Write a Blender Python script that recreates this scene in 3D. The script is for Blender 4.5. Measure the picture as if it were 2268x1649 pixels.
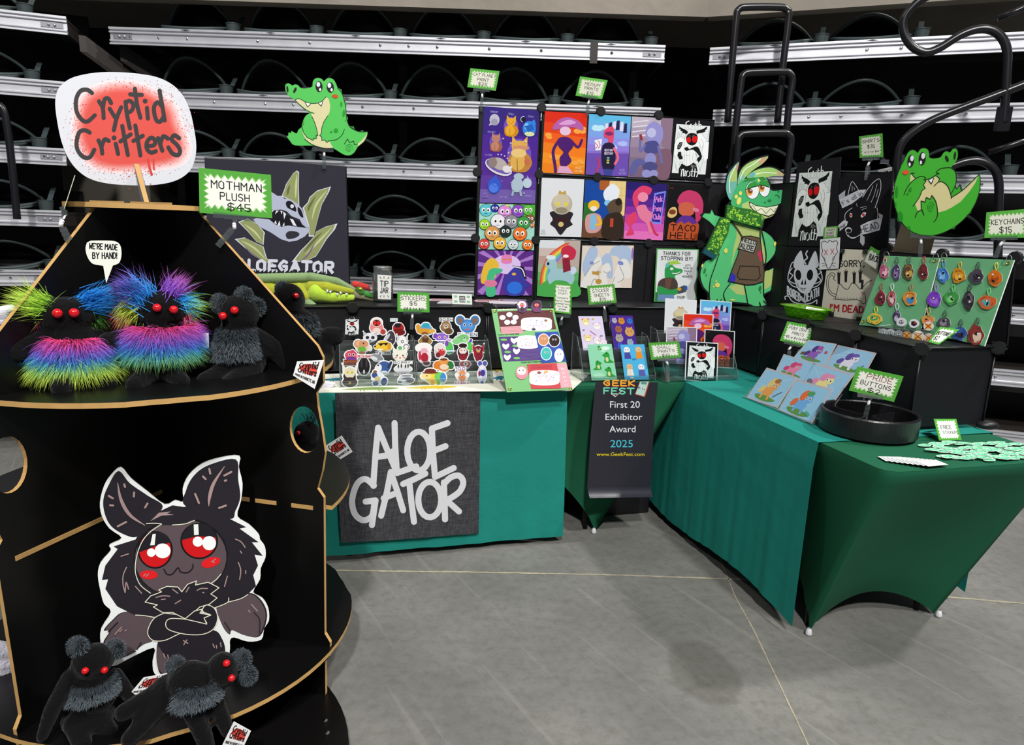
import bpy, bmesh, math, random
from mathutils import Vector as V, Matrix
random.seed(7)
SC = bpy.context.scene
for o in list(bpy.data.objects): bpy.data.objects.remove(o)
# ---------------------------------------------------------------- camera
H = 1.48; FPX = 1500.0; PW, PH = 2268, 1649
PITCH = math.atan(319/FPX); ROLL = 0.0335
_fw = V((0, math.cos(PITCH), -math.sin(PITCH))); _r0 = V((1, 0, 0)); _u0 = V((0, math.sin(PITCH), math.cos(PITCH)))
_c, _s = math.cos(ROLL), math.sin(ROLL)
RT = _c*_r0 + _s*_u0; UP = -_s*_r0 + _c*_u0; FW = _fw
EYE = V((0, 0, H))
cam = bpy.data.cameras.new('camera'); co = bpy.data.objects.new('camera', cam); SC.collection.objects.link(co)
cam.sensor_width = 36; cam.lens = 36*FPX/PW; cam.clip_start = .02
co.matrix_world = Matrix(((RT.x, UP.x, -FW.x, 0), (RT.y, UP.y, -FW.y, 0), (RT.z, UP.z, -FW.z, H), (0, 0, 0, 1)))
SC.camera = co
SC.view_settings.view_transform = 'Standard'; SC.view_settings.look = 'None'
SC.view_settings.exposure = 0.6; SC.view_settings.gamma = 1.0; SC.view_settings.use_curve_mapping = False
# ---------------------------------------------------------------- light: dim hall plus high arena lamps
wd = bpy.data.worlds.new('hall'); SC.world = wd; wd.use_nodes = True
wd.node_tree.nodes['Background'].inputs[0].default_value = (.80, .88, 1, 1)
wd.node_tree.nodes['Background'].inputs[1].default_value = 0.06
def lamp(name, loc, tgt, power, size, col=(1, .98, .95)):
    l = bpy.data.lights.new(name, 'AREA'); l.shape = 'DISK'; l.size = size; l.energy = power; l.color = col
    o = bpy.data.objects.new(name, l); SC.collection.objects.link(o); o.location = loc
    o.rotation_euler = (V(tgt)-V(loc)).to_track_quat('-Z', 'Y').to_euler()
lamp('arena_lamp', (.2, -6.0, 9.0), (0, 3, .6), 640, .7)
lamp('arena_lamp', (3.5, -3.5, 10.0), (.5, 3, .6), 420, .7)
lamp('arena_lamp', (7.5, 2.5, 10.0), (.6, 2.8, .5), 430, .6)
lamp('arena_lamp', (-7.0, 1.0, 10.0), (-.5, 2.8, .5), 90, .6)
# ---------------------------------------------------------------- booth frame
O2 = V((.863, 3.2285)); ANG = math.radians(15)
E1 = V((math.cos(ANG), math.sin(ANG), 0)); E2 = V((-math.sin(ANG), math.cos(ANG), 0)); EZ = V((0, 0, 1))
ZT, ZC = .77, 1.1
def bp(s, t, z=0): return V((O2.x, O2.y, 0)) + s*E1 + t*E2 + V((0, 0, z))
def st(p): d = V((p.x-O2.x, p.y-O2.y, 0)); return d.dot(E1), d.dot(E2)
def ray(x, y): return (x-PW/2)/FPX*RT - (y-PH/2)/FPX*UP + FW
class Pl:
    def __init__(s, p, n):
        s.p = V(p); s.n = V(n).normalized()
        if s.n.dot(EYE-s.p) < 0: s.n = -s.n
    def hit(s, x, y):
        d = ray(x, y); return EYE + d*((s.p-EYE).dot(s.n)/d.dot(s.n))
    def off(s, d): return Pl(s.p+s.n*d, s.n)
def PT(t): return Pl(bp(0, t), E2)
def PS(s): return Pl(bp(s, 0), E1)
def PZ(z): return Pl((0, 0, z), EZ)
def onz(x, y, z): return PZ(z).hit(x, y)
def fc(p, lean=0):
    n = V((EYE.x-p.x, EYE.y-p.y, 0)).normalized()
    return Pl(p, n*math.cos(lean)+EZ*math.sin(lean))
def vthru(a, b, lean=0):
    d = (b-a); d.z = 0; n = V((d.y, -d.x, 0)).normalized()
    if n.dot(EYE-a) < 0: n = -n
    return Pl(a, n*math.cos(lean)+EZ*math.sin(lean))
# ---------------------------------------------------------------- colour, materials
def lin(c): return c/12.92 if c <= .04045 else ((c+.055)/1.055)**2.4
def hx(h):
    h = h.lstrip('#'); return tuple(lin(int(h[i:i+2], 16)/255) for i in (0, 2, 4))+(1.0,)
MATS = {}
def mat(name, col, rough=.6, metal=0, spec=.5, noise=0, nscale=20, bump=0, bscale=60, alpha=1, sheen=0, coat=0, attr=False, bdist=.01):
    if name in MATS: return MATS[name]
    m = bpy.data.materials.new(name); m.use_nodes = True; MATS[name] = m
    nt = m.node_tree; b = nt.nodes['Principled BSDF']; N = nt.nodes.new; L = nt.links.new
    c = hx(col) if isinstance(col, str) else col
    b.inputs['Base Color'].default_value = c; b.inputs['Roughness'].default_value = rough
    b.inputs['Metallic'].default_value = metal; b.inputs['Specular IOR Level'].default_value = spec
    b.inputs['Sheen Weight'].default_value = sheen; b.inputs['Coat Weight'].default_value = coat
    tc = N('ShaderNodeTexCoord')
    if attr:
        a = N('ShaderNodeAttribute'); a.attribute_name = 'Col'; L(a.outputs['Color'], b.inputs['Base Color'])
    elif noise:
        n = N('ShaderNodeTexNoise'); n.inputs['Scale'].default_value = nscale; n.inputs['Detail'].default_value = 6
        L(tc.outputs['Object'], n.inputs['Vector'])
        mx = N('ShaderNodeMix'); mx.data_type = 'RGBA'
        mx.inputs[6].default_value = tuple(max(0, v*(1-noise)) for v in c[:3])+(1,)
        mx.inputs[7].default_value = tuple(min(1, v*(1+noise)) for v in c[:3])+(1,)
        L(n.outputs['Fac'], mx.inputs[0]); L(mx.outputs[2], b.inputs['Base Color'])
    if bump:
        n2 = N('ShaderNodeTexNoise'); n2.inputs['Scale'].default_value = bscale; n2.inputs['Detail'].default_value = 4
        L(tc.outputs['Object'], n2.inputs['Vector'])
        bm_ = N('ShaderNodeBump'); bm_.inputs['Strength'].default_value = bump; bm_.inputs['Distance'].default_value = bdist
        L(n2.outputs['Fac'], bm_.inputs['Height']); L(bm_.outputs['Normal'], b.inputs['Normal'])
    return m
def clear(name, tint='ffffff', refl=.12, dens=.0):
    if name in MATS: return MATS[name]
    m = bpy.data.materials.new(name); m.use_nodes = True; MATS[name] = m
    nt = m.node_tree; nt.nodes.clear(); N = nt.nodes.new; L = nt.links.new
    out = N('ShaderNodeOutputMaterial'); t = N('ShaderNodeBsdfTransparent'); t.inputs[0].default_value = hx(tint)
    g = N('ShaderNodeBsdfGlossy'); g.inputs['Roughness'].default_value = .08
    d = N('ShaderNodeBsdfDiffuse'); d.inputs[0].default_value = hx(tint)
    lw = N('ShaderNodeLayerWeight'); lw.inputs[0].default_value = .35
    mp = N('ShaderNodeMath'); mp.operation = 'MULTIPLY_ADD'; mp.inputs[1].default_value = .38; mp.inputs[2].default_value = refl
    L(lw.outputs['Facing'], mp.inputs[0])
    m1 = N('ShaderNodeMixShader'); L(mp.outputs[0], m1.inputs[0]); L(t.outputs[0], m1.inputs[1]); L(g.outputs[0], m1.inputs[2])
    m2 = N('ShaderNodeMixShader'); m2.inputs[0].default_value = dens; L(m1.outputs[0], m2.inputs[1]); L(d.outputs[0], m2.inputs[2])
    L(m2.outputs[0], out.inputs[0]); return m
INK = mat('printed_paper', 'ffffff', .55, spec=.3, attr=True)
GLOSS = mat('glossy_print', 'ffffff', .25, spec=.5, attr=True)
CLOTHP = mat('printed_cloth', 'ffffff', .92, spec=.15, attr=True, bump=.08, bscale=400)
FURM = mat('plush_fur', 'ffffff', .85, spec=.2, attr=True)
BLK = mat('black_plastic', '1b1b1e', .42, spec=.4, noise=.15, nscale=8)
PANEL = mat('black_panel', '121216', .5, spec=.35, noise=.2, nscale=5, bump=.03, bscale=300)
WIRE = mat('black_wire', '131314', .35, spec=.5)
ALU = mat('aluminium_extrusion', 'd6d6dc', .42, metal=.55, noise=.12, nscale=14)
STEELD = mat('dark_steel', '2a2422', .6, noise=.4, nscale=6)
SEATM = mat('seat_plastic', '0b0c0e', .45, spec=.3, noise=.2)
SEATR = mat('seat_rim_plastic', '3b4546', .5, spec=.35, noise=.15)
TUBE = mat('black_powder_coat', '15151a', .3, spec=.6, noise=.15, nscale=30)
LAM = mat('black_laminate', '0b0a0a', .33, spec=.35, noise=.15, nscale=4)
PLY = mat('raw_plywood_edge', 'c69c5e', .7, noise=.2, nscale=25)
SPAN = mat('green_spandex', '1a5d41', .7, spec=.2, noise=.06, nscale=5, bump=.04, bscale=600)
TEAL = mat('teal_tablecloth', '1b8478', .8, spec=.2, noise=.08, nscale=4, bump=.22, bscale=3.2, bdist=.06)
WHITE = mat('white_plastic', 'e9e9ea', .4)
FOOT = mat('white_foot_tape', 'd8d8dc', .6)
BRASS = mat('brass', 'c9a24a', .3, metal=.9)
CHROME = mat('chrome', 'd5d5d5', .15, metal=1)
CLR = clear('clear_plastic', 'f4f8f8', .12, .02)
ACR = clear('acrylic', 'f2f6f6', .05, .015)
ACE = clear('acrylic_edge', 'e4eaea', .18, .10)
VEL = mat('black_velvet', '08080a', .92, spec=.12, sheen=.1, noise=.35, nscale=22, bump=.5, bscale=90)
# ---------------------------------------------------------------- object helpers
def link(o, parent=None):
    SC.collection.objects.link(o)
    if parent is not None: o.parent = parent
    return o
def tag(o, label=None, cat=None, group=None, kind=None):
    if label: o['label'] = label
    if cat: o['category'] = cat
    if group: o['group'] = group
    if kind: o['kind'] = kind
    return o
def thing(name, loc, label, cat, group=None, rz=0):
    o = bpy.data.objects.new(name, None); o.empty_display_size = .05; o.location = loc; o.rotation_euler = (0, 0, rz)
    return tag(link(o), label, cat, group)
class MB:
    """mesh builder in world (or parent-local) coordinates"""
    def __init__(s): s.v = []; s.f = []; s.mi = []; s.c = []; s.col = (1, 1, 1, 1); s.m = 0
    def add(s, vs, fs):
        b = len(s.v); s.v += [V(p) for p in vs]
        for f in fs: s.f.append([b+i for i in f]); s.mi.append(s.m); s.c.append(s.col)
        return b
    def box(s, c, sz, rot=None):
        c = V(c); hx_, hy, hz = sz[0]/2, sz[1]/2, sz[2]/2
        vs = [V((x, y, z)) for z in (-hz, hz) for x, y in ((-hx_, -hy), (hx_, -hy), (hx_, hy), (-hx_, hy))]
        if rot is not None: vs = [rot @ p for p in vs]
        s.add([c+p for p in vs], [(0, 3, 2, 1), (4, 5, 6, 7), (0, 1, 5, 4), (1, 2, 6, 5), (2, 3, 7, 6), (3, 0, 4, 7)])
    def obox(s, o, a, b, c):
        o, a, b, c = V(o), V(a), V(b), V(c)
        vs = [o, o+a, o+a+b, o+b, o+c, o+a+c, o+a+b+c, o+b+c]
        s.add(vs, [(0, 3, 2, 1), (4, 5, 6, 7), (0, 1, 5, 4), (1, 2, 6, 5), (2, 3, 7, 6), (3, 0, 4, 7)])
    def tube(s, pts, r, n=10, closed=False, r1=None, cap=True):
        pts = [V(p) for p in pts]; k = len(pts); rings = []; up = None
        for i, p in enumerate(pts):
            if closed: d = pts[(i+1) % k]-pts[i-1]
            else: d = pts[min(i+1, k-1)]-pts[max(i-1, 0)]
            d.normalize()
            if up is None: up = V((0, 0, 1)) if abs(d.z) < .9 else V((1, 0, 0))
            a = d.cross(up)
            if a.length < 1e-4: a = d.orthogonal()
            a.normalize(); b = a.cross(d); up = b
            rr = r if r1 is None else r+(r1-r)*i/(k-1)
            rings.append([p+a*math.cos(q)*rr+b*math.sin(q)*rr for q in [2*math.pi*j/n for j in range(n)]])
        vs = [p for R_ in rings for p in R_]; fs = []
        for i in range(k if closed else k-1):
            i2 = (i+1) % k
            for j in range(n): fs.append((i*n+j, i*n+(j+1) % n, i2*n+(j+1) % n, i2*n+j))
        if not closed and cap: fs += [tuple(range(n))[::-1], tuple((k-1)*n+j for j in range(n))]
        s.add(vs, fs)
    def cyl(s, a, b, r, n=16, r1=None): s.tube([a, b], r, n, r1=r if r1 is None else r1)
    def lathe(s, prof, c=(0, 0, 0), n=28):
        c = V(c); k = len(prof)
        vs = [c+V((r*math.cos(2*math.pi*j/n), r*math.sin(2*math.pi*j/n), z)) for r, z in prof for j in range(n)]
        s.add(vs, [(i*n+j, i*n+(j+1) % n, (i+1)*n+(j+1) % n, (i+1)*n+j) for i in range(k-1) for j in range(n)])
    def sph(s, c, r, n=12, m=8, rot=None):
        c = V(c); r = V(r) if hasattr(r, '__len__') else V((r, r, r)); vs = []
        for i in range(m+1):
            a = math.pi*i/m
            for j in range(n):
                q = 2*math.pi*j/n; p = V((math.sin(a)*math.cos(q)*r.x, math.sin(a)*math.sin(q)*r.y, math.cos(a)*r.z))
                if rot is not None: p = rot @ p
                vs.append(c+p)
        s.add(vs, [(i*n+j, (i+1)*n+j, (i+1)*n+(j+1) % n, i*n+(j+1) % n) for i in range(m) for j in range(n)])
    def grid(s, fn, nu, nv):
        s.add([fn(u/nu, v/nv) for v in range(nv+1) for u in range(nu+1)],
              [(j*(nu+1)+i, j*(nu+1)+i+1, (j+1)*(nu+1)+i+1, (j+1)*(nu+1)+i) for j in range(nv) for i in range(nu)])
    def slab(s, outer, holes, toP, d, mside=1):
        """flat board with holes: 2-D loops, toP(u,v)->3-D, d = thickness vector; edges get material mside"""
        bm = bmesh.new(); loops = [outer]+holes
        for lp in loops:
            vs = [bm.verts.new((u, w, 0)) for u, w in lp]
            for i in range(len(vs)): bm.edges.new((vs[i-1], vs[i]))
        bmesh.ops.triangle_fill(bm, use_beauty=True, edges=bm.edges[:])
        bm.verts.index_update(); vs = [toP(v.co.x, v.co.y) for v in bm.verts]; fs = [[v.index for v in f.verts] for f in bm.faces]; bm.free()
        m0 = s.m; s.add(vs, fs); s.add([p+d for p in vs], [f[::-1] for f in fs]); s.m = mside
        for lp in loops:
            P = [toP(u, w) for u, w in lp]; n = len(P)
            s.add(P+[p+d for p in P], [(i, (i+1) % n, n+(i+1) % n, n+i) for i in range(n)])
        s.m = m0
    def build(s, name, mats, parent=None, loc=None, smooth=False, bevel=0, sub=0):
        if not isinstance(mats, (list, tuple)): mats = [mats]
        if loc is None:
            if parent is None and s.v:
                xs = [p.x for p in s.v]; ys = [p.y for p in s.v]
                loc = V(((min(xs)+max(xs))/2, (min(ys)+max(ys))/2, min(p.z for p in s.v)))
            else: loc = V((0, 0, 0))
        loc = V(loc); base = V((0, 0, 0)); M = None
        if parent is not None and parent.get('_w') is not None: base = V(parent['_w'])
        me = bpy.data.meshes.new(name); me.from_pydata([p-loc-base for p in s.v], [], s.f)
        for m in mats: me.materials.append(m)
        me.polygons.foreach_set('material_index', s.mi)
        if smooth: me.polygons.foreach_set('use_smooth', [True]*len(s.f))
        ca = me.color_attributes.new('Col', 'FLOAT_COLOR', 'CORNER'); buf = []
        for f, c in zip(s.f, s.c): buf += list(c)*len(f)
        ca.data.foreach_set('color', buf); me.update()
        o = bpy.data.objects.new(name, me); link(o, parent); o.location = loc
        if bevel:
            b = o.modifiers.new('bevel', 'BEVEL'); b.width = bevel; b.segments = 2; b.limit_method = 'ANGLE'
        if sub:
            b = o.modifiers.new('sub', 'SUBSURF'); b.levels = sub; b.render_levels = sub
        return o
def wthing(name, loc, label, cat, group=None):
    """thing whose parts are built in world coordinates"""
    o = thing(name, loc, label, cat, group); o['_w'] = [loc[0], loc[1], loc[2]]; return o
def sub_w(parent):
    return parent
def blobs(name, balls, m, parent=None, voxel=.006, smooth=6):
    """one continuous soft body from overlapping ellipsoids / capsules"""
    mb = MB()
    for b in balls:
        if len(b) < 4: mb.sph(b[0], b[1], 16, 10, b[2] if len(b) > 2 else None)
        else:
            a, c, r0, r1 = b; n = max(7, int((c-a).length/(min(r0, r1)*.45)))
            for i in range(n+1): mb.sph(a.lerp(c, i/n), r0+(r1-r0)*i/n, 12, 8)
    o = mb.build(name, m, parent, smooth=True)
    r = o.modifiers.new('skin', 'REMESH'); r.mode = 'VOXEL'; r.voxel_size = voxel; r.use_smooth_shade = True
    q = o.modifiers.new('soft', 'SMOOTH'); q.iterations = smooth; q.factor = .5
    return o
def copy_tree(o, parent=None):
    c = o.copy(); SC.collection.objects.link(c)
    if parent is not None: c.parent = parent
    for ch in list(o.children): copy_tree(ch, c)
    return c
def crom(pts, closed=True, n=6):
    out = []; k = len(pts)
    for i in range(k if closed else k-1):
        if closed: p0, p1, p2, p3 = pts[i-1], pts[i], pts[(i+1) % k], pts[(i+2) % k]
        else: p0, p1, p2, p3 = pts[max(i-1, 0)], pts[i], pts[i+1], pts[min(i+2, k-1)]
        for j in range(n):
            t = j/n
            out.append(tuple(.5*(2*b+(c-a)*t+(2*a-5*b+4*c-d)*t*t+(3*b-a-3*c+d)*t**3) for a, b, c, d in zip(p0, p1, p2, p3)))
    if not closed: out.append(tuple(pts[-1]))
    return out
ORD = ['first', 'second', 'third', 'fourth', 'fifth', 'sixth', 'seventh', 'eighth', 'ninth', 'tenth', 'eleventh', 'twelfth']
# ================================================================ flat artwork engine
GLY = {}
for ln in '''A 6 023a62 1555|B 5 020a3a494737 06374 |C 5 ~593a18061432 53|D 5 020a2a4957544322 02|E 5 5a0a0252 0646|F 5 5a0a02 0646|G 6 ~593a18061432 53 535636
H 5 020a 525a 0656|I 0 020a|J 4 4a44321 204|K 5 020a 5a0652|L 4 0a0242|M 6 020a366a62|N 5 020a525a|O 6 ~3a190804133253555849|P 5 020a4a59574606|Q 6 ~3a190804133253555849 4462
R 5 020a4a59574606 2652|S 5 ~592a0816465432 03|T 6 0a6a 3a32|U 5 0a04124 2545a|V 6 0a326a|W 6 0a1237526a|X 5 0a52 5a02|Y 6 0a366a 3632|Z 5 0a5a0252
0 5 ~2a08042244482a|1 2 082a22|2 5 081a3a48460252|3 4 091a3a4847264543321203|4 4 3a0555 3a32|5 4 4a0a063645433203|6 4 3a160312324345364515|7 4 0a4a12|8 4 2a0826482a 2604224426|9 4 4a2a0826474a42
$ 5 ~592a0816465432 03 3b31|! 1 0a05 0302|' 1 0a08|. 1 0203|, 1 1301|? 4 081a3a484735 3332|& 5 52182a3804122255|- 4 1646|: 1 0302 0706
a 4 46271604132244 4742|b 4 0a02 062746432203|c 4 462705032243|d 4 4a42 462705032243|e 4 0545462705032243|f 4 3a2a1912 0737|g 4 47413000 462705032243|h 4 0a02 05274642|i 0 0702 0a09|k 4 0a02 470442|l 0 0a02
m 6 0702 06273632 36576662|n 4 0702 06274642|o 4 ~27050322434527|p 4 0700 062746432203|r 3 0702 052747|s 4 46270634432203|t 4 2a2332 0747|u 4 0704123245 4742|v 4 072247|w 6 0712355267|x 4 0742 4702|y 4 0722 4700|z 4 07470242'''.replace('\n', '|').split('|'):
    p = ln.split(' '); k = p[0]; w = int(p[1]); body = ' '.join(p[2:]); sts = []
    for q in body.replace(' ', '_').split('_'): sts.append(q)
    # rejoin accidental splits: a stroke token always has an even number of digits and starts a new stroke when complete
    fixed = []
    for q in sts:
        if not q: continue
        if fixed and len(fixed[-1].strip('~')) % 2: fixed[-1] += q
        else: fixed.append(q)
    GLY[k] = (w, [([(int(t[i], 16), int(t[i+1], 16)-2) for i in range(0, len(t)//2*2, 2)], q[0] == '~') for q in fixed for t in [q.strip('~')]])
GLY['C'] = (5, [([(5, 7), (3, 8), (1, 6), (0, 4), (1, 2), (3, 0), (5, 1)], True)])
GLY['G'] = (6, [([(5, 7), (3, 8), (1, 6), (0, 4), (1, 2), (3, 0), (5, 1), (5, 4), (3, 4)], False)])
GLY['S'] = (5, [([(5, 7), (2, 8), (0, 6), (1, 4.6), (4, 3.6), (5, 2), (3, 0), (0, 1)], True)])
GLY['B'] = (5, [([(0, 0), (0, 8), (3, 8), (4, 7), (4, 5), (3, 4), (0, 4)], False), ([(3, 4), (5, 3), (5, 1), (3, 0), (0, 0)], False)])
GLY['J'] = (4, [([(4, 8), (4, 2), (3, 0), (1, 0), (0, 2)], False)])
GLY['$'] = (5, [(GLY['S'][1][0][0], True), ([(2.5, 9), (2.5, -1)], False)])
from mathutils.geometry import tessellate_polygon
def tris(pts):
    if len(pts) < 5: return [list(range(len(pts)))]
    return [list(t) for t in tessellate_polygon([[V((x, y, 0)) for x, y in pts]])]
class Art:
    def __init__(s, plane, T=None, eps=.00005):
        s.pl = plane; s.T = T; s.lay = 1; s.eps = eps; s.mb = MB()
    def h(s, x, y):
        if s.T: x, y = s.T(x, y)
        return s.pl.hit(x, y) + s.pl.n*s.lay*s.eps
    def base(s, pts, th=.004, col='ffffff', edge=None):
        pts = list(pts); f = [s.pl.hit(*(s.T(*p) if s.T else p)) for p in pts]; n = len(f); b = [p-s.pl.n*th for p in f]
        s.mb.col = hx(col); T_ = tris(pts); s.mb.add(f, T_); s.mb.col = hx(edge or col)
        s.mb.add(b, [t[::-1] for t in T_]); s.mb.add(f+b, [(i, (i+1) % n, n+(i+1) % n, n+i) for i in range(n)])
    def poly(s, col, pts, sm=False):
        if sm: pts = crom(pts, True, 5)
        s.mb.col = hx(col); s.mb.add([s.h(*p) for p in pts], tris(pts)); s.lay += 1
    def ell(s, col, cx, cy, rx, ry=None, rot=0, n=20):
        ry = ry or rx; c, q = math.cos(rot), math.sin(rot)
        s.poly(col, [(cx+rx*math.cos(a)*c-ry*math.sin(a)*q, cy+rx*math.cos(a)*q+ry*math.sin(a)*c) for a in [2*math.pi*i/n for i in range(n)]])
    def _str(s, pts, w, nib=None, n=7, taper=False):
        k = len(pts); L0 = s.lay; n = 16 if w > 20 else n
        for i in range(k-1):
            s.q = (getattr(s, 'q', 0)+1) % 7; s.lay = L0+.11*s.q
            (x0, y0), (x1, y1) = pts[i], pts[i+1]; d = math.hypot(x1-x0, y1-y0)
            if d < 1e-6: continue
            if nib: ax, ay = nib[0]*w/2, nib[1]*w/2; bx, by = ax, ay
            else:
                w0 = w1 = w/2
                if taper: w0 *= math.sin(math.pi*max(.06, i/(k-1))*.97+.05) ; w1 *= math.sin(math.pi*min(.94, (i+1)/(k-1))*.97+.05)
                nx, ny = -(y1-y0)/d, (x1-x0)/d; ax, ay, bx, by = nx*w0, ny*w0, nx*w1, ny*w1
            s.mb.add([s.h(x0+ax, y0+ay), s.h(x0-ax, y0-ay), s.h(x1-bx, y1-by), s.h(x1+bx, y1+by)], [(0, 1, 2, 3)])
        if not nib and not taper:
            for x, y in (pts[:-1] if pts[0] == pts[-1] else pts):
                s.q = (s.q+1) % 7 if hasattr(s, 'q') else 0; s.lay = L0+.8+.11*s.q
                s.mb.add([s.h(x+w/2*math.cos(2*math.pi*j/n), y+w/2*math.sin(2*math.pi*j/n)) for j in range(n)], [list(range(n))])
        s.lay = L0
    def line(s, col, w, pts, sm=False, closed=False, nib=None, taper=False):
        pts = list(pts)
        if sm: pts = crom(pts, closed, 5)
        if closed: pts = pts+[pts[0]]
        s.mb.col = hx(col); s._str(pts, w, nib, taper=taper); s.lay += 2
    def lines(s, col, w, many, sm=True, taper=False):
        s.mb.col = hx(col)
        for p in many: s._str(crom(p, False, 4) if sm else p, w, taper=taper)
        s.lay += 2
    def text(s, col, txt, x0, y0, x1, y1, hgt, w=None, nib=None, up=None):
        """hand lettering fitted between two baseline ends; hgt = cap height"""
        tot = sum((GLY[c][0]+2.2) if c in GLY else 4 for c in txt)-2.2
        dx, dy = x1-x0, y1-y0; L_ = math.hypot(dx, dy); ux, uy = dx/tot, dy/tot
        if up: vx, vy = up[0]*hgt/8, up[1]*hgt/8
        else: vx, vy = dy/L_*hgt/8, -dx/L_*hgt/8
        w = w or hgt*.14; s.mb.col = hx(col); q = 0
        for c in txt:
            if c not in GLY: q += 4; continue
            gw, sts = GLY[c]
            for pts, sm in sts:
                pp = [(x0+ux*(q+a)+vx*b, y0+uy*(q+a)+vy*b) for a, b in pts]
                if len(pp) == 1: pp = pp*2
                s._str(crom(pp, False, 3) if sm else pp, w, nib, n=6)
            q += gw+2.2
        s.lay += 2
    def build(s, name, parent=None, m=INK, extra=None):
        return s.mb.build(name, [m]+(extra or []), parent)
def zt(x0, y0, k): return lambda x, y: (x0+x/k, y0+y/k)
def quadT(q, w=1., h=1., T=None):
    if T: q = [T(*p) for p in q]
    (ax, ay), (bx, by), (cx, cy), (dx, dy) = q
    def f(x, y):
        u, v = x/w, y/h
        return ((ax*(1-u)+bx*u)*(1-v)+(dx*(1-u)+cx*u)*v, (ay*(1-u)+by*u)*(1-v)+(dy*(1-u)+cy*u)*v)
    return f
def builtin_text(a, col, txt, cx, y, hgt, width=None):
    """type in Blender's own built-in face, filled outlines, centred on cx with baseline y"""
    cu = bpy.data.curves.new('type', 'FONT'); cu.body = txt; cu.align_x = 'CENTER'; cu.size = 1
    o = bpy.data.objects.new('type', cu); SC.collection.objects.link(o)
    dg = bpy.context.evaluated_depsgraph_get(); me = o.evaluated_get(dg).to_mesh()
    xs = [v.co.x for v in me.vertices]; sc = hgt/.73; sx = sc if not width else width/(max(xs)-min(xs))
    mx = (max(xs)+min(xs))/2
    a.mb.col = hx(col); a.mb.add([a.h(cx+(v.co.x-mx)*sx, y-v.co.y*sc) for v in me.vertices], [list(p.vertices) for p in me.polygons]); a.lay += 1
    o.evaluated_get(dg).to_mesh_clear(); SC.collection.objects.unlink(o); bpy.data.objects.remove(o); bpy.data.curves.remove(cu)

class Rec:
    """records the outline pieces of a drawing so that a die-cut border can follow them"""
    def __init__(s, g): s.g = g; s.T = None; s.out = []; s.lay = 0
    def ell(s, c, cx, cy, rx, ry=None, rot=0, n=16):
        ry = ry or rx; k, q = math.cos(rot), math.sin(rot); rx, ry = rx+s.g, ry+s.g
        s.out.append([(cx+rx*math.cos(a)*k-ry*math.sin(a)*q, cy+rx*math.cos(a)*q+ry*math.sin(a)*k) for a in [2*math.pi*i/16 for i in range(16)]])
    def poly(s, c, pts, sm=False):
        cx = sum(p[0] for p in pts)/len(pts); cy = sum(p[1] for p in pts)/len(pts)
        for x, y in pts: s.ell(c, x, y, .01)
        s.out.append([(cx+(x-cx)*1.12, cy+(y-cy)*1.12) for x, y in pts])
    def line(s, c, w, pts, *a, **k):
        for x, y in pts: s.ell(c, x, y, w/2)
    def lines(s, c, w, many, *a, **k): pass
    def text(s, c, t, x0, y0, x1, y1, h, *a, **k):
        g = s.g*.8; s.out.append([(x0-g, y0-h-g), (x1+g, y1-h-g), (x1+g, y1+g), (x0-g, y0+g)])
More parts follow.
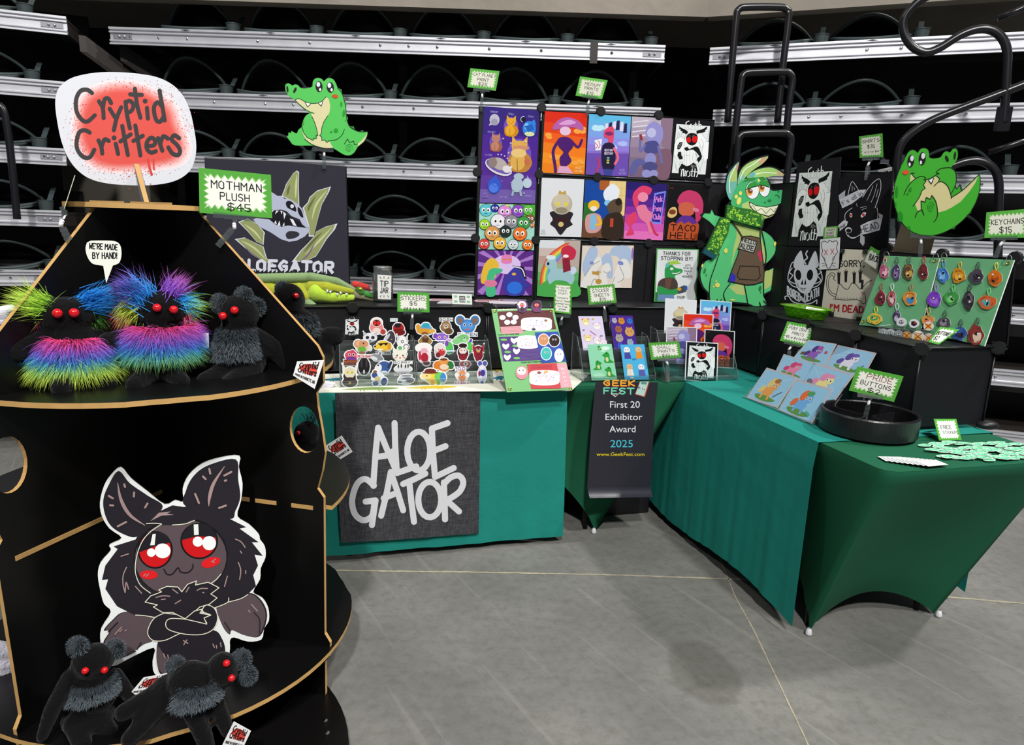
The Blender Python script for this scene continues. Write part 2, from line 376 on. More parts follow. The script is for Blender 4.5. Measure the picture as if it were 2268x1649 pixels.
# ================================================================ setting: floor, concrete slab, dark wall
def floor_mat():
    m = bpy.data.materials.new('polished_concrete'); m.use_nodes = True; nt = m.node_tree; b = nt.nodes['Principled BSDF']; N = nt.nodes.new; L = nt.links.new
    tc = N('ShaderNodeTexCoord'); b.inputs['Roughness'].default_value = .62; b.inputs['Specular IOR Level'].default_value = .35
    def noise(sc, det=8, rough=.6, vec=None):
        n = N('ShaderNodeTexNoise'); n.inputs['Scale'].default_value = sc; n.inputs['Detail'].default_value = det; n.inputs['Roughness'].default_value = rough
        L(vec or tc.outputs['Object'], n.inputs['Vector']); return n
    def ramp(fac, a, b_, ca, cb):
        r = N('ShaderNodeValToRGB'); r.color_ramp.elements[0].position = a; r.color_ramp.elements[1].position = b_
        r.color_ramp.elements[0].color = ca; r.color_ramp.elements[1].color = cb; L(fac, r.inputs[0]); return r.outputs[0]
    def mixc(fac, a, b_):
        x = N('ShaderNodeMix'); x.data_type = 'RGBA'
        for i, q in ((0, fac), (6, a), (7, b_)):
            if hasattr(q, 'is_linked'): L(q, x.inputs[i])
            else: x.inputs[i].default_value = q
        return x.outputs[2]
    c = ramp(noise(1.6).outputs['Fac'], .3, .7, hx('686864'), hx('868580'))
    c = mixc(ramp(noise(26, 10, .7).outputs['Fac'], .45, .72, (0, 0, 0, 1), (.5, .5, .5, 1)), c, hx('56554d'))
    mp = N('ShaderNodeMapping'); mp.vector_type = 'TEXTURE'; mp.inputs['Rotation'].default_value = (0, 0, math.radians(-58)); mp.inputs['Scale'].default_value = (1.6, .05, 1); L(tc.outputs['Object'], mp.inputs[0])
    c = mixc(ramp(noise(1.3, 5, .6, mp.outputs[0]).outputs['Fac'], .58, .75, (0, 0, 0, 1), (.4, .4, .4, 1)), c, hx('a3a199'))
    c = mixc(ramp(noise(150, 3).outputs['Fac'], .72, .78, (0, 0, 0, 1), (.6, .6, .6, 1)), c, hx('d0cfc4'))
    st_ = N('ShaderNodeMapping'); p = onz(1558, 1490, 0); st_.inputs['Location'].default_value = (-p.x-.037, -p.y-.054, 0); L(tc.outputs['Object'], st_.inputs[0])
    sc_ = N('ShaderNodeVectorMath'); sc_.operation = 'MULTIPLY'; sc_.inputs[1].default_value = (7.6, 5.4, 1); L(st_.outputs[0], sc_.inputs[0])
    nz = noise(5, 4); ad = N('ShaderNodeVectorMath'); ad.operation = 'ADD'; L(sc_.outputs[0], ad.inputs[0])
    nm = N('ShaderNodeVectorMath'); nm.operation = 'MULTIPLY'; nm.inputs[1].default_value = (.5, .5, 0); L(nz.outputs['Color'], nm.inputs[0]); L(nm.outputs[0], ad.inputs[1])
    ln = N('ShaderNodeVectorMath'); ln.operation = 'LENGTH'; L(ad.outputs[0], ln.inputs[0])
    c = mixc(ramp(ln.outputs['Value'], .82, 1.0, (.36, .36, .36, 1), (0, 0, 0, 1)), c, hx('4c4a40'))
    L(c, b.inputs['Base Color'])
    bu = N('ShaderNodeBump'); bu.inputs['Strength'].default_value = .12; bu.inputs['Distance'].default_value = .01; L(noise(60).outputs['Fac'], bu.inputs['Height']); L(bu.outputs[0], b.inputs['Normal'])
    return m
mb = MB(); mb.grid(lambda u, v: V((-6+12*u, -3+10.5*v, 0)), 8, 8)
tag(mb.build('floor', floor_mat(), loc=(0, 0, 0)), 'grey polished concrete floor', None, None, 'structure')
# saw-cut joints filled with pale sealant
JNT = mat('joint_sealant', 'a89f88', .8, noise=.45, nscale=60)
def joint(name, px, w, lab):
    P = [onz(x, y, 0) for x, y in px]; P = [P[0]+(P[0]-P[1])*2]+P+[P[-1]+(P[-1]-P[-2])*.5]; mb = MB(); n = 140; L_ = []
    for i in range(n+1):
        q = i/n*(len(P)-1); k = min(int(q), len(P)-2); L_.append(P[k].lerp(P[k+1], q-k))
    d = (P[-1]-P[0]).normalized(); a = V((-d.y, d.x, 0)); vs = []
    for p in L_:
        o1, o2 = random.uniform(.5, 1.3), random.uniform(.5, 1.3); vs += [p+a*w*o1+V((0, 0, .0012)), p-a*w*o2+V((0, 0, .0012))]
    mb.add(vs, [(2*i, 2*i+1, 2*i+3, 2*i+2) for i in range(n)])
    tag(mb.build(name, JNT), lab, None, None, 'structure')
joint('trim_1', [(740, 1263), (1000, 1266), (1330, 1272), (1650, 1283), (2150, 1326)], .006, 'pale saw-cut joint running along the booth')
joint('trim_2', [(1594, 1235), (1628, 1320), (1672, 1400), (1790, 1649)], .003, 'thin saw-cut joint running toward the camera')
# bare concrete slab edge overhead
CONC = mat('raw_concrete', '8f877c', .85, noise=.25, nscale=4, bump=.3, bscale=18)
mb = MB(); P = [V((-4.5, 4.35, 0)), V((1.08, 4.35, 0)), V((3.6, 3.45, 0))]
def conc(a, b, z0, z1, dep):
    n = V((-(b-a).y, (b-a).x, 0)).normalized(); mb.obox(a+V((0, 0, z0)), b-a, n*dep, V((0, 0, z1-z0)))
conc(P[0], P[1], 2.735, 3.4, .09); conc(P[1], P[2], 2.735, 3.4, .09); mb.obox(V((-6, 4.45, 3.05)), V((12, 0, 0)), V((0, 2.05, 0)), V((0, 0, .3)))
tag(mb.build('ceiling', CONC), 'bare concrete slab edge above the bleachers', None, None, 'structure')
mb = MB(); mb.obox(V((-6, 6.3, 0)), V((12, 0, 0)), V((0, .2, 0)), V((0, 0, 3.4)))
tag(mb.build('wall_back', mat('dark_void_wall', '0c0a0a', .9, noise=.5, nscale=3)), 'dark wall deep behind the bleachers', None, None, 'structure')
# ================================================================ retracted bleachers
ROWZ = {'A': 2.57, 'B': 2.22, 'C': 1.85, 'D': 1.495, 'E': 1.144, 'F': .79, 'G': .435}
RNAME = dict(A='top', B='second', C='third', D='fourth', E='fifth', F='sixth', G='lowest')
PROF = [(0, 0), (-.016, 0), (-.016, -.012), (-.004, -.014), (-.004, -.020), (-.014, -.022), (-.014, -.03), (-.002, -.034), (-.002, -.066), (-.014, -.07), (-.014, -.077), (-.004, -.079), (-.004, -.085), (-.016, -.087), (-.016, -.096), (0, -.096)]
def row(a, b, z, name, label, group, dep=.5, splice=()):
    """a,b: ends of the nosing (viewed left to right)"""
    d = (b-a).normalized(); n = V((-d.y, d.x, 0)); L_ = (b-a).length
    t = wthing('bleacher_row', V(((a.x+b.x)/2, (a.y+b.y)/2, z)), label, 'bleachers', group)
    mb = MB(); k = len(PROF); vs = [p+n*q+V((0, 0, z+w)) for p in (a, b) for q, w in PROF]
    mb.add(vs, [(i, i+1, k+i+1, k+i) for i in range(k-1)]+[list(range(k)), list(range(k, 2*k))[::-1]])
    mb.build('nosing', ALU, t)
    mb = MB(); mb.obox(a+n*.003+V((0, 0, z-.03)), b-a, n*dep, V((0, 0, .022))); mb.build('deck', STEELD, t)
    mb = MB(); mb.obox(a+n*dep+V((0, 0, z-.03)), b-a, n*.02, V((0, 0, .16))); mb.build('riser', SEATM, t)
    x = .12; bolt = None
    while x < L_-.05:
        q = a+d*x+n*-.004+V((0, 0, z-.05))
        if bolt is None:
            mb = MB(); mb.sph((0, 0, 0), (.009, .006, .009), 8, 6); bolt = mb.build('bolt', CHROME, t, loc=(0, 0, 0)); w0 = V(t['_w']); bolt.data.transform(Matrix.Translation(w0)); c = bolt
        else: c = bolt.copy(); SC.collection.objects.link(c); c.parent = t
        c.location = q-w0; x += random.choice((.17, .31, .42))
    for q in (0.02, L_-.13):
        mb = MB(); mb.obox(a+d*q+n*-.0065+V((0, 0, z-.064)), d*.11, n*.003, V((0, 0, .028)))
        for w in (.04, .07): mb.sph(a+d*(q+w)+n*-.009+V((0, 0, z-.05)), .008, 8, 6)
        mb.build('end_plate', mat('zinc_plate', '9fa0a6', .4, metal=.5), t)
    for q in splice:
        mb = MB(); mb.obox(a+d*q+n*-.02+V((0, 0, z-.115)), d*.045, n*.003, V((0, 0, .12))); mb.build('splice_cover', STEELD, t)
    # side return beams at the ends
    for e in (a, b-d*.02):
        mb = MB(); mb.obox(e+n*.01+V((0, 0, z-.09)), d*.02, n*dep, V((0, 0, .07))); mb.build('side_beam', STEELD, t)
    return t
def make_seat(label, group, hh=.115):
    """folded stadium seat: arch-topped back, lip, cup holder with arm; origin at deck level"""
    t = thing('stadium_seat', (0, 0, 0), label, 'seat', group)
    W, y0, y1 = .212, .11, .36
    arch = [V((W*math.cos(a)*1.0, y0+.10*abs(math.cos(a))**1.5, .055+hh*math.sin(a)**1.7)) for a in [math.pi*i/20 for i in range(21)]]
    lip = [V((W*math.cos(a)*.98, y1-.16*math.sin(a), .055-.04*math.sin(a)**1.5)) for a in [math.pi*i/20 for i in range(21)]]
    mb = MB(); vs = []
    for i in range(9):
        k = i/8
        for p, q in zip(arch, lip):
            m = p.lerp(q, k); m.y += .12*math.sin(math.pi*k); vs.append(m)
    mb.add(vs, [(i*21+j, i*21+j+1, (i+1)*21+j+1, (i+1)*21+j) for i in range(8) for j in range(20)])
    o = mb.build('seat_shell', SEATM, t, smooth=True); so = o.modifiers.new('t', 'SOLIDIFY'); so.thickness = .008
    mb = MB(); mb.tube(arch, .010, 8); mb.build('back_rim', SEATR, t, smooth=True)
    mb = MB(); mb.tube([p+V((0, -.2, 0)) for p in lip], .010, 8); mb.tube([p+V((0, -.21, -.014)) for p in lip[3:-3]], .008, 8); mb.build('seat_pan', SEATR, t, smooth=True)
    mb = MB(); c = V((.25, .075, 0))
    mb.lathe([(.034, .0), (.041, .06), (.044, .062), (.044, .066), (.038, .066), (.036, .02), (0, .018)], c, 24); h = mb.build('cup_holder', SEATR, t, smooth=False)
    mb = MB(); mb.obox(c+V((-.012, .035, .04)), V((.028, 0, 0)), V((.012, .09, .10)), V((0, .012, .004))); mb.build('arm', SEATR, h)
    return t
seat0 = {}
def seats(a, d, xs, z, rowk, block):
    rz = math.atan2(d.y, d.x)
    for i, x in enumerate(xs):
        lab = 'dark folded seat, %s from the left in the %s row of the %s bleacher block' % (ORD[i], RNAME[rowk], block)
        grp = 'seats of the %s bleacher block' % block
        hh = .175 if block == 'middle' and rowk in 'AB' else .115
        if hh not in seat0: o = seat0[hh] = make_seat(lab, grp, hh)
        else: o = copy_tree(seat0[hh]); o['label'] = lab; o['group'] = grp
        p = a+d*x; o.location = (p.x, p.y, z-.007); o.rotation_euler = (0, 0, rz)
DX = V((1, 0, 0))
MA = V((-2.46, 4.35, 0)); MBv = V((.845, 4.35, 0)); MOFF = dict(A=.267, B=.206, C=.20, D=-.03, E=-.05, F=.0, G=.0)
for k, z in ROWZ.items():
    row(MA, MBv, z, k, 'long aluminium edged bleacher row, %s in the middle block' % RNAME[k], 'rows of the middle bleacher block', splice=((2.86,) if k == 'A' else ()))
    if k in 'ABCDE':
        xs = [x for x in [MOFF[k]-.25+.505*i for i in range(-6, 4)] if -2.2 < x < .62]
        seats(V((0, 4.35, 0)), DX, xs, z, k, 'middle')
DR = V((math.cos(math.radians(-19)), math.sin(math.radians(-19)), 0)); RA0 = V((1.12, 4.37, 0))
for k, z in ROWZ.items():
    a = RA0+DR*dict(A=0, B=.05, C=.07, D=.09, E=.1, F=.1, G=.1)[k]
    row(a, a+DR*2.6, z, k, 'aluminium edged bleacher row, %s in the right block' % RNAME[k], 'rows of the right bleacher block', splice=())
    if k in 'ABCDEF': seats(RA0, DR, [.36, .87] if k in 'AB' else [.36, .87, 1.4], z, k, 'right')
DL = V((math.cos(math.radians(19)), math.sin(math.radians(19)), 0)); LB0 = V((-2.60, 4.17, 0))
for k, z in ROWZ.items():
    b = LB0-DL*dict(A=0, B=.03, C=.07, D=.12, E=.17, F=.2, G=.2)[k]
    row(b-DL*2.2, b, z, k, 'aluminium edged bleacher row, %s in the left block' % RNAME[k], 'rows of the left bleacher block')
    if k in 'ABCDE': seats(LB0, DL, [-.98, -.47] , z, k, 'left')
# understructure struts in the aisle gap
for i, (p, q, lab) in enumerate((((-2.62, 4.3, 2.42), (-2.05, 4.9, 1.9), 'dark steel diagonal brace under the top row by the left aisle'), ((-2.45, 4.42, 2.4), (-1.95, 4.9, 2.0), 'dark steel plate brace left of the middle block'))):
    mb = MB(); mb.obox(V(p), V(q)-V(p), V((.03, .02, 0)), V((0, 0, .09))); tag(mb.build('steel_brace', STEELD), lab, 'brace', 'braces in the left aisle')
mb = MB(); p = V((-2.95, 5.15, .92)); mb.box(p, (.62, .3, 1.84)); o = tag(mb.build('storage_crate', mat('pale_grey_board', '6b665c', .8, noise=.15), bevel=.01), 'tall pale grey crate standing in the aisle behind the round sign', 'crate')
# handrails
def rail_obj(name, pls, r, lab, grp=None, plates=()):
    t = wthing(name, pls[0][0], lab, 'handrail', grp)
    for i, pts in enumerate(pls):
        mb = MB(); mb.tube(crom([tuple(p) for p in pts], False, 6) if len(pts) > 2 else pts, r, 10); mb.build('tube', TUBE, t, smooth=True)
    for c, sz in plates:
        mb = MB(); mb.box(c, sz); mb.build('kick_plate', TUBE, t)
    return t
def inv_u(plane, bl, tl, tr, br, rr, k):
    (x0, y0), (x1, y1), (x2, y2), (x3, y3) = bl, tl, tr, br
    h = plane.hit
    q = [(x0, y0), ((x0+x1)/2, (y0+y1)/2), (x1, y1+rr), (x1+rr*.25, y1+rr*.25), (x1+rr, y1), (x2-rr, y2), (x2-rr*.25, y2+rr*.25), (x2, y2+rr), ((x2+x3)/2, (y2+y3)/2), (x3, y3)]
    return [h(*p) for p in q]
pa = Pl((1.2, 4.05, 0), (0, 1, 0)); pb = Pl((1.2, 3.98, 0), (0, 1, 0)); pc = Pl((1.2, 3.9, 0), (0, 1, 0))
T3 = lambda x, y: (1460+x/2.807, y/2.807)
def U3(pl, bl, tl, tr, br): return inv_u(pl, T3(*bl), T3(*tl), T3(*tr), T3(*br), 22, 0)
rail_obj('aisle_handrail', [U3(pa, (425, 760), (480, 45), (805, 45), (735, 760))], .019, 'tall black tube hoop rail, topmost of three beside the right block', 'hoop rails in the right aisle')
rail_obj('aisle_handrail', [U3(pb, (440, 1140), (510, 450), (828, 446), (790, 830))], .019, 'black tube hoop rail, middle of three in the right aisle', 'hoop rails in the right aisle')
rail_obj('aisle_handrail', [U3(pc, (470, 1330), (490, 830), (820, 826), (775, 1300))], .019, 'black tube hoop rail, lowest of three, right behind the green mascot cutout', 'hoop rails in the right aisle')
pr = Pl(RA0+V((0, -.42, 0)), V((-DR.y, DR.x, 0))); h3 = lambda x, y: pr.hit(*T3(x, y))
rail_obj('stair_handrail', [[h3(*p) for p in ((1700, -40), (1600, 20), (1525, 110), (1520, 200), (1570, 285), (1650, 325), (1740, 300), (1880, 215), (2000, 180), (2100, 205), (2160, 300), (2160, 480), (2150, 640), (2140, 760))]], .02, 'black tube handrail with an S curve at the upper right corner', None, [(h3(2138, 740), (.06, .03, .11))])
rail_obj('stair_handrail', [[h3(*p) for p in ((2330, 500), (2100, 590), (1900, 665), (1700, 745), (1575, 820), (1505, 900), (1480, 1010), (1490, 1200), (1495, 1500))]], .02, 'black tube handrail sloping down behind the curled green crocodile sign')
rail_obj('stair_handrail', [[h3(*p) for p in ((1800, 1040), (1900, 1005), (1990, 1000), (2070, 1040), (2110, 1130), (2110, 1350), (2105, 1600))]], .02, 'black bent tube rail to the right of the curled green crocodile sign')
rail_obj('rail_stub', [[h3(2340, 20), h3(2105, 115)]], .014, 'short black tube end in the top right corner')
rail_obj('rail_stub', [[h3(2340, 855), h3(2050, 945)]], .014, 'short black tube end above the keychains sign')
pl_ = Pl(LB0+V((-.2, -.3, 0)), V((-DL.y, DL.x, 0))); h1 = lambda x, y: pl_.hit(x, y)
rail_obj('aisle_handrail', [[h1(*p) for p in ((-60, 225), (-20, 228), (5, 240), (16, 280), (28, 380), (38, 485))]], .019, 'black tube hoop rail at the left edge of the photo')

# steel frames carrying the rows
for i, (x, y, lab) in enumerate(((-2.3, 4.72, 'left'), (-.8, 4.72, 'centre'), (.7, 4.72, 'right'))):
    t = wthing('bleacher_trestle', V((x, y, 0)), 'dark upright steel frame carrying the middle bleacher block, %s one' % lab, 'steel frame', 'frames under the middle bleacher block')
    mb = MB(); mb.obox(V((x, y, 0)), V((.05, 0, 0)), V((0, .08, 0)), V((0, 0, 2.55))); mb.build('post', STEELD, t)
    for k, z in ROWZ.items():
        mb = MB(); mb.obox(V((x+.005, 4.38, z-.075)), V((.04, 0, 0)), V((0, .36, 0)), V((0, 0, .043))); mb.build('arm', STEELD, t)
# ================================================================ tables and covers
TABM = mat('table_plastic', '8d9096', .5); LEGM = mat('table_leg_steel', '17171a', .4, metal=.3)
def table(org, s0, s1, t0, t1, lab, feet):
    t = wthing('folding_table', bp((s0+s1)/2, (t0+t1)/2, 0), lab, 'table', 'folding tables of the booth')
    mb = MB(); mb.obox(bp(min(s0, s1)+.05, t0+.05, .715), E1*(abs(s1-s0)-.1), E2*(t1-t0-.1), EZ*.042); mb.build('table_top', TABM, t)
    for a, b in feet:
        mb = MB(); mb.cyl(bp(a+(.035 if a in (-1.62, .07) else -.035), b+(.05 if b < .1 else -.05), .004), bp((s0+s1)/2+(a-(s0+s1)/2)*.86, (t0+t1)/2+(b-(t0+t1)/2)*.8, .715), .012, 10); mb.build('leg', LEGM, t, smooth=True)
    return t
LF = [(-1.62, .05), (-.42, .05), (-.42, .66), (-1.62, .66)]
RF = [(.07, -.935), (.66, -.935), (.66, .28), (.07, .28)]
table(0, -1.83, 0, 0, .73, 'folding table under the teal cloth with the grey banner', LF)
table(0, 0.01, .745, -1.245, .58, 'folding table at the right under green stretch cover', RF)
def spandex(name, s0, s1, t0, t1, feet, lab, arch, sag):
    o = wthing(name, bp((s0+s1)/2, (t0+t1)/2, 0), lab, 'table cover', 'green stretch table covers')
    cs = [(s0, t0), (s1, t0), (s1, t1), (s0, t1)]; cen = bp((s0+s1)/2, (t0+t1)/2)
    n = 40; mv = 22; mb = MB(); ring = []
    for i in range(4):
        (a0, b0), (a1, b1) = cs[i], cs[(i+1) % 4]; f0, f1 = feet[i], feet[(i+1) % 4]
        for j in range(n):
            k = j/n
            top = bp(a0+(a1-a0)*k, b0+(b1-b0)*k, ZT); e = .06
            L_ = math.hypot(a1-a0, b1-b0)
            # rounded corners
            for kk, (ca, cb) in ((k*L_, (a0, b0)), ((1-k)*L_, (a1, b1))):
                if kk < e:
                    q = (1-kk/e)**2*e*.42; top += (cen-bp(ca, cb)).normalized()*q
            bot = bp(f0[0]+(f1[0]-f0[0])*k, f0[1]+(f1[1]-f0[1])*k, .008+arch[i]*(math.sin(math.pi*k)**.75))
            mid = bp((s0+s1)/2, (t0+t1)/2); inw = E2 if i == 0 else (-E1 if i == 1 else (-E2 if i == 2 else E1))
            bot = bot+inw*(arch[i]*.35*math.sin(math.pi*k))
            ring.append((top, bot, inw, k, i))
    m = len(ring); vs = []
    zs = [0, .012, .03]+[.03+.97*(v/mv)**1.0 for v in range(1, mv+1)]
    for v in zs:
        for top, bot, inw, k, i in ring:
            w = 0 if v <= .03 else (v-.03)/.97
            p = top.lerp(bot, w) if v > .03 else top+V((0, 0, -.02*v/.03))
            if w > 0: p = (top+V((0, 0, -.02))).lerp(bot, w)
            p = p+inw*(sag[i]*math.sin(math.pi*min(1, w*1.15))**1.0*math.sin(math.pi*k)**.6 if w*1.15 < 1 else 0)
            # tension folds gathering at the feet
            fk = max(0, 1-min(k, 1-k)/.2)*max(0, (w-.55)/.45)
            p = p+inw*.005*math.sin(k*150)*fk
            vs.append(p)
    K = len(zs); mb.add(vs, [(a*m+b, a*m+(b+1) % m, (a+1)*m+(b+1) % m, (a+1)*m+b) for a in range(K-1) for b in range(m)])
    c0 = mb.build('skirt', SPAN, o, smooth=True)
    mb = MB(); mb.add([r[0]+V((0, 0, .0005)) for r in ring], [list(range(m))]); mb.build('cover_top', SPAN, o)
    for f in feet[:2] + feet[2:]:
        mb = MB(); mb.lathe([(.0, .002), (.011, .002), (.013, .008), (.010, .022), (.006, .03)], bp(f[0]-.012 if f[0] < .3 else f[0]+.012, f[1]-.012, 0), 14); mb.build('foot_pocket', FOOT, o, smooth=True)
    return o
spandex('stretch_table_cover', -1.84, 0.0, -.005, .74, LF, 'dark green stretch cover on the left table, its corner showing behind the award banner', [.45, .3, .3, .3], [.012, .01, .01, .01])
spandex('stretch_table_cover', 0.0, .755, -1.255, .59, RF, 'dark green stretch cover with arched hem on the right table end', [.11, .34, .1, .34], [.02, .03, .02, .012])
def drape(name, lab, top_quad, sides, m=TEAL):
    o = wthing(name, top_quad[0], lab, 'tablecloth', 'teal tablecloths'); mb = MB()
    for fn, nu, nv in sides: mb.grid(fn, nu, nv)
    c = mb.build('cloth', m, o, smooth=True); return o
def rip(u, v, a, ph): return a*v*(math.sin(u*17+ph)+.6*math.sin(u*41+ph*2)+.35*math.sin(u*73-ph))
def ldr(u, v):
    s = -1.86+(1.86-.632)*u; z = ZT+.004-(ZT-.036+.004)*v
    return bp(s+.012*v*(u > .9), -.014-.006*v+rip(u, v, .0035, 1)*(1 if v > .02 else 0)-.010*min(1, v*8), z)
o = wthing('tablecloth', bp(-1.2, 0, 0), 'teal tablecloth hanging in front of the left table behind the grey banner', 'tablecloth', 'teal tablecloths')
mb = MB(); mb.grid(ldr, 90, 40); mb.build('front_drop', TEAL, o, smooth=True)
mb = MB(); mb.grid(lambda u, v: bp(-1.86+1.228*u, -.014+.73*v, ZT+.004), 12, 6); mb.build('cloth_top', TEAL, o, smooth=True)
def rdr(side):
    def f(u, v):
        t = -.952+1.48*u; s = (-.014 if side < 0 else .77)
        hem = .05+.03*math.sin(u*7)+(.035*(u) if side < 0 else .05)
        z = ZT+.004-(ZT+.004-hem)*v
        return bp(s+side*(-.010*min(1, v*8)*-1)+side*abs(rip(u*1.4, v, .006, 2.2))*.8, t, z)
    return f
o = wthing('tablecloth', bp(.38, -.2, 0), 'teal tablecloth thrown across the right table', 'tablecloth', 'teal tablecloths')
mb = MB(); mb.grid(rdr(-1), 90, 40); mb.build('left_drop', TEAL, o, smooth=True)
mb = MB(); mb.grid(rdr(1), 60, 30); mb.build('right_drop', TEAL, o, smooth=True)
mb = MB(); mb.grid(lambda u, v: bp(-.014+.784*u, -.952+1.48*v, ZT+.004), 8, 8); mb.build('cloth_top', TEAL, o, smooth=True)
# black totes stored under the corner
mb = MB(); mb.obox(bp(-.40, .22, 0), E1*.36, E2*.4, EZ*.30); o = tag(mb.build('storage_tote', BLK, bevel=.012), 'black storage tote on the floor under the table corner', 'tote')
mb = MB(); mb.obox(bp(-.95, .2, 0), E1*.42, E2*.4, EZ*.33); o = tag(mb.build('storage_tote', BLK, bevel=.012), 'black tote under the left table beside the stretch cover foot', 'tote')
# cream runner with printed crocodiles
pz = PZ(ZT+.0062); a = Art(pz); a.base([(560, 838), (690, 828), (1000, 822), (1255, 818), (1308, 826), (1266, 864), (1000, 866), (742, 868), (560, 872)], .002, 'e9e8d8')
def croc(x0, x1, y, col, h):
    a.poly(col, crom([(x0, y+h*.3), (x0+(x1-x0)*.3, y-h*.2), (x0+(x1-x0)*.55, y-h*.5), (x1-(x1-x0)*.25, y-h*.45), (x1, y-h*.2), (x1-(x1-x0)*.2, y+h*.3), (x0+(x1-x0)*.5, y+h*.45)], True, 4))
    for q in (.3, .36, .62, .68): a.line(col, h*.3, [(x0+(x1-x0)*q, y), (x0+(x1-x0)*(q+.03), y+h*.75)])
croc(757, 885, 860, '7f9a55', 7); croc(898, 1012, 857, 'd5b93a', 7); croc(1090, 1120, 836, '2f7d93', 7); croc(640, 700, 850, '2f7d93', 8); croc(705, 790, 840, '2f7d93', 6)
croc(900, 1060, 838, 'b9c3b4', 6); croc(1085, 1130, 818, 'cbb536', 7); croc(760, 860, 836, '9fb0a0', 5); croc(1150, 1240, 850, '7f9a55', 7)
o = a.build('table_runner', m=CLOTHP); tag(o, 'cream table runner printed with little crocodiles under the sticker racks', 'table runner')
# ================================================================ storage cubes (panel shelving)
def cube(s0, s1, t0, t1, lab, con, face):
    o = wthing('storage_cube', bp((s0+s1)/2, (t0+t1)/2, ZT), lab, 'storage cube', 'black panel cubes on the tables')
    z0 = ZT+.008; z1 = ZC; g = .004
    def panel(nm, a, u, v, n):
        mb = MB(); mb.obox(a, u, v, n); mb.build(nm, PANEL, o, bevel=.0)
    W, D, Z = E1*(s1-s0-2*g), E2*(t1-t0-2*g), EZ*(z1-z0)
    p0 = bp(s0+g, t0+g, z0)
    panel('top_panel', p0+Z-EZ*.004, W, D, EZ*.004)
    if face == 't': panel('front_panel', p0+E2*.004+EZ*.012, W, E2*.003, Z-EZ*.02)
    else: panel('front_panel', p0+E1*.004+EZ*.012, D, E1*.003, Z-EZ*.02)
    if face == 't': panel('side_panel', p0+E1*.004+EZ*.012, D, E1*.003, Z-EZ*.02)
    else: panel('side_panel', p0+E2*.004+EZ*.012, W, E2*.003, Z-EZ*.02)
    panel('back_panel', p0+D-E2*.01+EZ*.012, W, E2*.003, Z-EZ*.02)
    fr = [((s0, t0), (s1, t0)), ((s0, t0), (s0, t1)), ((s1, t0), (s1, t1)), ((s0, t1), (s1, t1))]
    for (a, b), (c, d) in fr:
        mb = MB(); mb.cyl(bp(a, b, z1-.003), bp(c, d, z1-.003), .0038, 8); mb.build('wire_edge', WIRE, o, smooth=True)
    for a, b in ((s0, t0), (s1, t0), (s0, t1), (s1, t1)):
        mb = MB(); mb.cyl(bp(a+.004 if a == s0 else a-.004, b+.004 if b == t0 else b-.004, z0), bp(a+.004 if a == s0 else a-.004, b+.004 if b == t0 else b-.004, z1-.005), .0038, 8); mb.build('wire_post', WIRE, o, smooth=True)
    for a, b in con:
        ax = (E2 if face == 't' else (E1+E2*.8)).normalized(); c = bp(a, b, z1-.006)
        mb = MB(); mb.cyl(c-ax*.016, c+ax*.006, .025, 20); mb.cyl(c-ax*.019, c-ax*.016, .021, 20)
        for q in range(8):
            r = V((0, 0, 1))*math.cos(q*math.pi/4)+ax.cross(EZ)*math.sin(q*math.pi/4); mb.obox(c+r*.024-ax*.008-EZ*.003, r*.006, EZ*.006, ax*.014)
        mb.build('connector', BLK, o)
tl, tb = .346, .71
for i, (a, b, lab) in enumerate(((-2.23, -1.582, 'black panel storage cube under the crocodile plush at the far left'), (-1.582, -.934, 'black panel storage cube behind the left sticker rack'), (-.934, -.28, 'black panel storage cube behind the activity board'), (-.28, .37, 'black panel storage cube behind the small prints rack'))):
    cube(a, b, tl, tb, lab, [(b, tl)], 't')
cube(.37, .80, tl+.001, tb, 'black panel storage cube in the booth corner under the big green mascot cutout', [], 't')
for a, b, lab in ((.078, .345, 'black panel storage cube next to the small prints rack'), (-.25, .078, 'black panel storage cube behind the pony craft sign'), (-.563, -.25, 'black panel storage cube behind the blue card rack'), (-.894, -.563, 'black panel storage cube at the near end of the right table')):
    cube(.431, .79, a, b, lab, [(.431, a)] + ([(.79, a)] if a < -.8 else []), 's')
mb = MB(); mb.sph(bp(.80, -.9, ZT+.018), (.045, .03, .018), 12, 8); tag(mb.build('cable_bundle', BLK, smooth=True), 'small black bundle at the foot of the last black cube', 'bundle')
# ================================================================ display grids standing on the cubes
PP = vthru(onz(1062, 662, ZC), onz(1435, 668, ZC)); PPb = PP.off(-.006)
def grid(lab, cells, cons, plane, nm='display_grid', bars=()):
    q0 = [plane.hit(*p) for c in cells for p in c]; base = sum(q0, V())/len(q0); base.z = min(p.z for p in q0)
    o = wthing(nm, base, lab, 'display panel', None); n = plane.n
    for c in cells:
        P = [plane.hit(*p) for p in c]; mb = MB(); mb.add(P+[p-n*.004 for p in P], [(0, 1, 2, 3), (7, 6, 5, 4), (0, 4, 5, 1), (1, 5, 6, 2), (2, 6, 7, 3), (3, 7, 4, 0)]); mb.build('panel', PANEL, o)
        mb = MB(); mb.tube([p+n*.002 for p in P], .0035, 6, closed=True); mb.build('wire_frame', WIRE, o)
    for c in cons:
        p = plane.hit(*c); mb = MB(); mb.cyl(p-n*.008, p+n*.012, .024, 20); mb.cyl(p+n*.012, p+n*.015, .02, 20); mb.build('connector', BLK, o)
    for a, b in bars:
        mb = MB(); mb.cyl(plane.hit(*a)+n*.004, plane.hit(*b)+n*.004, .004, 8); mb.build('bar', mat('grey_bar', '6c6c70', .3, metal=.6), o, smooth=True)
    return o
g1 = [[(1061, 236), (1197, 245), (1192, 387), (1058, 381)], [(1058, 382), (1192, 388), (1186, 531), (1054, 527)], [(1054, 528), (1186, 532), (1181, 664), (1050, 662)]]
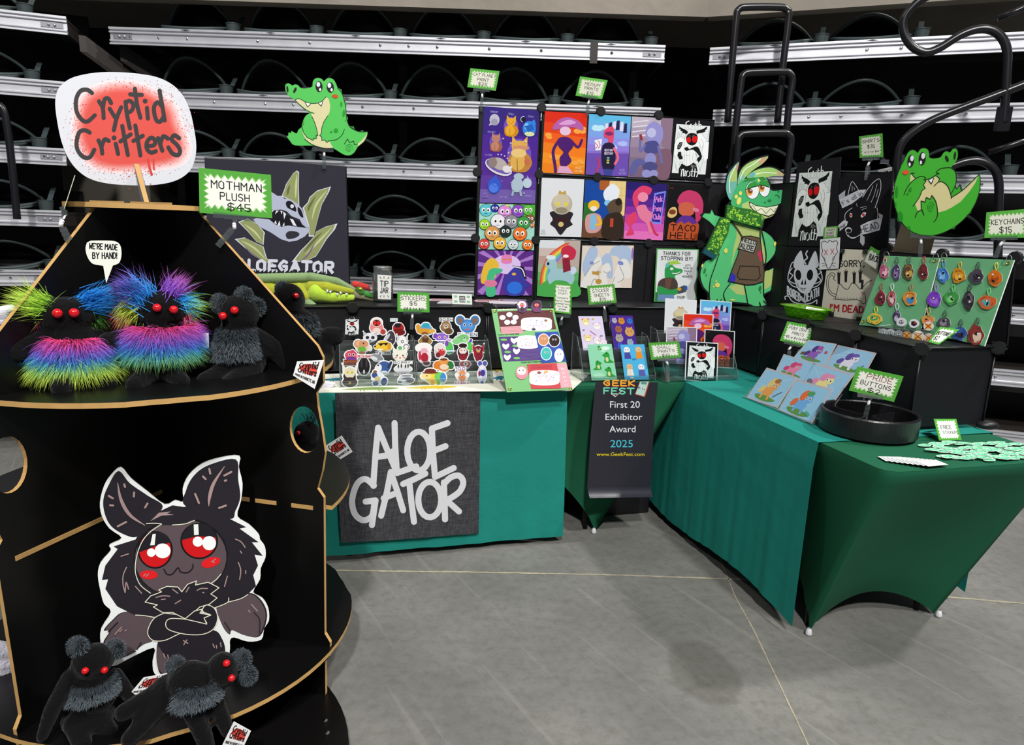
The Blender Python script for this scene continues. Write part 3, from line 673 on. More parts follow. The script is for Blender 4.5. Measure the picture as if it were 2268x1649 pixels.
grid('black panel grid holding the cat print column', g1, [(1199, 239), (1193, 386), (1186, 531), (1057, 381), (1052.8, 527)], PPb)
X4 = [[(1201, 245), (1330, 251), (1458, 258), (1582, 266)], [(1195, 388), (1322, 393), (1446, 399), (1570, 405)], [(1188, 532), (1315, 536), (1436, 540), (1558, 545)], [(1183, 665), (1307, 668), (1425, 671), (1546, 674)]]
g2 = [[X4[r][c], X4[r][c+1], X4[r+1][c+1], X4[r+1][c]] for r in range(3) for c in range(3)]
grid('wide black panel grid holding the framed character prints', g2, [(1330, 247), (1458, 255.5), (1322, 392.5), (1446, 399), (1567, 404), (1315, 534), (1435, 538), (1549, 541)], PPb,
     bars=[((1198, 384), (1320, 391)), ((1326, 391), (1442, 398)), ((1450, 398), (1564, 404)), ((1188, 528), (1312, 533)), ((1318, 533), (1432, 537))])
PCN = vthru(onz(1548, 672, ZC)+V((0, .06, 0)), onz(1655, 672, ZC)+V((0, .03, 0)))
grid('black panel set across the corner behind the green mascot cutout', [[(1568, 403), (1662, 411), (1656, 540), (1552, 541)], [(1552, 542), (1656, 541), (1650, 672), (1546, 672)]], [], PCN)
SP = vthru(onz(1655, 672, ZC), onz(1880, 705, ZC)); SPb = SP.off(-.012)
S4 = [[(1662, 411), (1758, 404), (1862, 380), (1980, 382)], [(1656, 541), (1745, 543), (1853, 548), (1966, 549)], [(1650, 672), (1736, 680), (1845, 692), (1955, 712)]]
grid('black panel grid holding the shirts on the right cubes', [[S4[r][c], S4[r][c+1], S4[r+1][c+1], S4[r+1][c]] for r in range(2) for c in range(3)], [(1966, 549)], SPb)
# key ring boards' backing grid
KB = vthru(onz(1903, 719, ZC)+E1*.12, onz(2180, 766, ZC)+E1*.115)
grid('black panel grid behind the two green keychain boards', [[(1950, 556), (2088, 566), (2070, 735), (1935, 712)], [(2090, 566), (2250, 571), (2232, 764), (2072, 736)]], [(2088, 563), (2250, 571)], KB)
# ================================================================ plywood display stand
AX = V((-1.061, 1.982, 0)); aR = math.radians(-12.27); aL = math.radians(-106.1)
uR = V((math.cos(aR), math.sin(aR), 0)); uL = V((math.cos(aL), math.sin(aL), 0))
PR = Pl(AX, V((-uR.y, uR.x, 0))); PLf = Pl(AX, V((-uL.y, uL.x, 0)))
def rho(x, y): p = PR.hit(x, y); return ((p-AX).dot(uR), p.z)
half = [rho(*q) for q in [(440, 474), (705, 765), (717, 790), (718, 845), (703, 868), (706, 900), (715, 950), (722, 1000), (716, 1040), (705, 1080), (719, 1100), (721, 1400), (733, 1420), (732, 1450), (722, 1462)]]+[(.522, 0.0)]
half[0] = (.172, 1.497)
prof = half + [(-a, b) for a, b in half[::-1]]
def hole(c, n=24): return [(c+.047*math.cos(2*math.pi*i/n), .892+.07*math.sin(2*math.pi*i/n)) for i in range(n)]
stand = wthing('display_stand', AX, 'tall black plywood display stand with round shelves and raw tan edges', 'display stand')
for u in (uR, uL):
    nn = V((-u.y, u.x, 0)); mb = MB()
    if nn.dot(EYE-AX) < 0: nn = -nn
    mb.slab(prof, [hole(.48), hole(-.48)], lambda a, b: AX+u*a+nn*.006+V((0, 0, b)), -nn*.012); mb.build('cross_panel', [LAM, PLY], stand)
def disc(c, r, z, th, n=72, notch=True):
    out = []
    for i in range(n):
        a = 2*math.pi*i/n; rr = r-(.008 if notch and i % 18 in (5, 6, 7) else 0); out.append((c.x+rr*math.cos(a), c.y+rr*math.sin(a)))
    mb = MB(); mb.slab(out, [], lambda a, b: V((a, b, z)), V((0, 0, -th))); return mb
disc(AX, .508, 1.06, .013).build('shelf', [LAM, PLY], stand)
disc(AX, .552, .2, .013).build('shelf', [LAM, PLY], stand)
# mid shelf: only behind the front quadrant
o_ = [(AX.x+.006*math.cos(aR+.8), AX.y+.006*math.sin(aR+.8))]+[(AX.x+.552*math.cos(a), AX.y+.552*math.sin(a)) for a in [aR+.02+(2*math.pi-(aR-aL)-.04)*i/60 for i in range(61)]]
mb = MB(); mb.slab(o_, [], lambda a, b: V((a, b, .66)), V((0, 0, -.013))); mb.build('shelf', [LAM, PLY], stand)
disc(AX, .2, 1.511, .013, notch=False).build('top_plate', [LAM, PLY], stand)
mb = disc(V((-1.01, 1.515, 0)), .6, .03, .028, notch=False); mb.build('base_plate', [LAM, LAM], stand)
for q in ((-.52, 1.75), (-.50, 1.70)):
    mb = MB(); mb.sph((q[0], q[1], .033), (.008, .008, .005), 8, 6); mb.build('bolt', CHROME, stand)
# tabs of the shelves showing through the panels
for z, rs in ((.66, (.22, .31, .43)), (.2, (.33, .42))):
    for r in rs:
        mb = MB(); nn = PR.n; mb.obox(AX+uR*r+nn*.0055+V((0, 0, z-.012)), uR*.07, nn*.003, V((0, 0, .012))); mb.build('shelf_tab', PLY, stand)
mb = MB(); nn = PLf.n; mb.obox(AX+uL*.03+nn*.0055+V((0, 0, .65)), uL*.462, nn*.003, V((0, 0, .012))); mb.build('shelf_joint', PLY, stand)
for q, w in ((-.06, .05), (.08, .06)):
    c = AX+uR*q-uL*0+V((0, 0, 1.512)); mb = MB(); mb.box(c+V((.0, -.1, .002)), (w*2, .012, .006), Matrix.Rotation(aR, 3, 'Z')); mb.build('panel_tab', PLY, stand)
# ---------------- Cryptid Critters board
def spray(a, T, cx, cy, rx, ry, n, col='e0524a'):
    random.seed(3)
    a.mb.col = hx(col)
    for i in range(n):
        r = 1.0+abs(random.gauss(0, .17)); th = random.uniform(0, 2*math.pi); x = cx+rx*r*math.cos(th); y = cy+ry*r*math.sin(th); q = random.uniform(1.5, 5)*(1.6 if random.random() < .1 else 1)
        a.mb.add([a.h(x+q*math.cos(2*math.pi*j/6), y+q*math.sin(2*math.pi*j/6)) for j in range(6)], [list(range(6))])
    a.lay += 1
SGN = fc(AX+V((.0, 0, 1.5))); Z = zt(110, 150, 4.85)
a = Art(SGN, Z)
out = crom([(60, 400), (75, 270), (130, 180), (260, 100), (500, 52), (760, 48), (1000, 70), (1180, 110), (1330, 190), (1440, 310), (1510, 470), (1550, 650), (1575, 830), (1560, 980), (1510, 1100), (1400, 1190), (1250, 1240), (1050, 1262), (800, 1258), (600, 1238), (430, 1190), (300, 1100), (200, 970), (130, 800), (85, 600)], True, 4)
a.base(out, .005, 'dfe1e8', 'd0d0d2')
for k, c in ((1.19, 'f3e6ea'), (1.165, 'f4dfe1'), (1.14, 'f4d6d8'), (1.115, 'f3cbcc'), (1.09, 'f2bfbe'), (1.065, 'f0b0ae'), (1.04, 'eea19d'), (1.015, 'eb918c'), (.99, 'e9827c'), (.965, 'e7736c'), (.94, 'e5675f'), (.915, 'e35d54'), (.89, 'e1554c')):
    a.poly(c, [(830+(x-830)*k, 690+(y-690)*k) for x, y in [(420, 330), (560, 250), (760, 215), (960, 240), (1150, 330), (1290, 450), (1340, 600), (1390, 720), (1420, 850), (1350, 980), (1180, 1030), (900, 1060), (650, 1060), (480, 1000), (380, 860), (330, 700), (340, 500)]], True)
spray(a, Z, 850, 660, 520, 430, 900)
a.line('d9433c', 26, [(1055, 985), (1075, 1080), (1095, 1145)]); a.line('d9433c', 18, [(1115, 985), (1120, 1090)])
K = '3d3a3c'
for pts in ([(455, 270), (400, 235), (330, 250), (285, 340), (290, 470), (350, 560), (410, 575), (485, 510)], [(530, 360), (570, 430), (580, 540)], [(575, 420), (590, 340), (630, 330), (660, 380)], [(645, 440), (700, 530)], [(768, 425), (720, 540), (690, 670)],
            [(815, 365), (830, 500), (862, 650)], [(815, 375), (860, 355), (900, 400), (880, 460), (835, 480)], [(915, 225), (940, 400), (975, 535)], [(865, 285), (930, 290), (990, 290)], [(1045, 430), (1055, 545)], [(1180, 245), (1215, 440), (1235, 565)], [(1210, 420), (1160, 370), (1120, 430), (1140, 550), (1185, 580), (1225, 520)],
            [(430, 695), (380, 670), (320, 690), (290, 790), (300, 880), (360, 955), (430, 960), (480, 880)], [(525, 780), (555, 850), (565, 920)], [(560, 840), (590, 770), (635, 785)], [(710, 815), (735, 925)], [(780, 625), (805, 760), (840, 935)], [(760, 790), (870, 715)], [(920, 620), (945, 760), (975, 940)], [(900, 785), (1000, 730)],
            [(1040, 840), (1120, 830), (1130, 780), (1090, 750), (1045, 800), (1045, 870), (1090, 910), (1140, 895)], [(1165, 755), (1190, 830), (1210, 890)], [(1190, 810), (1220, 735), (1270, 760)], [(1390, 755), (1340, 725), (1310, 770), (1370, 830), (1400, 890), (1380, 935), (1320, 920), (1275, 855)]):
    a.line(K, 44, pts, True); a.lay -= 1.9
a.ell(K, 1025, 358, 26); a.ell(K, 692, 752, 26)
sg = wthing('shop_sign', AX+V((0, 0, 1.511)), 'white rounded board lettered Cryptid Critters over red spray paint', 'sign')
a.build('sign_board', sg)
b0 = SGN.off(.055); P0 = SGN.hit(302, 362); P1 = SGN.hit(318, 452); P1.z = 1.512; F0 = b0.hit(327, 462); F0.z = 1.512
dx = SGN.n.cross(EZ).normalized()*.006; mb = MB(); mb.add([P0-dx, P1-dx, F0-dx, P0+dx, P1+dx, F0+dx], [(0, 1, 2), (5, 4, 3), (0, 3, 4, 1), (1, 4, 5, 2)]); mb.m = 1; mb.add([P0-dx, F0-dx, F0+dx, P0+dx], [(0, 1, 2, 3)]); mb.build('support_fin', [mat('primed_fin', '8f8f98', .7), PLY], sg)
# ---------------- speech bubble
Z = zt(0, 500, 2.984); B = PR.off(.02)
BUB = fc(onz(237, 868, 1.06)); a = Art(BUB, Z)
a.base(crom([(600, 98), (680, 97), (760, 102), (795, 130), (803, 190), (790, 240), (765, 256)], False, 4)+[(746, 262), (702, 378), (682, 264)]+crom([(660, 260), (610, 248), (578, 205), (565, 150), (575, 110)], False, 4), .004, 'eceee4')
a.text('17171c', "WE'RE MADE", 590, 150, 775, 160, 36, 7); a.text('17171c', 'BY HAND!', 612, 215, 775, 215, 38, 7)
tag(a.build('speech_bubble_sign'), "white speech bubble sign reading We're made by hand above the plushes", 'sign')
mb = MB(); p = BUB.hit(235, 626); mb.cyl(V((p.x, p.y, 1.06)), p, .002, 6)
# ---------------- mothman standee
MM = fc(onz(372, 1528, .2)+V((.0, 0, 0)), .05); Z = zt(200, 1000, 3.298); a = Art(MM, Z)
o1 = [(225, 112), (300, 195), (420, 290), (545, 385), (620, 355), (680, 365), (675, 270), (720, 170), (820, 85), (960, 40), (1090, 30), (1085, 110), (1112, 230), (1100, 360), (1075, 470), (1160, 530), (1230, 600), (1240, 640), (1275, 690), (1280, 770), (1245, 850), (1240, 930), (1190, 1025), (1260, 1070), (1300, 1140), (1305, 1230), (1270, 1290), (1250, 1370), (1150, 1385), (1050, 1355), (1020, 1380), (1020, 1440), (990, 1560), (880, 1640), (560, 1640), (470, 1620), (455, 1530), (465, 1430), (300, 1500), (160, 1565), (100, 1480), (75, 1390), (80, 1290), (150, 1170), (100, 1110), (75, 1020), (55, 900), (75, 810), (150, 720), (140, 680), (230, 630), (140, 560), (85, 470), (70, 370), (100, 250), (150, 170)]
a.base(crom(o1, True, 3), .006, 'eef1f0', 'b8b8b0')
D1, D2, PK, LW = '231f27', '5a4c51', 'a68b8a', 'e8e6d0'
wl = [(260, 1170), (170, 1230), (110, 1300), (150, 1310), (105, 1400), (170, 1500), (260, 1490), (340, 1440), (400, 1400), (470, 1360), (470, 1190)]
wr = [(920, 1120), (1000, 1080), (1150, 1035), (1240, 1090), (1280, 1200), (1230, 1340), (1130, 1340), (1030, 1300), (1010, 1330), (960, 1260)]
for w_ in (wl, wr): a.poly(D1, [(680+(x-680)*1.02, 1240+(y-1240)*1.03) for x, y in w_], True); a.poly(D2, w_, True)
a.poly(D1, [(205, 140), (290, 230), (420, 320), (530, 400), (420, 520), (340, 620), (240, 600), (150, 540), (105, 450), (95, 350), (130, 250)], True)
a.poly(D1, [(1062, 55), (1080, 200), (1095, 330), (1060, 430), (1010, 490), (700, 400), (700, 280), (760, 170), (870, 95)], True)
a.poly(D1, [(430, 470), (600, 390), (800, 420), (1010, 485), (1140, 550), (1090, 560), (1230, 660), (1180, 660), (1260, 760), (1200, 750), (1225, 830), (1190, 900), (1210, 980), (1130, 1060), (1010, 1095), (900, 1140), (700, 1180), (500, 1205), (370, 1190), (330, 1195), (200, 1130), (190, 1120), (110, 1000), (130, 930), (85, 935), (110, 830), (200, 710), (170, 690), (330, 640)], False)
a.ell('0f0d12', 660, 770, 348, 292, -.1); a.ell(D2, 660, 775, 335, 280, -.1, 36)
a.poly(D1, [(410, 525), (520, 440), (700, 400), (860, 420), (1000, 500), (900, 520), (760, 495), (690, 525), (600, 535)], True)
a.poly(PK, [(440, 505), (500, 445), (590, 435), (560, 450), (610, 460), (520, 465)], False)
for cx, cy, rx, ry, sp in ((473, 715, 122, 130, -.15), (795, 650, 130, 125, .1)):
    a.ell('0d0b10', cx, cy, rx+8, ry+8, 0, 30); a.ell('cf0f16', cx, cy, rx-6, ry-4, 0, 30)
a.poly('1b1920', crom([(352, 735), (370, 660), (430, 600), (500, 585), (560, 610), (592, 660)], False, 5)+[(470, 690)]); a.poly('1b1920', crom([(664, 645), (690, 580), (760, 528), (850, 530), (905, 580), (922, 625)], False, 5)+[(780, 615)])
a.poly('eef4ee', [(455, 600), (478, 598), (470, 680), (437, 682)]); a.poly('eef4ee', [(755, 530), (788, 528), (792, 605), (758, 608)])
for x, y, r, r2 in ((445, 735, 31, 31), (528, 722, 58, 54), (785, 655, 37, 37), (868, 666, 50, 52)): a.ell('fdfdfd', x, y, r, r2)
a.ell('e01b20', 427, 897, 66, 33, .02); a.ell('e01b20', 880, 806, 72, 36, -.3)
a.lines(PK, 7, [[(390, 905), (402, 890)], [(408, 908), (425, 890)], [(885, 800), (905, 806)], [(895, 795), (915, 782)]])
a.line('17131a', 9, [(538, 855), (560, 892), (600, 890), (640, 845), (660, 875), (710, 880), (745, 850), (750, 820)], True)
a.lines(LW, 6, [[(520, 527), (430, 590), (370, 670), (335, 780), (330, 880), (365, 970), (440, 1030)], [(410, 523), (470, 520), (520, 525)], [(600, 533), (690, 525), (760, 500)], [(880, 960), (920, 930), (955, 890)], [(330, 1190), (400, 1195), (480, 1210)], [(900, 1140), (1000, 1100), (1010, 1065)], [(1010, 1095), (1100, 1070), (1150, 1040)]])
a.poly(D1, [(490, 1400), (540, 1330), (700, 1300), (900, 1300), (960, 1360), (985, 1450), (960, 1560), (880, 1640), (560, 1640), (490, 1560)], True)
a.poly(D2, [(495, 1420), (560, 1500), (700, 1540), (640, 1640), (560, 1640), (490, 1560)], True)
def outl(col, pts, w=6): a.poly(col, pts); a.line(LW, w, pts, False, True)
outl(D1, crom([(540, 1175), (470, 1210), (430, 1270), (420, 1330), (460, 1375), (540, 1375), (620, 1340), (680, 1310)], False, 4)+[(760, 1200)])
outl(D1, crom([(850, 1115), (905, 1140), (930, 1210), (900, 1290), (820, 1330), (700, 1330), (580, 1300), (550, 1260), (570, 1220), (640, 1215), (760, 1230), (850, 1255), (830, 1210), (880, 1190), (830, 1170), (820, 1145)], True, 3))
outl(D1, [(400, 1095), (440, 1050), (520, 1020), (500, 1005), (560, 980), (640, 985), (668, 1020), (710, 965), (775, 940), (768, 970), (860, 950), (940, 990), (880, 1035), (925, 1065), (870, 1110), (800, 1130), (700, 1220), (600, 1170), (530, 1172), (460, 1130), (490, 1115)])
outl(D1, [(690, 1218), (760, 1160), (820, 1145), (800, 1175), (880, 1190), (830, 1210), (850, 1255), (720, 1225)])
for pts in ([(200, 225), (225, 350), (290, 460), (400, 535)], [(980, 105), (900, 230), (870, 330), (865, 395)]): a.line(PK, 26, pts, True, taper=True)
a.lines(PK, 15, [[(135, 320), (165, 338)], [(145, 388), (168, 390)], [(248, 235), (254, 255)], [(320, 295), (318, 325)], [(400, 405), (418, 375)], [(200, 542), (262, 510)], [(868, 122), (876, 158)], [(822, 178), (842, 198)], [(978, 172), (1030, 145)], [(982, 210), (992, 206)], [(765, 305), (793, 372)], [(940, 408), (990, 390)]], False)
a.lines(PK, 8, [[(225, 760), (280, 742)], [(265, 840), (240, 900), (240, 970), (255, 1025)], [(255, 1020), (262, 950), (280, 1000)], [(330, 980), (375, 1030)], [(1060, 635), (1100, 655), (1130, 695)], [(1095, 722), (1105, 738)], [(1080, 805), (1098, 860), (1090, 930)], [(1134, 865), (1134, 885)], [(1000, 905), (980, 980)], [(480, 1060), (530, 1048), (580, 1052)], [(520, 1075), (548, 1072)], [(600, 1000), (640, 1030)], [(700, 1020), (720, 985)], [(780, 1008), (810, 995), (855, 995)], [(620, 1105), (660, 1080)], [(820, 1025), (830, 1025)], [(680, 1375), (712, 1395)], [(705, 1370), (682, 1405)], [(895, 1400), (905, 1425)], [(920, 1410), (922, 1430)], [(950, 1390), (955, 1420)], [(535, 1470), (545, 1500)], [(565, 1480), (570, 1500)], [(1175, 1110), (1220, 1160)], [(1155, 1155), (1165, 1170)], [(180, 1330), (230, 1275)], [(215, 1310), (232, 1295)], [(255, 1305), (262, 1298)]])
a.lines(D1, 7, [[(980, 1240), (1020, 1300)], [(1195, 1170), (1235, 1220), (1235, 1320)], [(340, 1440), (370, 1390)], [(270, 1480), (330, 1450)], [(200, 1240), (130, 1310)]])
tag(a.build('character_standee'), 'large flat cutout of a dark fluffy moth creature with red eyes and crossed arms', 'standee')
# ---------------- plush toys
EYER = mat('red_bead_eye', 'd0121a', .15, spec=.8)
def fur(name, parent, strands, w=.0009):
    mb = MB(); mb.m = 0
    for root, d, L_, cols, droop in strands:
        d = d.normalized(); side = d.cross(V((random.gauss(0, 1), random.gauss(0, 1), random.gauss(0, 1)))).normalized(); n = 4; p = root.copy(); pts = []
        for i in range(n+1):
            pts.append(p.copy()); p += d*(L_/n); d = (d+V((0, 0, -droop/n))).normalized()
        for i in range(n):
            w0, w1 = w*(1-i/n), w*(1-(i+1)/n); k = i/max(1, n-1)*(len(cols)-1); j = min(int(k), len(cols)-2) if len(cols) > 1 else 0
            c = cols[0] if len(cols) == 1 else tuple(cols[j][q]*(1-(k-j))+cols[j+1][q]*(k-j) for q in range(4)); mb.col = c
            mb.add([pts[i]-side*w0, pts[i]+side*w0, pts[i+1]+side*w1, pts[i+1]-side*w1], [(0, 1, 2, 3)])
    return mb.build(name, FURM, parent)
RB = [hx(c) for c in ('d93a6e', 'e2559a', 'a35fd6', '5a78e8', '2c9be8', '6fd08c', 'cfe85a')]
GRY = [hx(c) for c in ('22272b', '4c555c', '7d8890')]
def rainbow(k):
    k = max(0, min(.999, k))*(len(RB)-1); j = int(k); return tuple(RB[j][q]*(1-(k-j))+RB[j+1][q]*(k-j) for q in range(4))
EARM = mat('grey_fleece_ear', '2e353a', .9, noise=.3, nscale=80, bump=.5, bscale=120)
def rv(s=1): return V((random.gauss(0, s), random.gauss(0, s), random.gauss(0, s)))
def plush(base, label, group, body, eyes, eye_r, tufts, ruff, tagq=None, voxel=.006):
    """all coordinates are photo pixels plus a depth offset toward the viewer, on a plane facing the viewer"""
    pl = fc(base); o = wthing('plush_toy', base, label, 'plush toy', group)
    q = lambda x, y, d=0: pl.hit(x, y)+pl.n*d
    bl = []
    for b in body:
        if len(b) == 2: bl.append((q(*b[0]), V(b[1]), Matrix.Rotation(math.atan2(pl.n.y, pl.n.x)+math.pi/2, 3, 'Z')))
        else: bl.append((q(*b[0]), q(*b[1]), b[2], b[3]))
    blobs('body', bl, VEL, o, voxel)
    for e in eyes:
        mb = MB(); mb.sph(q(*e), (eye_r, eye_r, eye_r), 14, 10); mb.build('eye', EYER, o, smooth=True)
    for (r0, d0, L_, n, cf, spread, rad, droop) in tufts:
        p = q(*r0); d = q(r0[0]+d0[0], r0[1]+d0[1], r0[2]+d0[2])-p; S = []
        for i in range(int(n*1.5)):
            k = random.random(); S.append((p+rv(rad), d.normalized()+rv(spread), L_*random.uniform(.55, 1.1), cf(k), droop))
        if L_ < .025:
            mb = MB(); mb.sph(p, (.024, .014, .026), 12, 8, Matrix.Rotation(math.atan2(pl.n.y, pl.n.x)+math.pi/2, 3, 'Z')); mb.build('ear', EARM, o, smooth=True)
            S = [(p+(V((w_.x*.02, w_.y*.012, w_.z*.022)) if 1 else p), w_+rv(.35), .011*random.uniform(.6, 1.1), cf(random.random()), .4) for w_ in [rv().normalized() for _ in range(1500)]]
        fur('ear_fur', o, S)
    for (top, bot, hw, dep, n, L_, cf, droop, lift) in ruff:
        A_, B_ = q(*top), q(*bot); sx = EZ.cross(pl.n).normalized(); S = []
        for i in range(n):
            k = random.random()**.9; th = random.uniform(-1.45, 1.45); wv = hw[0]+(hw[1]-hw[0])*k
            p = A_.lerp(B_, k)+sx*math.sin(th)*wv+pl.n*math.cos(th)*dep
            S.append((p, sx*math.sin(th)*.8+pl.n*math.cos(th)*.5+V((0, 0, lift))+rv(.22), L_*random.uniform(.6, 1.1), cf(k), droop))
        fur('fur_ruff', o, S)
    if tagq:
        for (quad, pt, face) in tagq:
            tp = Pl(q(*pt), pl.n); a = Art(tp, quadT(quad, 10, 10)); a.base([(0, 0), (10, 0), (10, 10), (0, 10)], .0012, 'f2f2f2')
            if face:
                a.ell('e8493c', 5, 3.7, 3.6, 2.3, 0, 16); a.ell('e8493c', 5.6, 4.4, 3.2, 1.9, 0, 16)
                a.text('1a1a1c', 'Cryptid', 1.4, 3.6, 8.4, 3.3, 2.6, .45); a.text('1a1a1c', 'Critters', 1.4, 6.4, 8.8, 6.0, 2.4, .45); a.text('444444', 'MADE IN EVERETT, WA', .8, 8.8, 9.2, 8.5, 1.0, .25)
            h = a.build('hang_tag', o); h['label'] = 'white paper hang tag'
    return o
G1, B1, P1c = hx('b8e34a'), hx('2d8fe0'), hx('b06ad8')
def cf_rain(k): c = rainbow(k); return [c, rainbow(min(1, k+.22))]
def cf(*cs): return lambda k: [hx(c) for c in cs]
def cf_mix(*cs): return lambda k: [hx(cs[int(k*len(cs)) % len(cs)])]
TG = ()
plush(onz(165, 848, 1.06), 'leftmost rainbow furred black moth plush on the upper shelf', 'plush toys on the display stand',
      [((147, 697, 0), (.072, .05, .046)), ((165, 765, 0), (.06, .05, .07)), ((178, 815, .0), (.07, .055, .045)), ((150, 828, .03), (135, 843, .085), .03, .024), ((195, 828, .03), (238, 838, .06), .03, .022), ((110, 745, 0), (30, 775, .03), .024, .028), ((45, 780, .03), (8, 800, .03), .022, .012), ((215, 745, 0), (262, 770, .01), .022, .022), ((262, 770, .01), (268, 815, .02), .02, .01)],
      [(127, 688, .052), (163, 687, .052)], .0115,
      [((107, 683, .01), (-50, -20, 0), .085, 420, cf('7fb83a', 'b8e34a', 'd4f06a'), .3, .011, .35), ((190, 670, .01), (60, -18, 0), .075, 420, cf('1f7fd8', '2d8fe0', '3aa4ee'), .28, .012, .3), ((200, 690, .0), (30, 30, 0), .05, 120, cf('3aa46a', '7fc84a'), .3, .01, .8), ((90, 700, .0), (-20, 40, 0), .045, 90, cf('8f2a44', '6b2a50'), .3, .009, .6)],
      [((166, 742, 0), (168, 812, 0), (.062, .085), .06, 5600, .06, cf_rain, 1.1, -.25)])
plush(onz(350, 838, 1.06), 'rainbow furred black moth plush sitting in the middle of the upper shelf', 'plush toys on the display stand',
      [((357, 685, 0), (.064, .05, .05)), ((357, 760, 0), (.058, .05, .07)), ((350, 812, 0), (.07, .055, .045)), ((330, 825, .03), (300, 838, .08), .03, .024), ((375, 820, .03), (400, 832, .07), .028, .022), ((310, 735, 0), (240, 755, .02), .022, .026), ((300, 730, 0), (262, 790, .02), .02, .02), ((262, 790, .02), (262, 825, .02), .02, .012), ((400, 740, 0), (440, 785, .02), .02, .02), ((440, 785, .02), (465, 780, .01), .018, .008)],
      [(347, 676, .052), (383, 680, .052)], .0105,
      [((322, 668, .01), (-55, -45, 0), .085, 380, cf('2d8fe0', '3aa4ee', '9a6ad8'), .34, .014, .4), ((300, 680, .0), (-40, 30, 0), .07, 300, cf('cfe85a', 'b8e34a', 'e05a70'), .3, .012, .9), ((378, 650, .01), (20, -30, 0), .06, 260, cf('8f5ad8', 'b06ad8', 'd070c8'), .34, .012, .3), ((395, 672, .01), (50, 0, 0), .065, 260, cf('2d8fe0', '3ab4d8', 'b8e34a'), .3, .012, .5), ((405, 695, 0), (15, 40, 0), .045, 120, cf('e05a70', 'c060c0'), .3, .01, .8), ((300, 640, .01), (-40, -10, 0), .05, 160, cf('2d8fe0', '9a5ad8'), .3, .012, .2)],
      [((358, 718, 0), (355, 780, 0), (.066, .068), .058, 5600, .06, lambda k: cf_rain(k*.72), 1.2, -.1)],
      [([(440, 738), (462, 737), (463, 770), (443, 768)], (450, 755, -.01), False)])
GR = 'grey and black moth plush'
def greyc(k): return [GRY[0], GRY[1], GRY[2]] if k > .4 else [GRY[0], GRY[1]]
plush(onz(525, 822, 1.06), GR+' sitting at the right of the upper shelf, looking left', 'plush toys on the display stand',
      [((530, 692, 0), (.056, .05, .052)), ((525, 755, 0), (.055, .05, .07)), ((530, 805, 0), (.075, .055, .04)), ((505, 815, .02), (455, 830, .07), .03, .022), ((560, 812, .02), (500, 838, .09), .03, .022), ((565, 740, 0), (605, 770, .01), .022, .03), ((605, 770, .01), (635, 815, .02), .028, .012)],
      [(519, 682, .05), (494, 695, .045)], .011,
      [((540, 655, .01), (20, -25, 0), .020, 1100, greyc, .75, .014, .4), ((568, 680, .0), (25, 20, 0), .020, 1100, greyc, .75, .015, .8), ((487, 672, 0), (-30, 5, 0), .018, 900, greyc, .75, .012, .6)],
      [((525, 722, 0), (520, 790, 0), (.045, .066), .062, 4200, .017, greyc, 1.0, -.25)],
      [([(658, 800), (718, 797), (697, 861), (649, 831)], (684, 828, .15), True)])
plush(onz(185, 1607, .2), GR+' sitting at the left of the bottom shelf facing forward', 'plush toys on the display stand',
      [((206, 1462, 0), (.05, .045, .042)), ((210, 1530, 0), (.055, .05, .062)), ((195, 1585, 0), (.062, .055, .036)), ((155, 1500, 0), (115, 1555, .03), .022, .02), ((115, 1555, .03), (92, 1610, .04), .02, .014), ((255, 1495, 0), (285, 1530, .02), .02, .018), ((165, 1590, .02), (180, 1612, .07), .028, .022), ((220, 1590, .02), (245, 1600, .06), .028, .022)],
      [(186, 1464, .044), (228, 1463, .044)], .0085,
      [((172, 1432, .0), (-15, -18, 0), .016, 1000, greyc, .8, .012, .4), ((255, 1437, .0), (15, -18, 0), .018, 1100, greyc, .8, .014, .4)],
      [((205, 1492, 0), (205, 1530, 0), (.045, .062), .055, 3400, .015, greyc, 1.0, -.2)],
      [([(318, 1500), (371, 1490), (345, 1535), (286, 1538)], (325, 1515, .03), True)])
plush(onz(430, 1597, .2), GR+' lying on the bottom shelf with head turned right', 'plush toys on the display stand',
      [((490, 1468, .03), (.04, .045, .045)), ((420, 1500, .02), (.055, .05, .055)), ((380, 1535, .0), (.06, .05, .05)), ((360, 1545, .02), (290, 1605, .05), .028, .022), ((340, 1540, 0), (275, 1560, .03), .026, .022), ((420, 1545, .03), (450, 1600, .06), .026, .022), ((450, 1600, .06), (470, 1660, .09), .022, .014), ((480, 1545, .03), (500, 1590, .05), .022, .018)],
      [(507, 1466, .07), (497, 1439, .06)], .009,
      [((532, 1445, .03), (25, -15, 0), .018, 1000, greyc, .8, .014, .5), ((545, 1480, .03), (15, 30, 0), .018, 1000, greyc, .8, .016, .6), ((390, 1475, 0), (-20, -10, 0), .02, 200, greyc, .6, .01, .4)],
      [((440, 1480, .02), (430, 1530, .02), (.05, .06), .055, 3600, .018, greyc, 1.0, -.1)],
      [([(518, 1597), (556, 1618), (536, 1660), (492, 1650)], (520, 1630, .07), True)])
plush(onz(740, 790, 1.06)+V((-.19, .2, 0)), 'black moth plush behind the right slope of the stand', 'plush toys on the display stand',
      [((640, 665, 0), (.055, .05, .06)), ((670, 730, 0), (.06, .05, .07)), ((735, 742, .02), (.045, .04, .035)), ((690, 775, 0), (.09, .05, .04)), ((720, 760, .03), (728, 800, .06), .026, .022), ((735, 740, .02), (755, 730, .03), .02, .012)],
      [(655, 651, .05)], .01, [((625, 640, 0), (-10, -25, 0), .018, 500, greyc, .5, .016, .3)], [((660, 690, 0), (680, 740, 0), (.05, .05), .05, 900, .018, greyc, 1, -.2)],
      [([(690, 711), (707, 712), (703, 735), (692, 737)], (700, 725, .0), False)])
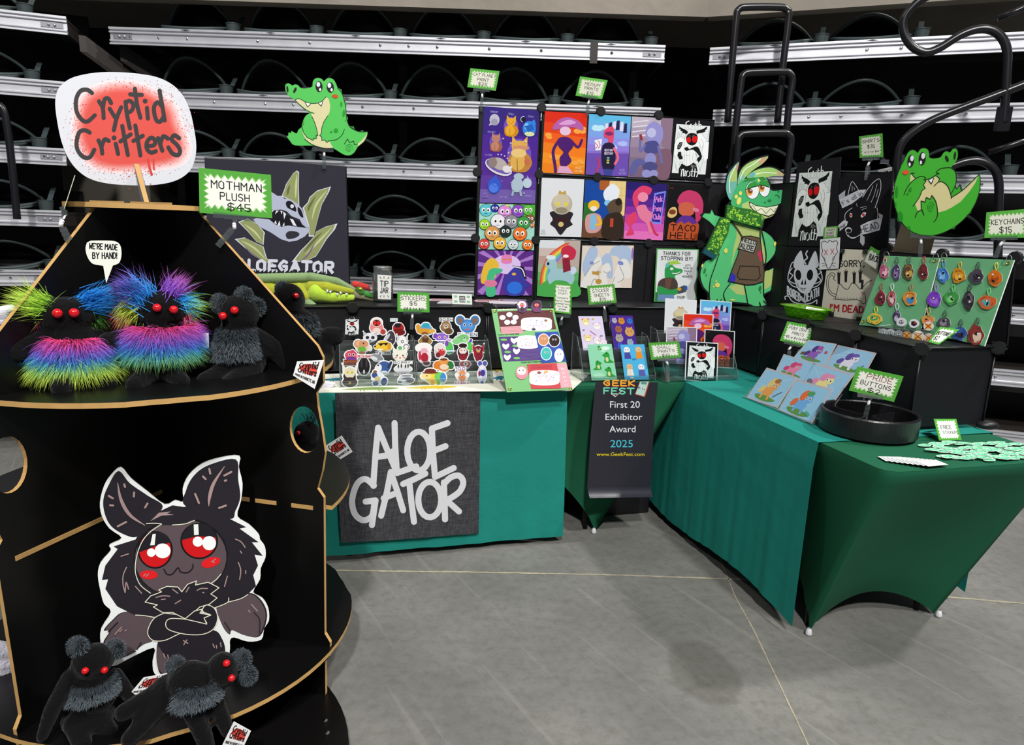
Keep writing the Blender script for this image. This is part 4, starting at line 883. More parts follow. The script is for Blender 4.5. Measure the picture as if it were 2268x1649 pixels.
plush(onz(770, 1000, .66)+V((-.2, .12, 0)), 'black moth plush on the middle shelf, its tag hanging past the right edge', 'plush toys on the display stand',
      [((690, 1000, 0), (.06, .05, .06)), ((680, 960, 0), (.05, .05, .05)), ((690, 1050, 0), (.08, .06, .06)), ((715, 1070, .02), (750, 1080, .03), .03, .02)], [(660, 950, .05)], .009, [((690, 930, 0), (0, -20, 0), .03, 150, greyc, .5, .016, .3)], [],
      [([(719, 988), (757, 964), (781, 1000), (742, 1024)], (750, 994, .04), True)])
# white gloved plush paws at the edges
FUZ = mat('white_fleece', 'e4e0f0', .9, sheen=.5, bump=.5, bscale=120)
def paw(base, px, lab):
    pl = fc(base); q = lambda x, y, d=0: pl.hit(x, y)+pl.n*d
    o = blobs('plush_paw', [(q(*p0), q(*p1), r0, r1) for p0, p1, r0, r1 in px], FUZ, None, .006); tag(o, lab, 'plush toy', 'white fleece plush paws')
paw(onz(5, 720, 1.06)+V((0, .12, 0)), [((-30, 700), (25, 682), .03, .016), ((-30, 690), (10, 700), .03, .014), ((-40, 720), (5, 712), .03, .012)], 'white fleece plush paw at the left photo edge on the upper shelf')
paw(onz(20, 1500, .2)+V((0, .05, .0)), [((-40, 1440), (30, 1440), .035, .02), ((-30, 1470), (36, 1465), .03, .02), ((-30, 1490), (25, 1485), .026, .016)], 'white fleece plush paw at the left photo edge low on the stand')
paw(onz(722, 858, ZT+.012)+V((0, .02, 0)), [((690, 852), (735, 855), .012, .009), ((690, 862), (725, 865), .012, .009), ((690, 845), (740, 848), .011, .008)], 'small white fleece plush paw on the runner beside the stand')
# ================================================================ price signs in clear clips
def burst(n1, n2, w, h, m=7, d=6):
    out = []
    def side(x0, y0, x1, y1, n, nx, ny):
        for i in range(n):
            k = i/n; k2 = (i+.5)/n
            out.append((x0+(x1-x0)*k, y0+(y1-y0)*k)); out.append((x0+(x1-x0)*k2+nx*d, y0+(y1-y0)*k2+ny*d))
    side(m, m, w-m, m, n1, 0, 1); side(w-m, m, w-m, h-m, n2, -1, 0); side(w-m, h-m, m, h-m, n1, 0, -1); side(m, h-m, m, m, n2, 1, 0)
    return out
def sign(quad, plane, lines, label, h=62, group='green bordered price signs', green='55a83c', col='1f1c22', fc_='f2f3e8', name='price_sign', bm=7, bd=6):
    a = Art(plane, quadT(quad, 100, h)); a.base([(0, 0), (100, 0), (100, h), (0, h)], .0015, green, '4f9a3a')
    a.poly('9ccb84', burst(9, 6, 100, h, bm-1, bd)); a.poly(fc_, burst(9, 6, 100, h, bm+.6, bd))
    for L in lines:
        t, x0, x1, y, hh = L[:5]; a.text(L[5] if len(L) > 5 else col, t, x0, y-hh*.06, x1, y-hh*.06, hh*.82, max(1.1, hh*.115))
    return tag(a.build(name), label, 'price sign', group)
def clip(plane, j0, j1, ball, foot, lab, fw=9):
    q = lambda p, d=0: plane.hit(*p)+plane.n*d
    A_, B_, C_, D_ = q(j0), q(j1), q(ball), q(foot); n = plane.n; o = wthing('sign_clip', D_, lab, 'clip', 'clear plastic sign clips')
    ax = (B_-A_); up = n.cross(ax).normalized()
    if up.z < 0: up = -up
    mb = MB(); mb.obox(A_-n*.006-up*.006, ax, n*.004, up*.016); mb.obox(A_+n*.002-up*.006, ax, n*.003, up*.016)
    for k in (.08, .3, .55, .8): mb.cyl(A_+ax*k-n*.006-up*.004, A_+ax*k+n*.006-up*.004, .004, 8)
    mb.build('jaw', CLR, o)
    m = (A_+B_)/2-up*.006; mb = MB(); mb.cyl(m, m.lerp(C_, .5), .009, 10, .004); mb.build('socket', CLR, o)
    d = (m-C_).normalized(); mb = MB(); mb.cyl(C_-d*.007, C_+d*.007, .0052, 12); mb.sph(C_+d*.007, .0056, 10, 8); mb.build('ball_joint', WHITE, o, smooth=True)
    f = (D_-C_); L_ = f.length; f.normalize(); s = n.cross(f).normalized(); mb = MB(); c0 = C_+f*.008
    for sg_ in (-1, 1):
        mb.obox(c0+n*sg_*.004-s*.008, s*.016, f*(L_-.008)+n*sg_*.003, n*sg_*.002)
    for k in (.15, .4, .65): mb.obox(c0+f*(L_*k)-s*.009-n*.006, s*.018, f*.004, n*.012)
    mb.build('grip', CLR, o); return o
def S(base_px, dep_plane, lean=0): return fc(dep_plane.hit(*base_px), lean)
p = S((497, 528), PR.off(.01)); sign([(440, 371), (600, 387), (603, 483), (442, 471)], p, [('MOTHMAN', 17, 86, 27, 13), ('PLUSH', 29, 69, 42, 12), ('$45', 39, 70, 56, 12)], 'large green and white price sign reading Mothman plush $45')
clip(p, (472, 476), (563, 486), (519, 502), (482, 545), 'clear clip holding the Mothman plush sign on the slope of the stand')
# card seen edge on at the left slope
p = S((150, 515), PLf.off(.01)); e0, e1 = p.hit(141, 463), p.hit(165, 388); vd = (e0-EYE).normalized(); vd.z = 0
mb = MB(); mb.add([e0, e1, e1+vd*.13, e0+vd*.13]+[q+V((.002, 0, 0)) for q in (e0, e1, e1+vd*.13, e0+vd*.13)], [(0, 1, 2, 3), (7, 6, 5, 4), (0, 4, 5, 1), (1, 5, 6, 2), (2, 6, 7, 3), (3, 7, 4, 0)])
tag(mb.build('price_sign', mat('card_edge', 'c9cfb4', .7)), 'price card turned edge-on above the left slope of the stand', 'price sign', 'green bordered price signs')
clip(p, (136, 468), (146, 464), (135, 496), (152, 532), 'clear clip on the left slope of the stand holding the edge-on card')
p = S((912, 730), PT(.2)); sign([(880, 645.5), (950.6, 648), (951.4, 691.7), (880, 689.6)], p, [('STICKERS', 12, 87, 26, 14), ('$5', 38, 61, 42, 14), ('OR 5 for $20', 22, 84, 55, 7)], 'green and white sign reading Stickers $5 above the sticker racks')
clip(p, (893, 691), (934, 691.5), (913, 701.5), (911.5, 729), 'clear clip under the Stickers $5 sign')
p = PP.off(.004); sign([(1041.8, 150.8), (1106.5, 157.5), (1098, 201), (1035, 192.7)], p, [('CAT PLANET', 14, 91, 25, 12), ('PRINT', 30, 70, 41, 12), ('$25', 36, 66, 56, 12)], 'small green sign reading Cat planet print $25 on top of the grid', h=67, fc_='dcdccb')
clip(p, (1048.5, 198), (1085.4, 201), (1068, 213), (1065, 247), 'clear clip under the Cat planet print sign')
sign([(1284.8, 169), (1346, 177.6), (1333.4, 219.5), (1274.7, 211.8)], p, [('MEDIUM', 24, 78, 28, 12), ('PRINTS', 26, 76, 43, 12), ('$15', 38, 62, 58, 11)], 'small green sign reading Medium prints $15 on top of the grid', h=68, fc_='d6d6c4')
clip(p, (1290, 213), (1323, 218), (1303, 228), (1300, 257), 'clear clip under the Medium prints sign')
p = SP.off(.006); sign([(1902.5, 302), (1954, 295), (1956, 347), (1904, 350)], p, [('SHIRTS', 14, 87, 34, 17), ('$35', 34, 66, 58, 17), ('or 2 for $60', 22, 84, 77, 9)], 'green and white sign reading Shirts $35 above the fox shirt', h=98, fc_='dfe0cf')
clip(p, (1911, 352), (1947, 350), (1923, 364), (1919.6, 399), 'clear clip under the Shirts $35 sign')
p = fc(KB.hit(2204, 571)+KB.n*.012); sign([(2184.8, 470), (2277, 462), (2276, 526), (2180, 526.6)], p, [('KEYCHAINS', 14, 90, 34, 15), ('$15', 34, 62, 54, 16)], 'green and white sign reading Keychains $15 at the right photo edge', h=66, fc_='dfe0cf')
clip(p, (2194, 528), (2254, 527), (2216, 541), (2204, 571), 'clear clip under the Keychains $15 sign')
p = S((1243, 712), PT(.325)); sign([(1227.4, 626.7), (1267, 629.4), (1265, 696), (1226, 691)], p, [('DO YOU LIKE', 15, 86, 28, 11), ('FREE', 26, 72, 46, 13), ('STUFF?', 24, 76, 62, 12), ('Complete', 16, 80, 86, 12), ('one of these', 14, 86, 103, 11), ('scavenger hunts', 12, 88, 118, 10), ('for free', 22, 76, 134, 11), ('prizes!', 30, 70, 149, 11)], 'tall green sign asking Do you like free stuff beside the activity board', h=168)
clip(p, (1228, 699), (1263, 701), (1244, 706), (1242, 719), 'clear clip under the free stuff sign')
p = S((1341, 713), PT(.32)); sign([(1300, 633), (1360.8, 628.8), (1366, 670), (1304.4, 675)], p, [('STICKER', 18, 76, 26, 13), ('SHEETS', 22, 76, 42, 13), ('$10', 40, 64, 57, 12)], 'green sign reading Sticker sheets $10 above the sheet rack', h=68)
clip(p, (1318.5, 674), (1354, 671), (1338.8, 682), (1341, 712), 'clear clip under the Sticker sheets sign')
p = fc(PT(-.006).hit(1480, 846)); sign([(1436, 759), (1503.7, 755), (1510, 791), (1442, 797)], p, [('SMALL', 25, 69, 24, 11), ('PRINTS', 27, 80, 37, 11), ('$10', 38, 64, 51, 11)], 'green sign reading Small prints $10 in front of the small prints rack', h=58)
clip(p, (1456, 796), (1494, 794), (1478, 804), (1480, 845), 'clear clip standing under the Small prints sign')
p = fc(bp(.27, -.16, ZT)); sign([(1743.7, 711), (1804.8, 722), (1787, 768), (1727, 754)], p, [('PONY CRAFT', 15, 90, 26, 13), ('PRINTS', 32, 74, 42, 12), ('$10, or all 6 for $50', 16, 88, 56, 10)], 'green sign reading Pony craft prints $10 above the blue card rack', h=72)
clip(p, (1737, 757), (1774.5, 766), (1748.5, 772), (1747, 792), 'clear clip under the Pony craft prints sign')
# ================================================================ curled and sitting crocodile cutouts
def cutout(plane, Z, sil, green, cs, label, dark='0d2610'):
    a = Art(plane, Z); a.base(crom(sil, True, 3), .005, dark, '101510')
    cx = sum(p[0] for p in sil)/len(sil); cy = sum(p[1] for p in sil)/len(sil)
    return a
G1 = Pl(bp(-1.6, .60, 1.1), E2); Z = zt(620, 160, 7.495)
sil = [(90, 240), (100, 200), (140, 185), (185, 205), (207, 222), (250, 203), (300, 215), (345, 260), (420, 268), (500, 255), (542, 230), (545, 160), (580, 110), (630, 95), (690, 110), (730, 148), (780, 105), (830, 97), (890, 125), (930, 190), (960, 265), (1020, 330), (1060, 440), (1090, 560), (1100, 700), (1120, 820), (1160, 900), (1230, 950), (1320, 985), (1390, 995), (1450, 985), (1440, 1060), (1390, 1150), (1300, 1225), (1275, 1260), (1230, 1330), (1160, 1375), (1080, 1370), (1000, 1330), (890, 1265), (780, 1265), (650, 1240), (540, 1215), (250, 1210), (170, 1140), (115, 1060), (140, 1050), (145, 1000), (188, 1005), (195, 975), (275, 1015), (310, 950), (360, 910), (372, 850), (400, 770), (440, 710), (495, 670), (400, 610), (300, 520), (250, 460), (160, 400), (100, 320)]
a = Art(G1, Z); GR_ = '52c457'
a.base([(660+(x-660)*1.012, 740+(y-740)*1.012) for x, y in crom(sil, True, 3)], .005, '0e2a12', '121812')
for t in ([(965, 260), (1022, 285), (1030, 330)], [(1078, 470), (1112, 520), (1095, 590)], [(1108, 715), (1132, 765), (1118, 800)], [(1165, 895), (1225, 900), (1240, 945)], [(1325, 980), (1370, 960), (1400, 985)]): a.poly('3a8f45', t)
a.lay -= 4; a.poly(GR_, crom(sil, True, 3))
BE = 'dad4a2'; OL = '0d2a12'
a.poly(BE, [(255, 462), (320, 440), (420, 495), (560, 520), (680, 490), (770, 405), (815, 455), (835, 560), (825, 660), (790, 725), (735, 810), (700, 910), (690, 1010), (660, 1050), (695, 1090), (690, 1130), (740, 1128), (778, 1160), (830, 1150), (850, 1200), (885, 1250), (780, 1265), (650, 1240), (540, 1200), (430, 1115), (380, 1020), (370, 970), (440, 1080), (550, 1130), (605, 1100), (630, 1045), (610, 940), (575, 830), (535, 735), (520, 685), (570, 680), (430, 610), (330, 530)])
a.poly(BE, [(1448, 995), (1440, 1060), (1390, 1150), (1300, 1225), (1290, 1190), (1360, 1130), (1420, 1060)])
a.poly('fbfbfb', [(420, 500), (460, 575), (512, 522)]); a.poly('fbfbfb', [(638, 515), (688, 560), (710, 485)])
for pts, sm in (([(252, 455), (320, 437), (420, 490), (560, 520), (690, 485), (770, 402)], 1), ([(250, 462), (350, 560), (470, 650), (570, 680)], 1), ([(532, 735), (580, 840), (610, 940), (630, 1048), (597, 1050), (605, 1105), (560, 1093), (550, 1130), (450, 1080), (390, 1000), (368, 900)], 0), ([(795, 720), (730, 820), (695, 920), (690, 1010), (660, 1048), (695, 1075), (695, 1132), (745, 1122), (778, 1165), (815, 1135)], 0), ([(815, 1135), (940, 1115), (1030, 1040), (1070, 945)], 1), ([(1070, 1190), (1120, 1105), (1160, 1165), (1225, 1140), (1235, 1200), (1285, 1190)], 0), ([(420, 500), (460, 575), (512, 522)], 0), ([(638, 515), (688, 560), (710, 485)], 0), ([(960, 265), (1020, 330), (1060, 440), (1090, 560), (1100, 700), (1120, 820), (1160, 900), (1230, 950), (1320, 985), (1450, 985)], 1), ([(415, 1110), (520, 1190), (650, 1240), (780, 1262), (890, 1258)], 1)):
    a.line(OL, 11, pts, bool(sm))
for e in ((650, 237, 58, 92, -.1, '070907'), (837, 250, 60, 88, -.1, '070907'), (638, 202, 30, 41, 0, 'e6e8f4'), (668, 288, 18, 25, 0, 'f4f4fa'), (820, 217, 30, 43, 0, 'e6e8f4'), (858, 292, 18, 27, 0, 'f4f4fa'), (125, 280, 16, 56, -.12, '0a120a'), (250, 296, 21, 50, .45, '0a120a'), (915, 398, 54, 32, .1, 'b86a28'), (915, 398, 48, 27, .1, 'c64f12'), (1020, 528, 18, 42, 0, '169a1e'), (1060, 680, 20, 58, .05, '169a1e'), (1088, 800, 7, 18, 0, '169a1e'), (930, 965, 36, 36, 0, '139a1c'), (852, 988, 18, 18, 0, '139a1c'), (390, 840, 12, 38, .15, '3fa02a')): a.ell(e[5], *e[:5])
a.line('2fa03c', 8, [(1145+r*math.cos(t), 1258+1.1*r*math.sin(t)) for t, r in [(i*.35, 4+i*1.75) for i in range(38)]])
tag(a.build('crocodile_cutout'), 'sitting green cartoon crocodile cutout above the dark skull banner', 'cutout', 'green crocodile cutouts')
clip(G1.off(-.003), (698, 331), (738.7, 334), (718, 343), (718, 374), 'clear clip holding the sitting crocodile cutout')
G2 = fc(KB.hit(2036, 568)+KB.n*.01); Z = zt(1960, 310, 7.17); a = Art(G2, Z); GR_ = '38a526'; OL = '0b1c0c'
sil = [(330, 270), (380, 190), (440, 160), (490, 178), (520, 205), (560, 152), (620, 132), (680, 155), (700, 210), (708, 280), (780, 295), (880, 275), (930, 205), (980, 180), (1032, 200), (1070, 150), (1120, 137), (1150, 175), (1155, 260), (1120, 350), (1052, 440), (1110, 500), (1138, 590), (1120, 720), (1140, 772), (1190, 705), (1215, 740), (1222, 795), (1340, 680), (1440, 590), (1495, 548), (1508, 640), (1500, 760), (1470, 900), (1400, 1060), (1290, 1210), (1150, 1340), (1000, 1430), (850, 1490), (700, 1512), (550, 1495), (400, 1430), (270, 1300), (190, 1130), (147, 950), (152, 760), (192, 590), (260, 420), (310, 320)]
a.base([(800+(x-800)*1.018, 820+(y-820)*1.018) for x, y in crom(sil, True, 3)], .006, '0c1c0e', '2a2018')
for t in ([(290, 370), (250, 400), (260, 440)], [(135, 850), (108, 900), (138, 960)], [(190, 1230), (200, 1290), (250, 1300)], [(380, 1440), (420, 1490), (470, 1490)], [(700, 1520), (740, 1550), (790, 1510)], [(1050, 1410), (1100, 1415), (1130, 1365)], [(1320, 1180), (1360, 1160), (1385, 1100)], [(1500, 830), (1530, 790), (1510, 740)]): a.poly('1f6a2a', t)
a.lay -= 7; a.poly(GR_, crom(sil, True, 3)); BE = 'cbc28c'
a.poly(BE, [(480, 1020), (540, 930), (590, 800), (640, 760), (615, 715), (655, 650), (640, 625), (700, 640), (780, 590), (830, 570), (868, 615), (850, 662), (900, 665), (980, 720), (1030, 800), (1052, 915), (1180, 830), (1340, 700), (1490, 555), (1430, 690), (1340, 820), (1200, 980), (1060, 1070), (960, 1120), (840, 1150), (700, 1150), (520, 1120)])
a.poly(BE, [(405, 545), (435, 555), (488, 612), (400, 665)]); a.poly('2fa01f', [(1060, 880), (1060, 840), (1120, 740), (1140, 775), (1190, 710), (1210, 800), (1120, 850)])
a.poly(GR_, [(580, 1100), (575, 965), (640, 985), (655, 910), (720, 940), (745, 878), (810, 980), (838, 1150), (800, 1280), (640, 1300), (500, 1220), (520, 1130)])
a.poly('e9eaf2', [(693, 640), (738, 696), (776, 602)])
for pts, sm in (([(300, 870), (350, 760), (440, 650), (540, 585), (610, 582), (650, 600)], 1), ([(650, 600), (618, 628), (655, 650), (610, 710), (640, 765), (590, 800)], 0), ([(590, 800), (540, 920), (445, 1050)], 1), ([(400, 545), (430, 525), (468, 525)], 1), ([(430, 530), (450, 570), (490, 608)], 1), ([(640, 630), (720, 610), (800, 560), (855, 535)], 1), ([(860, 530), (815, 515), (870, 460), (960, 440), (1060, 445), (1125, 520), (1130, 680), (1055, 850)], 1), ([(820, 570), (870, 615), (848, 665), (780, 730)], 0), ([(850, 665), (920, 665), (1000, 740), (1045, 860), (1055, 925)], 1), ([(1052, 915), (1220, 805), (1350, 690), (1492, 550)], 1), ([(1120, 740), (1140, 775), (1190, 705), (1218, 800)], 0), ([(580, 1105), (575, 965), (640, 985), (655, 910), (720, 940), (745, 878)], 0), ([(745, 878), (810, 980), (838, 1150), (820, 1240), (780, 1300)], 1), ([(485, 1225), (510, 1150), (580, 1105)], 1), ([(585, 1100), (620, 1190)], 0), ([(693, 640), (738, 696), (776, 602)], 0)): a.line(OL, 13, pts, bool(sm))
for e in ((412, 332, 52, 102, .12, '050705'), (594, 295, 55, 105, .1, '050705'), (430, 290, 28, 46, .1, 'd4d6e0'), (392, 387, 18, 31, 0, 'dcdce6'), (608, 252, 31, 49, .1, 'd4d6e0'), (571, 356, 18, 30, 0, 'dcdce6'), (330, 512, 52, 38, -.2, 'c5502c'), (330, 512, 42, 30, -.2, 'e2432e'), (985, 295, 23, 53, -.4, '071007'), (1112, 247, 17, 64, .1, '071007'), (190, 820, 18, 92, .04, '148414'), (170, 1035, 14, 45, 0, '148414'), (245, 1215, 42, 84, -.15, '148414'), (380, 1395, 34, 26, .6, '148414'), (405, 785, 22, 36, .2, '148414'), (362, 853, 14, 17, 0, '148414')): a.ell(e[5], *e[:5])
a.line('1f8a18', 8, [(730+.75*r*math.cos(t), 1065+1.1*r*math.sin(t)) for t, r in [(i*.35, 6+i*2.1) for i in range(36)]])
tag(a.build('crocodile_cutout'), 'curled up green cartoon crocodile cutout above the keychain boards', 'cutout', 'green crocodile cutouts')
clip(G2.off(-.004), (2016, 522), (2064, 526), (2040, 536), (2038, 570), 'clear clip holding the curled crocodile cutout')
mb = MB(); pj = fc(KB.hit(2015, 560)-KB.n*.10); mb.add([pj.hit(*q) for q in ((1998, 500), (2050, 520), (2066, 530), (2054, 575), (2000, 572), (1975, 570), (1985, 540))]+[pj.hit(*q)-pj.n*.05 for q in ((1998, 500), (2050, 520), (2066, 530), (2054, 575), (2000, 572), (1975, 570), (1985, 540))], [list(range(7)), list(range(7, 14))[::-1]]+[(i, (i+1) % 7, 7+(i+1) % 7, 7+i) for i in range(7)])
tag(mb.build('paper_bag', mat('kraft_paper', 'a4937a', .85, noise=.25, nscale=9, bump=.6, bscale=14), bevel=.006), 'crumpled tan paper bag behind the curled crocodile cutout', 'bag')
mb = MB(); cl = lambda x, y: pr.hit(x, y); mb.tube([cl(1963, 420), cl(1958, 400), cl(1962, 378)], .012, 8); mb.cyl(cl(1945, 380), cl(1975, 374), .01, 8); mb.obox(cl(1958, 362)-V((.02, 0, 0)), V((.045, 0, 0)), V((0, .012, 0)), V((0, 0, .02)))
tag(mb.build('rail_clamp', CHROME), 'chrome wing nut clamp on the black tube right of the curled crocodile', 'clamp')
# ================================================================ skull banner
BN = Pl(bp(-1.6, .615, 1.1), E2); Z = zt(440, 340, 5.497); a = Art(BN, Z)
a.base([(70, 55), (1000, 95), (1788, 155), (1832, 1640), (1400, 1690), (130, 1690)], .003, '33323c', '2a2930')
W_ = 'd6d8e6'; LFc = '929a66'
def leaf(pts, hl, hl2=None):
    a.poly(W_, [p for p in pts]); c = (sum(p[0] for p in pts)/len(pts), sum(p[1] for p in pts)/len(pts))
    a.poly(LFc, [(c[0]+(x-c[0])*.9, c[1]+(y-c[1])*.955) for x, y in pts]); a.line('c3c894', 26, hl, True, taper=True)
    if hl2: a.line('676f46', 30, hl2, True, taper=True)
leaf([(1010, 520), (1045, 430), (1065, 370), (1105, 310), (1150, 240), (1195, 205), (1222, 225), (1218, 400), (1225, 640), (1120, 570)], [(1195, 260), (1185, 400), (1180, 540)], [(1110, 380), (1090, 450), (1080, 510)])
leaf([(1265, 660), (1330, 590), (1350, 530), (1440, 450), (1540, 420), (1610, 400), (1590, 460), (1500, 620), (1450, 800), (1400, 1010), (1340, 1010), (1340, 900)], [(1560, 450), (1430, 620), (1380, 800)], [(1420, 520), (1350, 640), (1330, 700)])
leaf([(1130, 1320), (1240, 1180), (1340, 1080), (1410, 1000), (1430, 950), (1540, 890), (1690, 850), (1660, 920), (1560, 1040), (1430, 1250), (1300, 1310)], [(1620, 900), (1450, 1080), (1300, 1230)], [(1500, 960), (1380, 1080), (1280, 1200)])
leaf([(480, 830), (600, 790), (720, 860), (805, 960), (795, 1115), (700, 1070), (600, 950)], [(560, 860), (680, 950), (770, 1060)])
leaf([(440, 1040), (560, 1020), (700, 1090), (790, 1130), (830, 1270), (940, 1370), (760, 1300), (600, 1180)], [(520, 1060), (680, 1150), (820, 1290)])
a.poly('33323c', [(800, 990), (860, 900), (1340, 1000), (1340, 1060), (1230, 1180), (1100, 1330), (900, 1330), (830, 1260), (790, 1120)])
a.line('7c6a86', 22, [(1420, 1080), (1330, 1230), (1240, 1310)], True, taper=True); a.line('7c6a86', 20, [(560, 1130), (650, 1220), (760, 1290)], True, taper=True)
SK = 'b4b9cf'
a.poly('1d1c24', [(860, 660), (1100, 760), (1280, 860), (1340, 920), (1000, 900), (860, 790)])
a.poly(SK, [(700, 540), (885, 465), (960, 515), (1010, 515), (1045, 550), (1120, 555), (1200, 610), (1260, 670), (1300, 770), (1330, 860), (1335, 910), (1310, 900), (1260, 860), (1230, 800), (1130, 760), (1070, 700), (1000, 680), (920, 690), (860, 660), (700, 640)])
a.poly('1d1c24', [(1062, 600), (1090, 575), (1140, 590), (1180, 650), (1185, 705), (1120, 680), (1075, 650)], True); a.ell(W_, 1138, 640, 22, 24)
a.poly('1d1c24', [(1210, 650), (1250, 690), (1275, 775), (1235, 760), (1208, 700)], True)
a.poly(SK, [(655, 800), (700, 785), (860, 800), (930, 860), (1010, 890), (1090, 875), (1200, 890), (1350, 910), (1350, 945), (1290, 1010), (1190, 1060), (1100, 1072), (1000, 1040), (880, 960), (740, 890)])
a.poly('33323c', [(1060, 985), (1100, 945), (1190, 950), (1228, 980), (1190, 1020), (1090, 1040)], True)
for t in ([(900, 680), (915, 690), (895, 715)], [(930, 740), (945, 695), (975, 695)], [(995, 695), (1020, 700), (1010, 740)], [(1030, 705), (1065, 735), (1040, 800)], [(960, 870), (985, 815), (995, 880)], [(1020, 880), (1042, 835), (1045, 880)], [(920, 845), (940, 810), (950, 860)], [(1110, 790), (1150, 800), (1195, 885), (1150, 870)]): a.poly('e6e8f0', t)
a.text(W_, 'ALOEGATOR', 470, 1415, 1630, 1450, 125, 38)
tag(a.build('skull_banner', m=CLOTHP), 'dark cloth banner with a crocodile skull among aloe leaves lettered Aloegator', 'banner')
mb = MB(); mb.tube([BN.hit(1784/5.497+440, 368)-BN.n*.012, BN.hit(772, 600)-BN.n*.012, BN.hit(772, 600)-BN.n*.012-EZ*(BN.hit(772, 600).z-ZC-.005)], .007, 8)
mb.tube([BN.hit(452, 350)-BN.n*.012, BN.hit(764, 368)-BN.n*.012], .007, 8)
tag(mb.build('banner_stand', TUBE), 'thin black frame behind the skull banner', 'stand')
# ================================================================ green mascot with scarf and apron
AL = Pl(onz(1672, 678, ZC), PP.n); Z = zt(1540, 330, 4.579); a = Art(AL, Z)
sil = [(60, 680), (90, 645), (150, 650), (165, 605), (190, 660), (280, 690), (322, 690), (325, 570), (362, 520), (330, 460), (310, 370), (320, 270), (370, 190), (445, 120), (440, 180), (435, 270), (470, 190), (560, 120), (650, 85), (740, 68), (690, 150), (600, 210), (680, 186), (780, 183), (860, 220), (905, 268), (800, 275), (725, 295), (760, 350), (772, 408), (860, 410), (940, 395), (962, 420), (950, 480), (910, 540), (850, 568), (820, 640), (770, 690), (700, 712), (690, 790), (672, 825), (760, 870), (810, 940), (825, 1000), (800, 1080), (715, 1165), (700, 1240), (770, 1215), (865, 1165), (875, 1230), (850, 1340), (780, 1430), (692, 1482), (720, 1540), (715, 1590), (600, 1597), (530, 1572), (400, 1555), (280, 1552), (140, 1550), (130, 1460), (80, 1400), (45, 1300), (50, 1220), (100, 1130), (180, 1100), (200, 800), (130, 730)]
a.base([(470+(x-470)*1.02, 830+(y-830)*1.012) for x, y in crom(sil, True, 3)], .005, '10161a', '0c0e10')
GA, GB = '55c078', 'b0c474'
a.poly(GA, [(70, 682), (95, 652), (150, 655), (168, 615), (192, 668), (290, 700), (230, 800), (200, 790), (140, 730)])
body = [(360, 720), (500, 760), (660, 820), (690, 950), (700, 1230), (760, 1220), (860, 1172), (868, 1230), (845, 1335), (770, 1425), (690, 1475), (712, 1540), (705, 1582), (600, 1588), (530, 1562), (400, 1548), (280, 1545), (148, 1543), (138, 1460), (85, 1395), (55, 1300), (60, 1220), (110, 1135), (200, 1095), (250, 950), (330, 830)]
a.poly(GA, body, True); a.poly(GA, [(670, 835), (755, 875), (805, 945), (815, 1000), (795, 1070), (710, 1155), (700, 1000)], True)
a.poly(GB, [(400, 740), (500, 780), (650, 830), (665, 900), (700, 1000), (700, 1160), (560, 1100), (430, 1000), (370, 1180), (390, 1000), (420, 860)], True)
a.poly(GB, [(705, 1250), (770, 1225), (858, 1175), (862, 1225), (820, 1330), (700, 1420)], True); a.poly(GB, [(340, 1400), (420, 1360), (500, 1385), (510, 1480), (420, 1470)])
leafs = (([(362, 515), (318, 440), (316, 340), (345, 240), (440, 130), (425, 230), (420, 370)], '6ab0a2', [(350, 440), (345, 320), (375, 240), (410, 170)]), ([(435, 380), (438, 280), (480, 190), (570, 125), (735, 74), (685, 145), (590, 210), (510, 285)], '9fc272', [(455, 300), (500, 210), (580, 160), (660, 100)]), ([(520, 285), (590, 225), (690, 192), (780, 190), (855, 225), (898, 266), (800, 270), (715, 288), (600, 290)], '9cc46c', [(570, 265), (680, 240), (760, 240), (825, 245)]))
for pts, c, hl in leafs:
    a.poly(c, pts, True); a.line('e2efd8', 9, hl, True)
a.poly('a4be6c', [(345, 250), (400, 180), (425, 240), (418, 330), (350, 330)]); a.poly('c0957a', [(440, 132), (395, 190), (425, 225)]); a.poly('c79a7c', [(735, 74), (640, 105), (650, 160), (690, 140)]); a.poly('cfa07c', [(898, 266), (850, 225), (820, 240), (840, 266)]); a.poly('62aeb0', [(525, 283), (590, 228), (610, 250), (590, 286)]); a.poly('6cb6a0', [(436, 370), (440, 290), (475, 240), (500, 280)])
a.line('e2efd8', 9, [(350, 440), (345, 320), (375, 240), (410, 170)], True); a.line('e2efd8', 9, [(455, 300), (500, 210), (580, 160), (660, 100)], True)
a.poly('40ad6a', [(368, 570), (375, 480), (410, 390), (470, 320), (560, 290), (690, 285), (735, 320), (765, 415), (860, 418), (935, 402), (952, 425), (940, 480), (900, 535), (840, 558), (760, 600), (640, 640), (480, 630)], True)
a.poly(GB, [(470, 560), (545, 525), (600, 600), (700, 690), (640, 650), (480, 610)])
a.poly('2d8037', [(470, 340), (530, 292), (620, 292), (600, 315), (520, 330)]); a.poly('2d8037', [(630, 290), (690, 280), (715, 310), (660, 312)])
a.poly('b4c27e', [(640, 655), (740, 690), (800, 660), (815, 640), (770, 685), (700, 708)])
for cx, cy, rx, ry in ((578, 418, 66, 86), (700, 398, 54, 84)):
    a.ell('10141a', cx, cy, rx+5, ry+5); a.ell('e6eaee', cx, cy, rx, ry)
a.ell('e0a04a', 548, 435, 34, 38); a.ell('7a4420', 555, 425, 25, 26); a.ell('e0a04a', 672, 395, 30, 40); a.ell('7a4420', 675, 388, 22, 26); a.ell('f4f4f4', 562, 416, 6); a.ell('f4f4f4', 684, 380, 6)
a.poly('2d8f38', crom([(515, 410), (540, 355), (585, 335), (630, 350), (640, 375)], False, 4)); a.poly('2d8f38', crom([(648, 365), (670, 325), (710, 318), (745, 345), (748, 385)], False, 4))
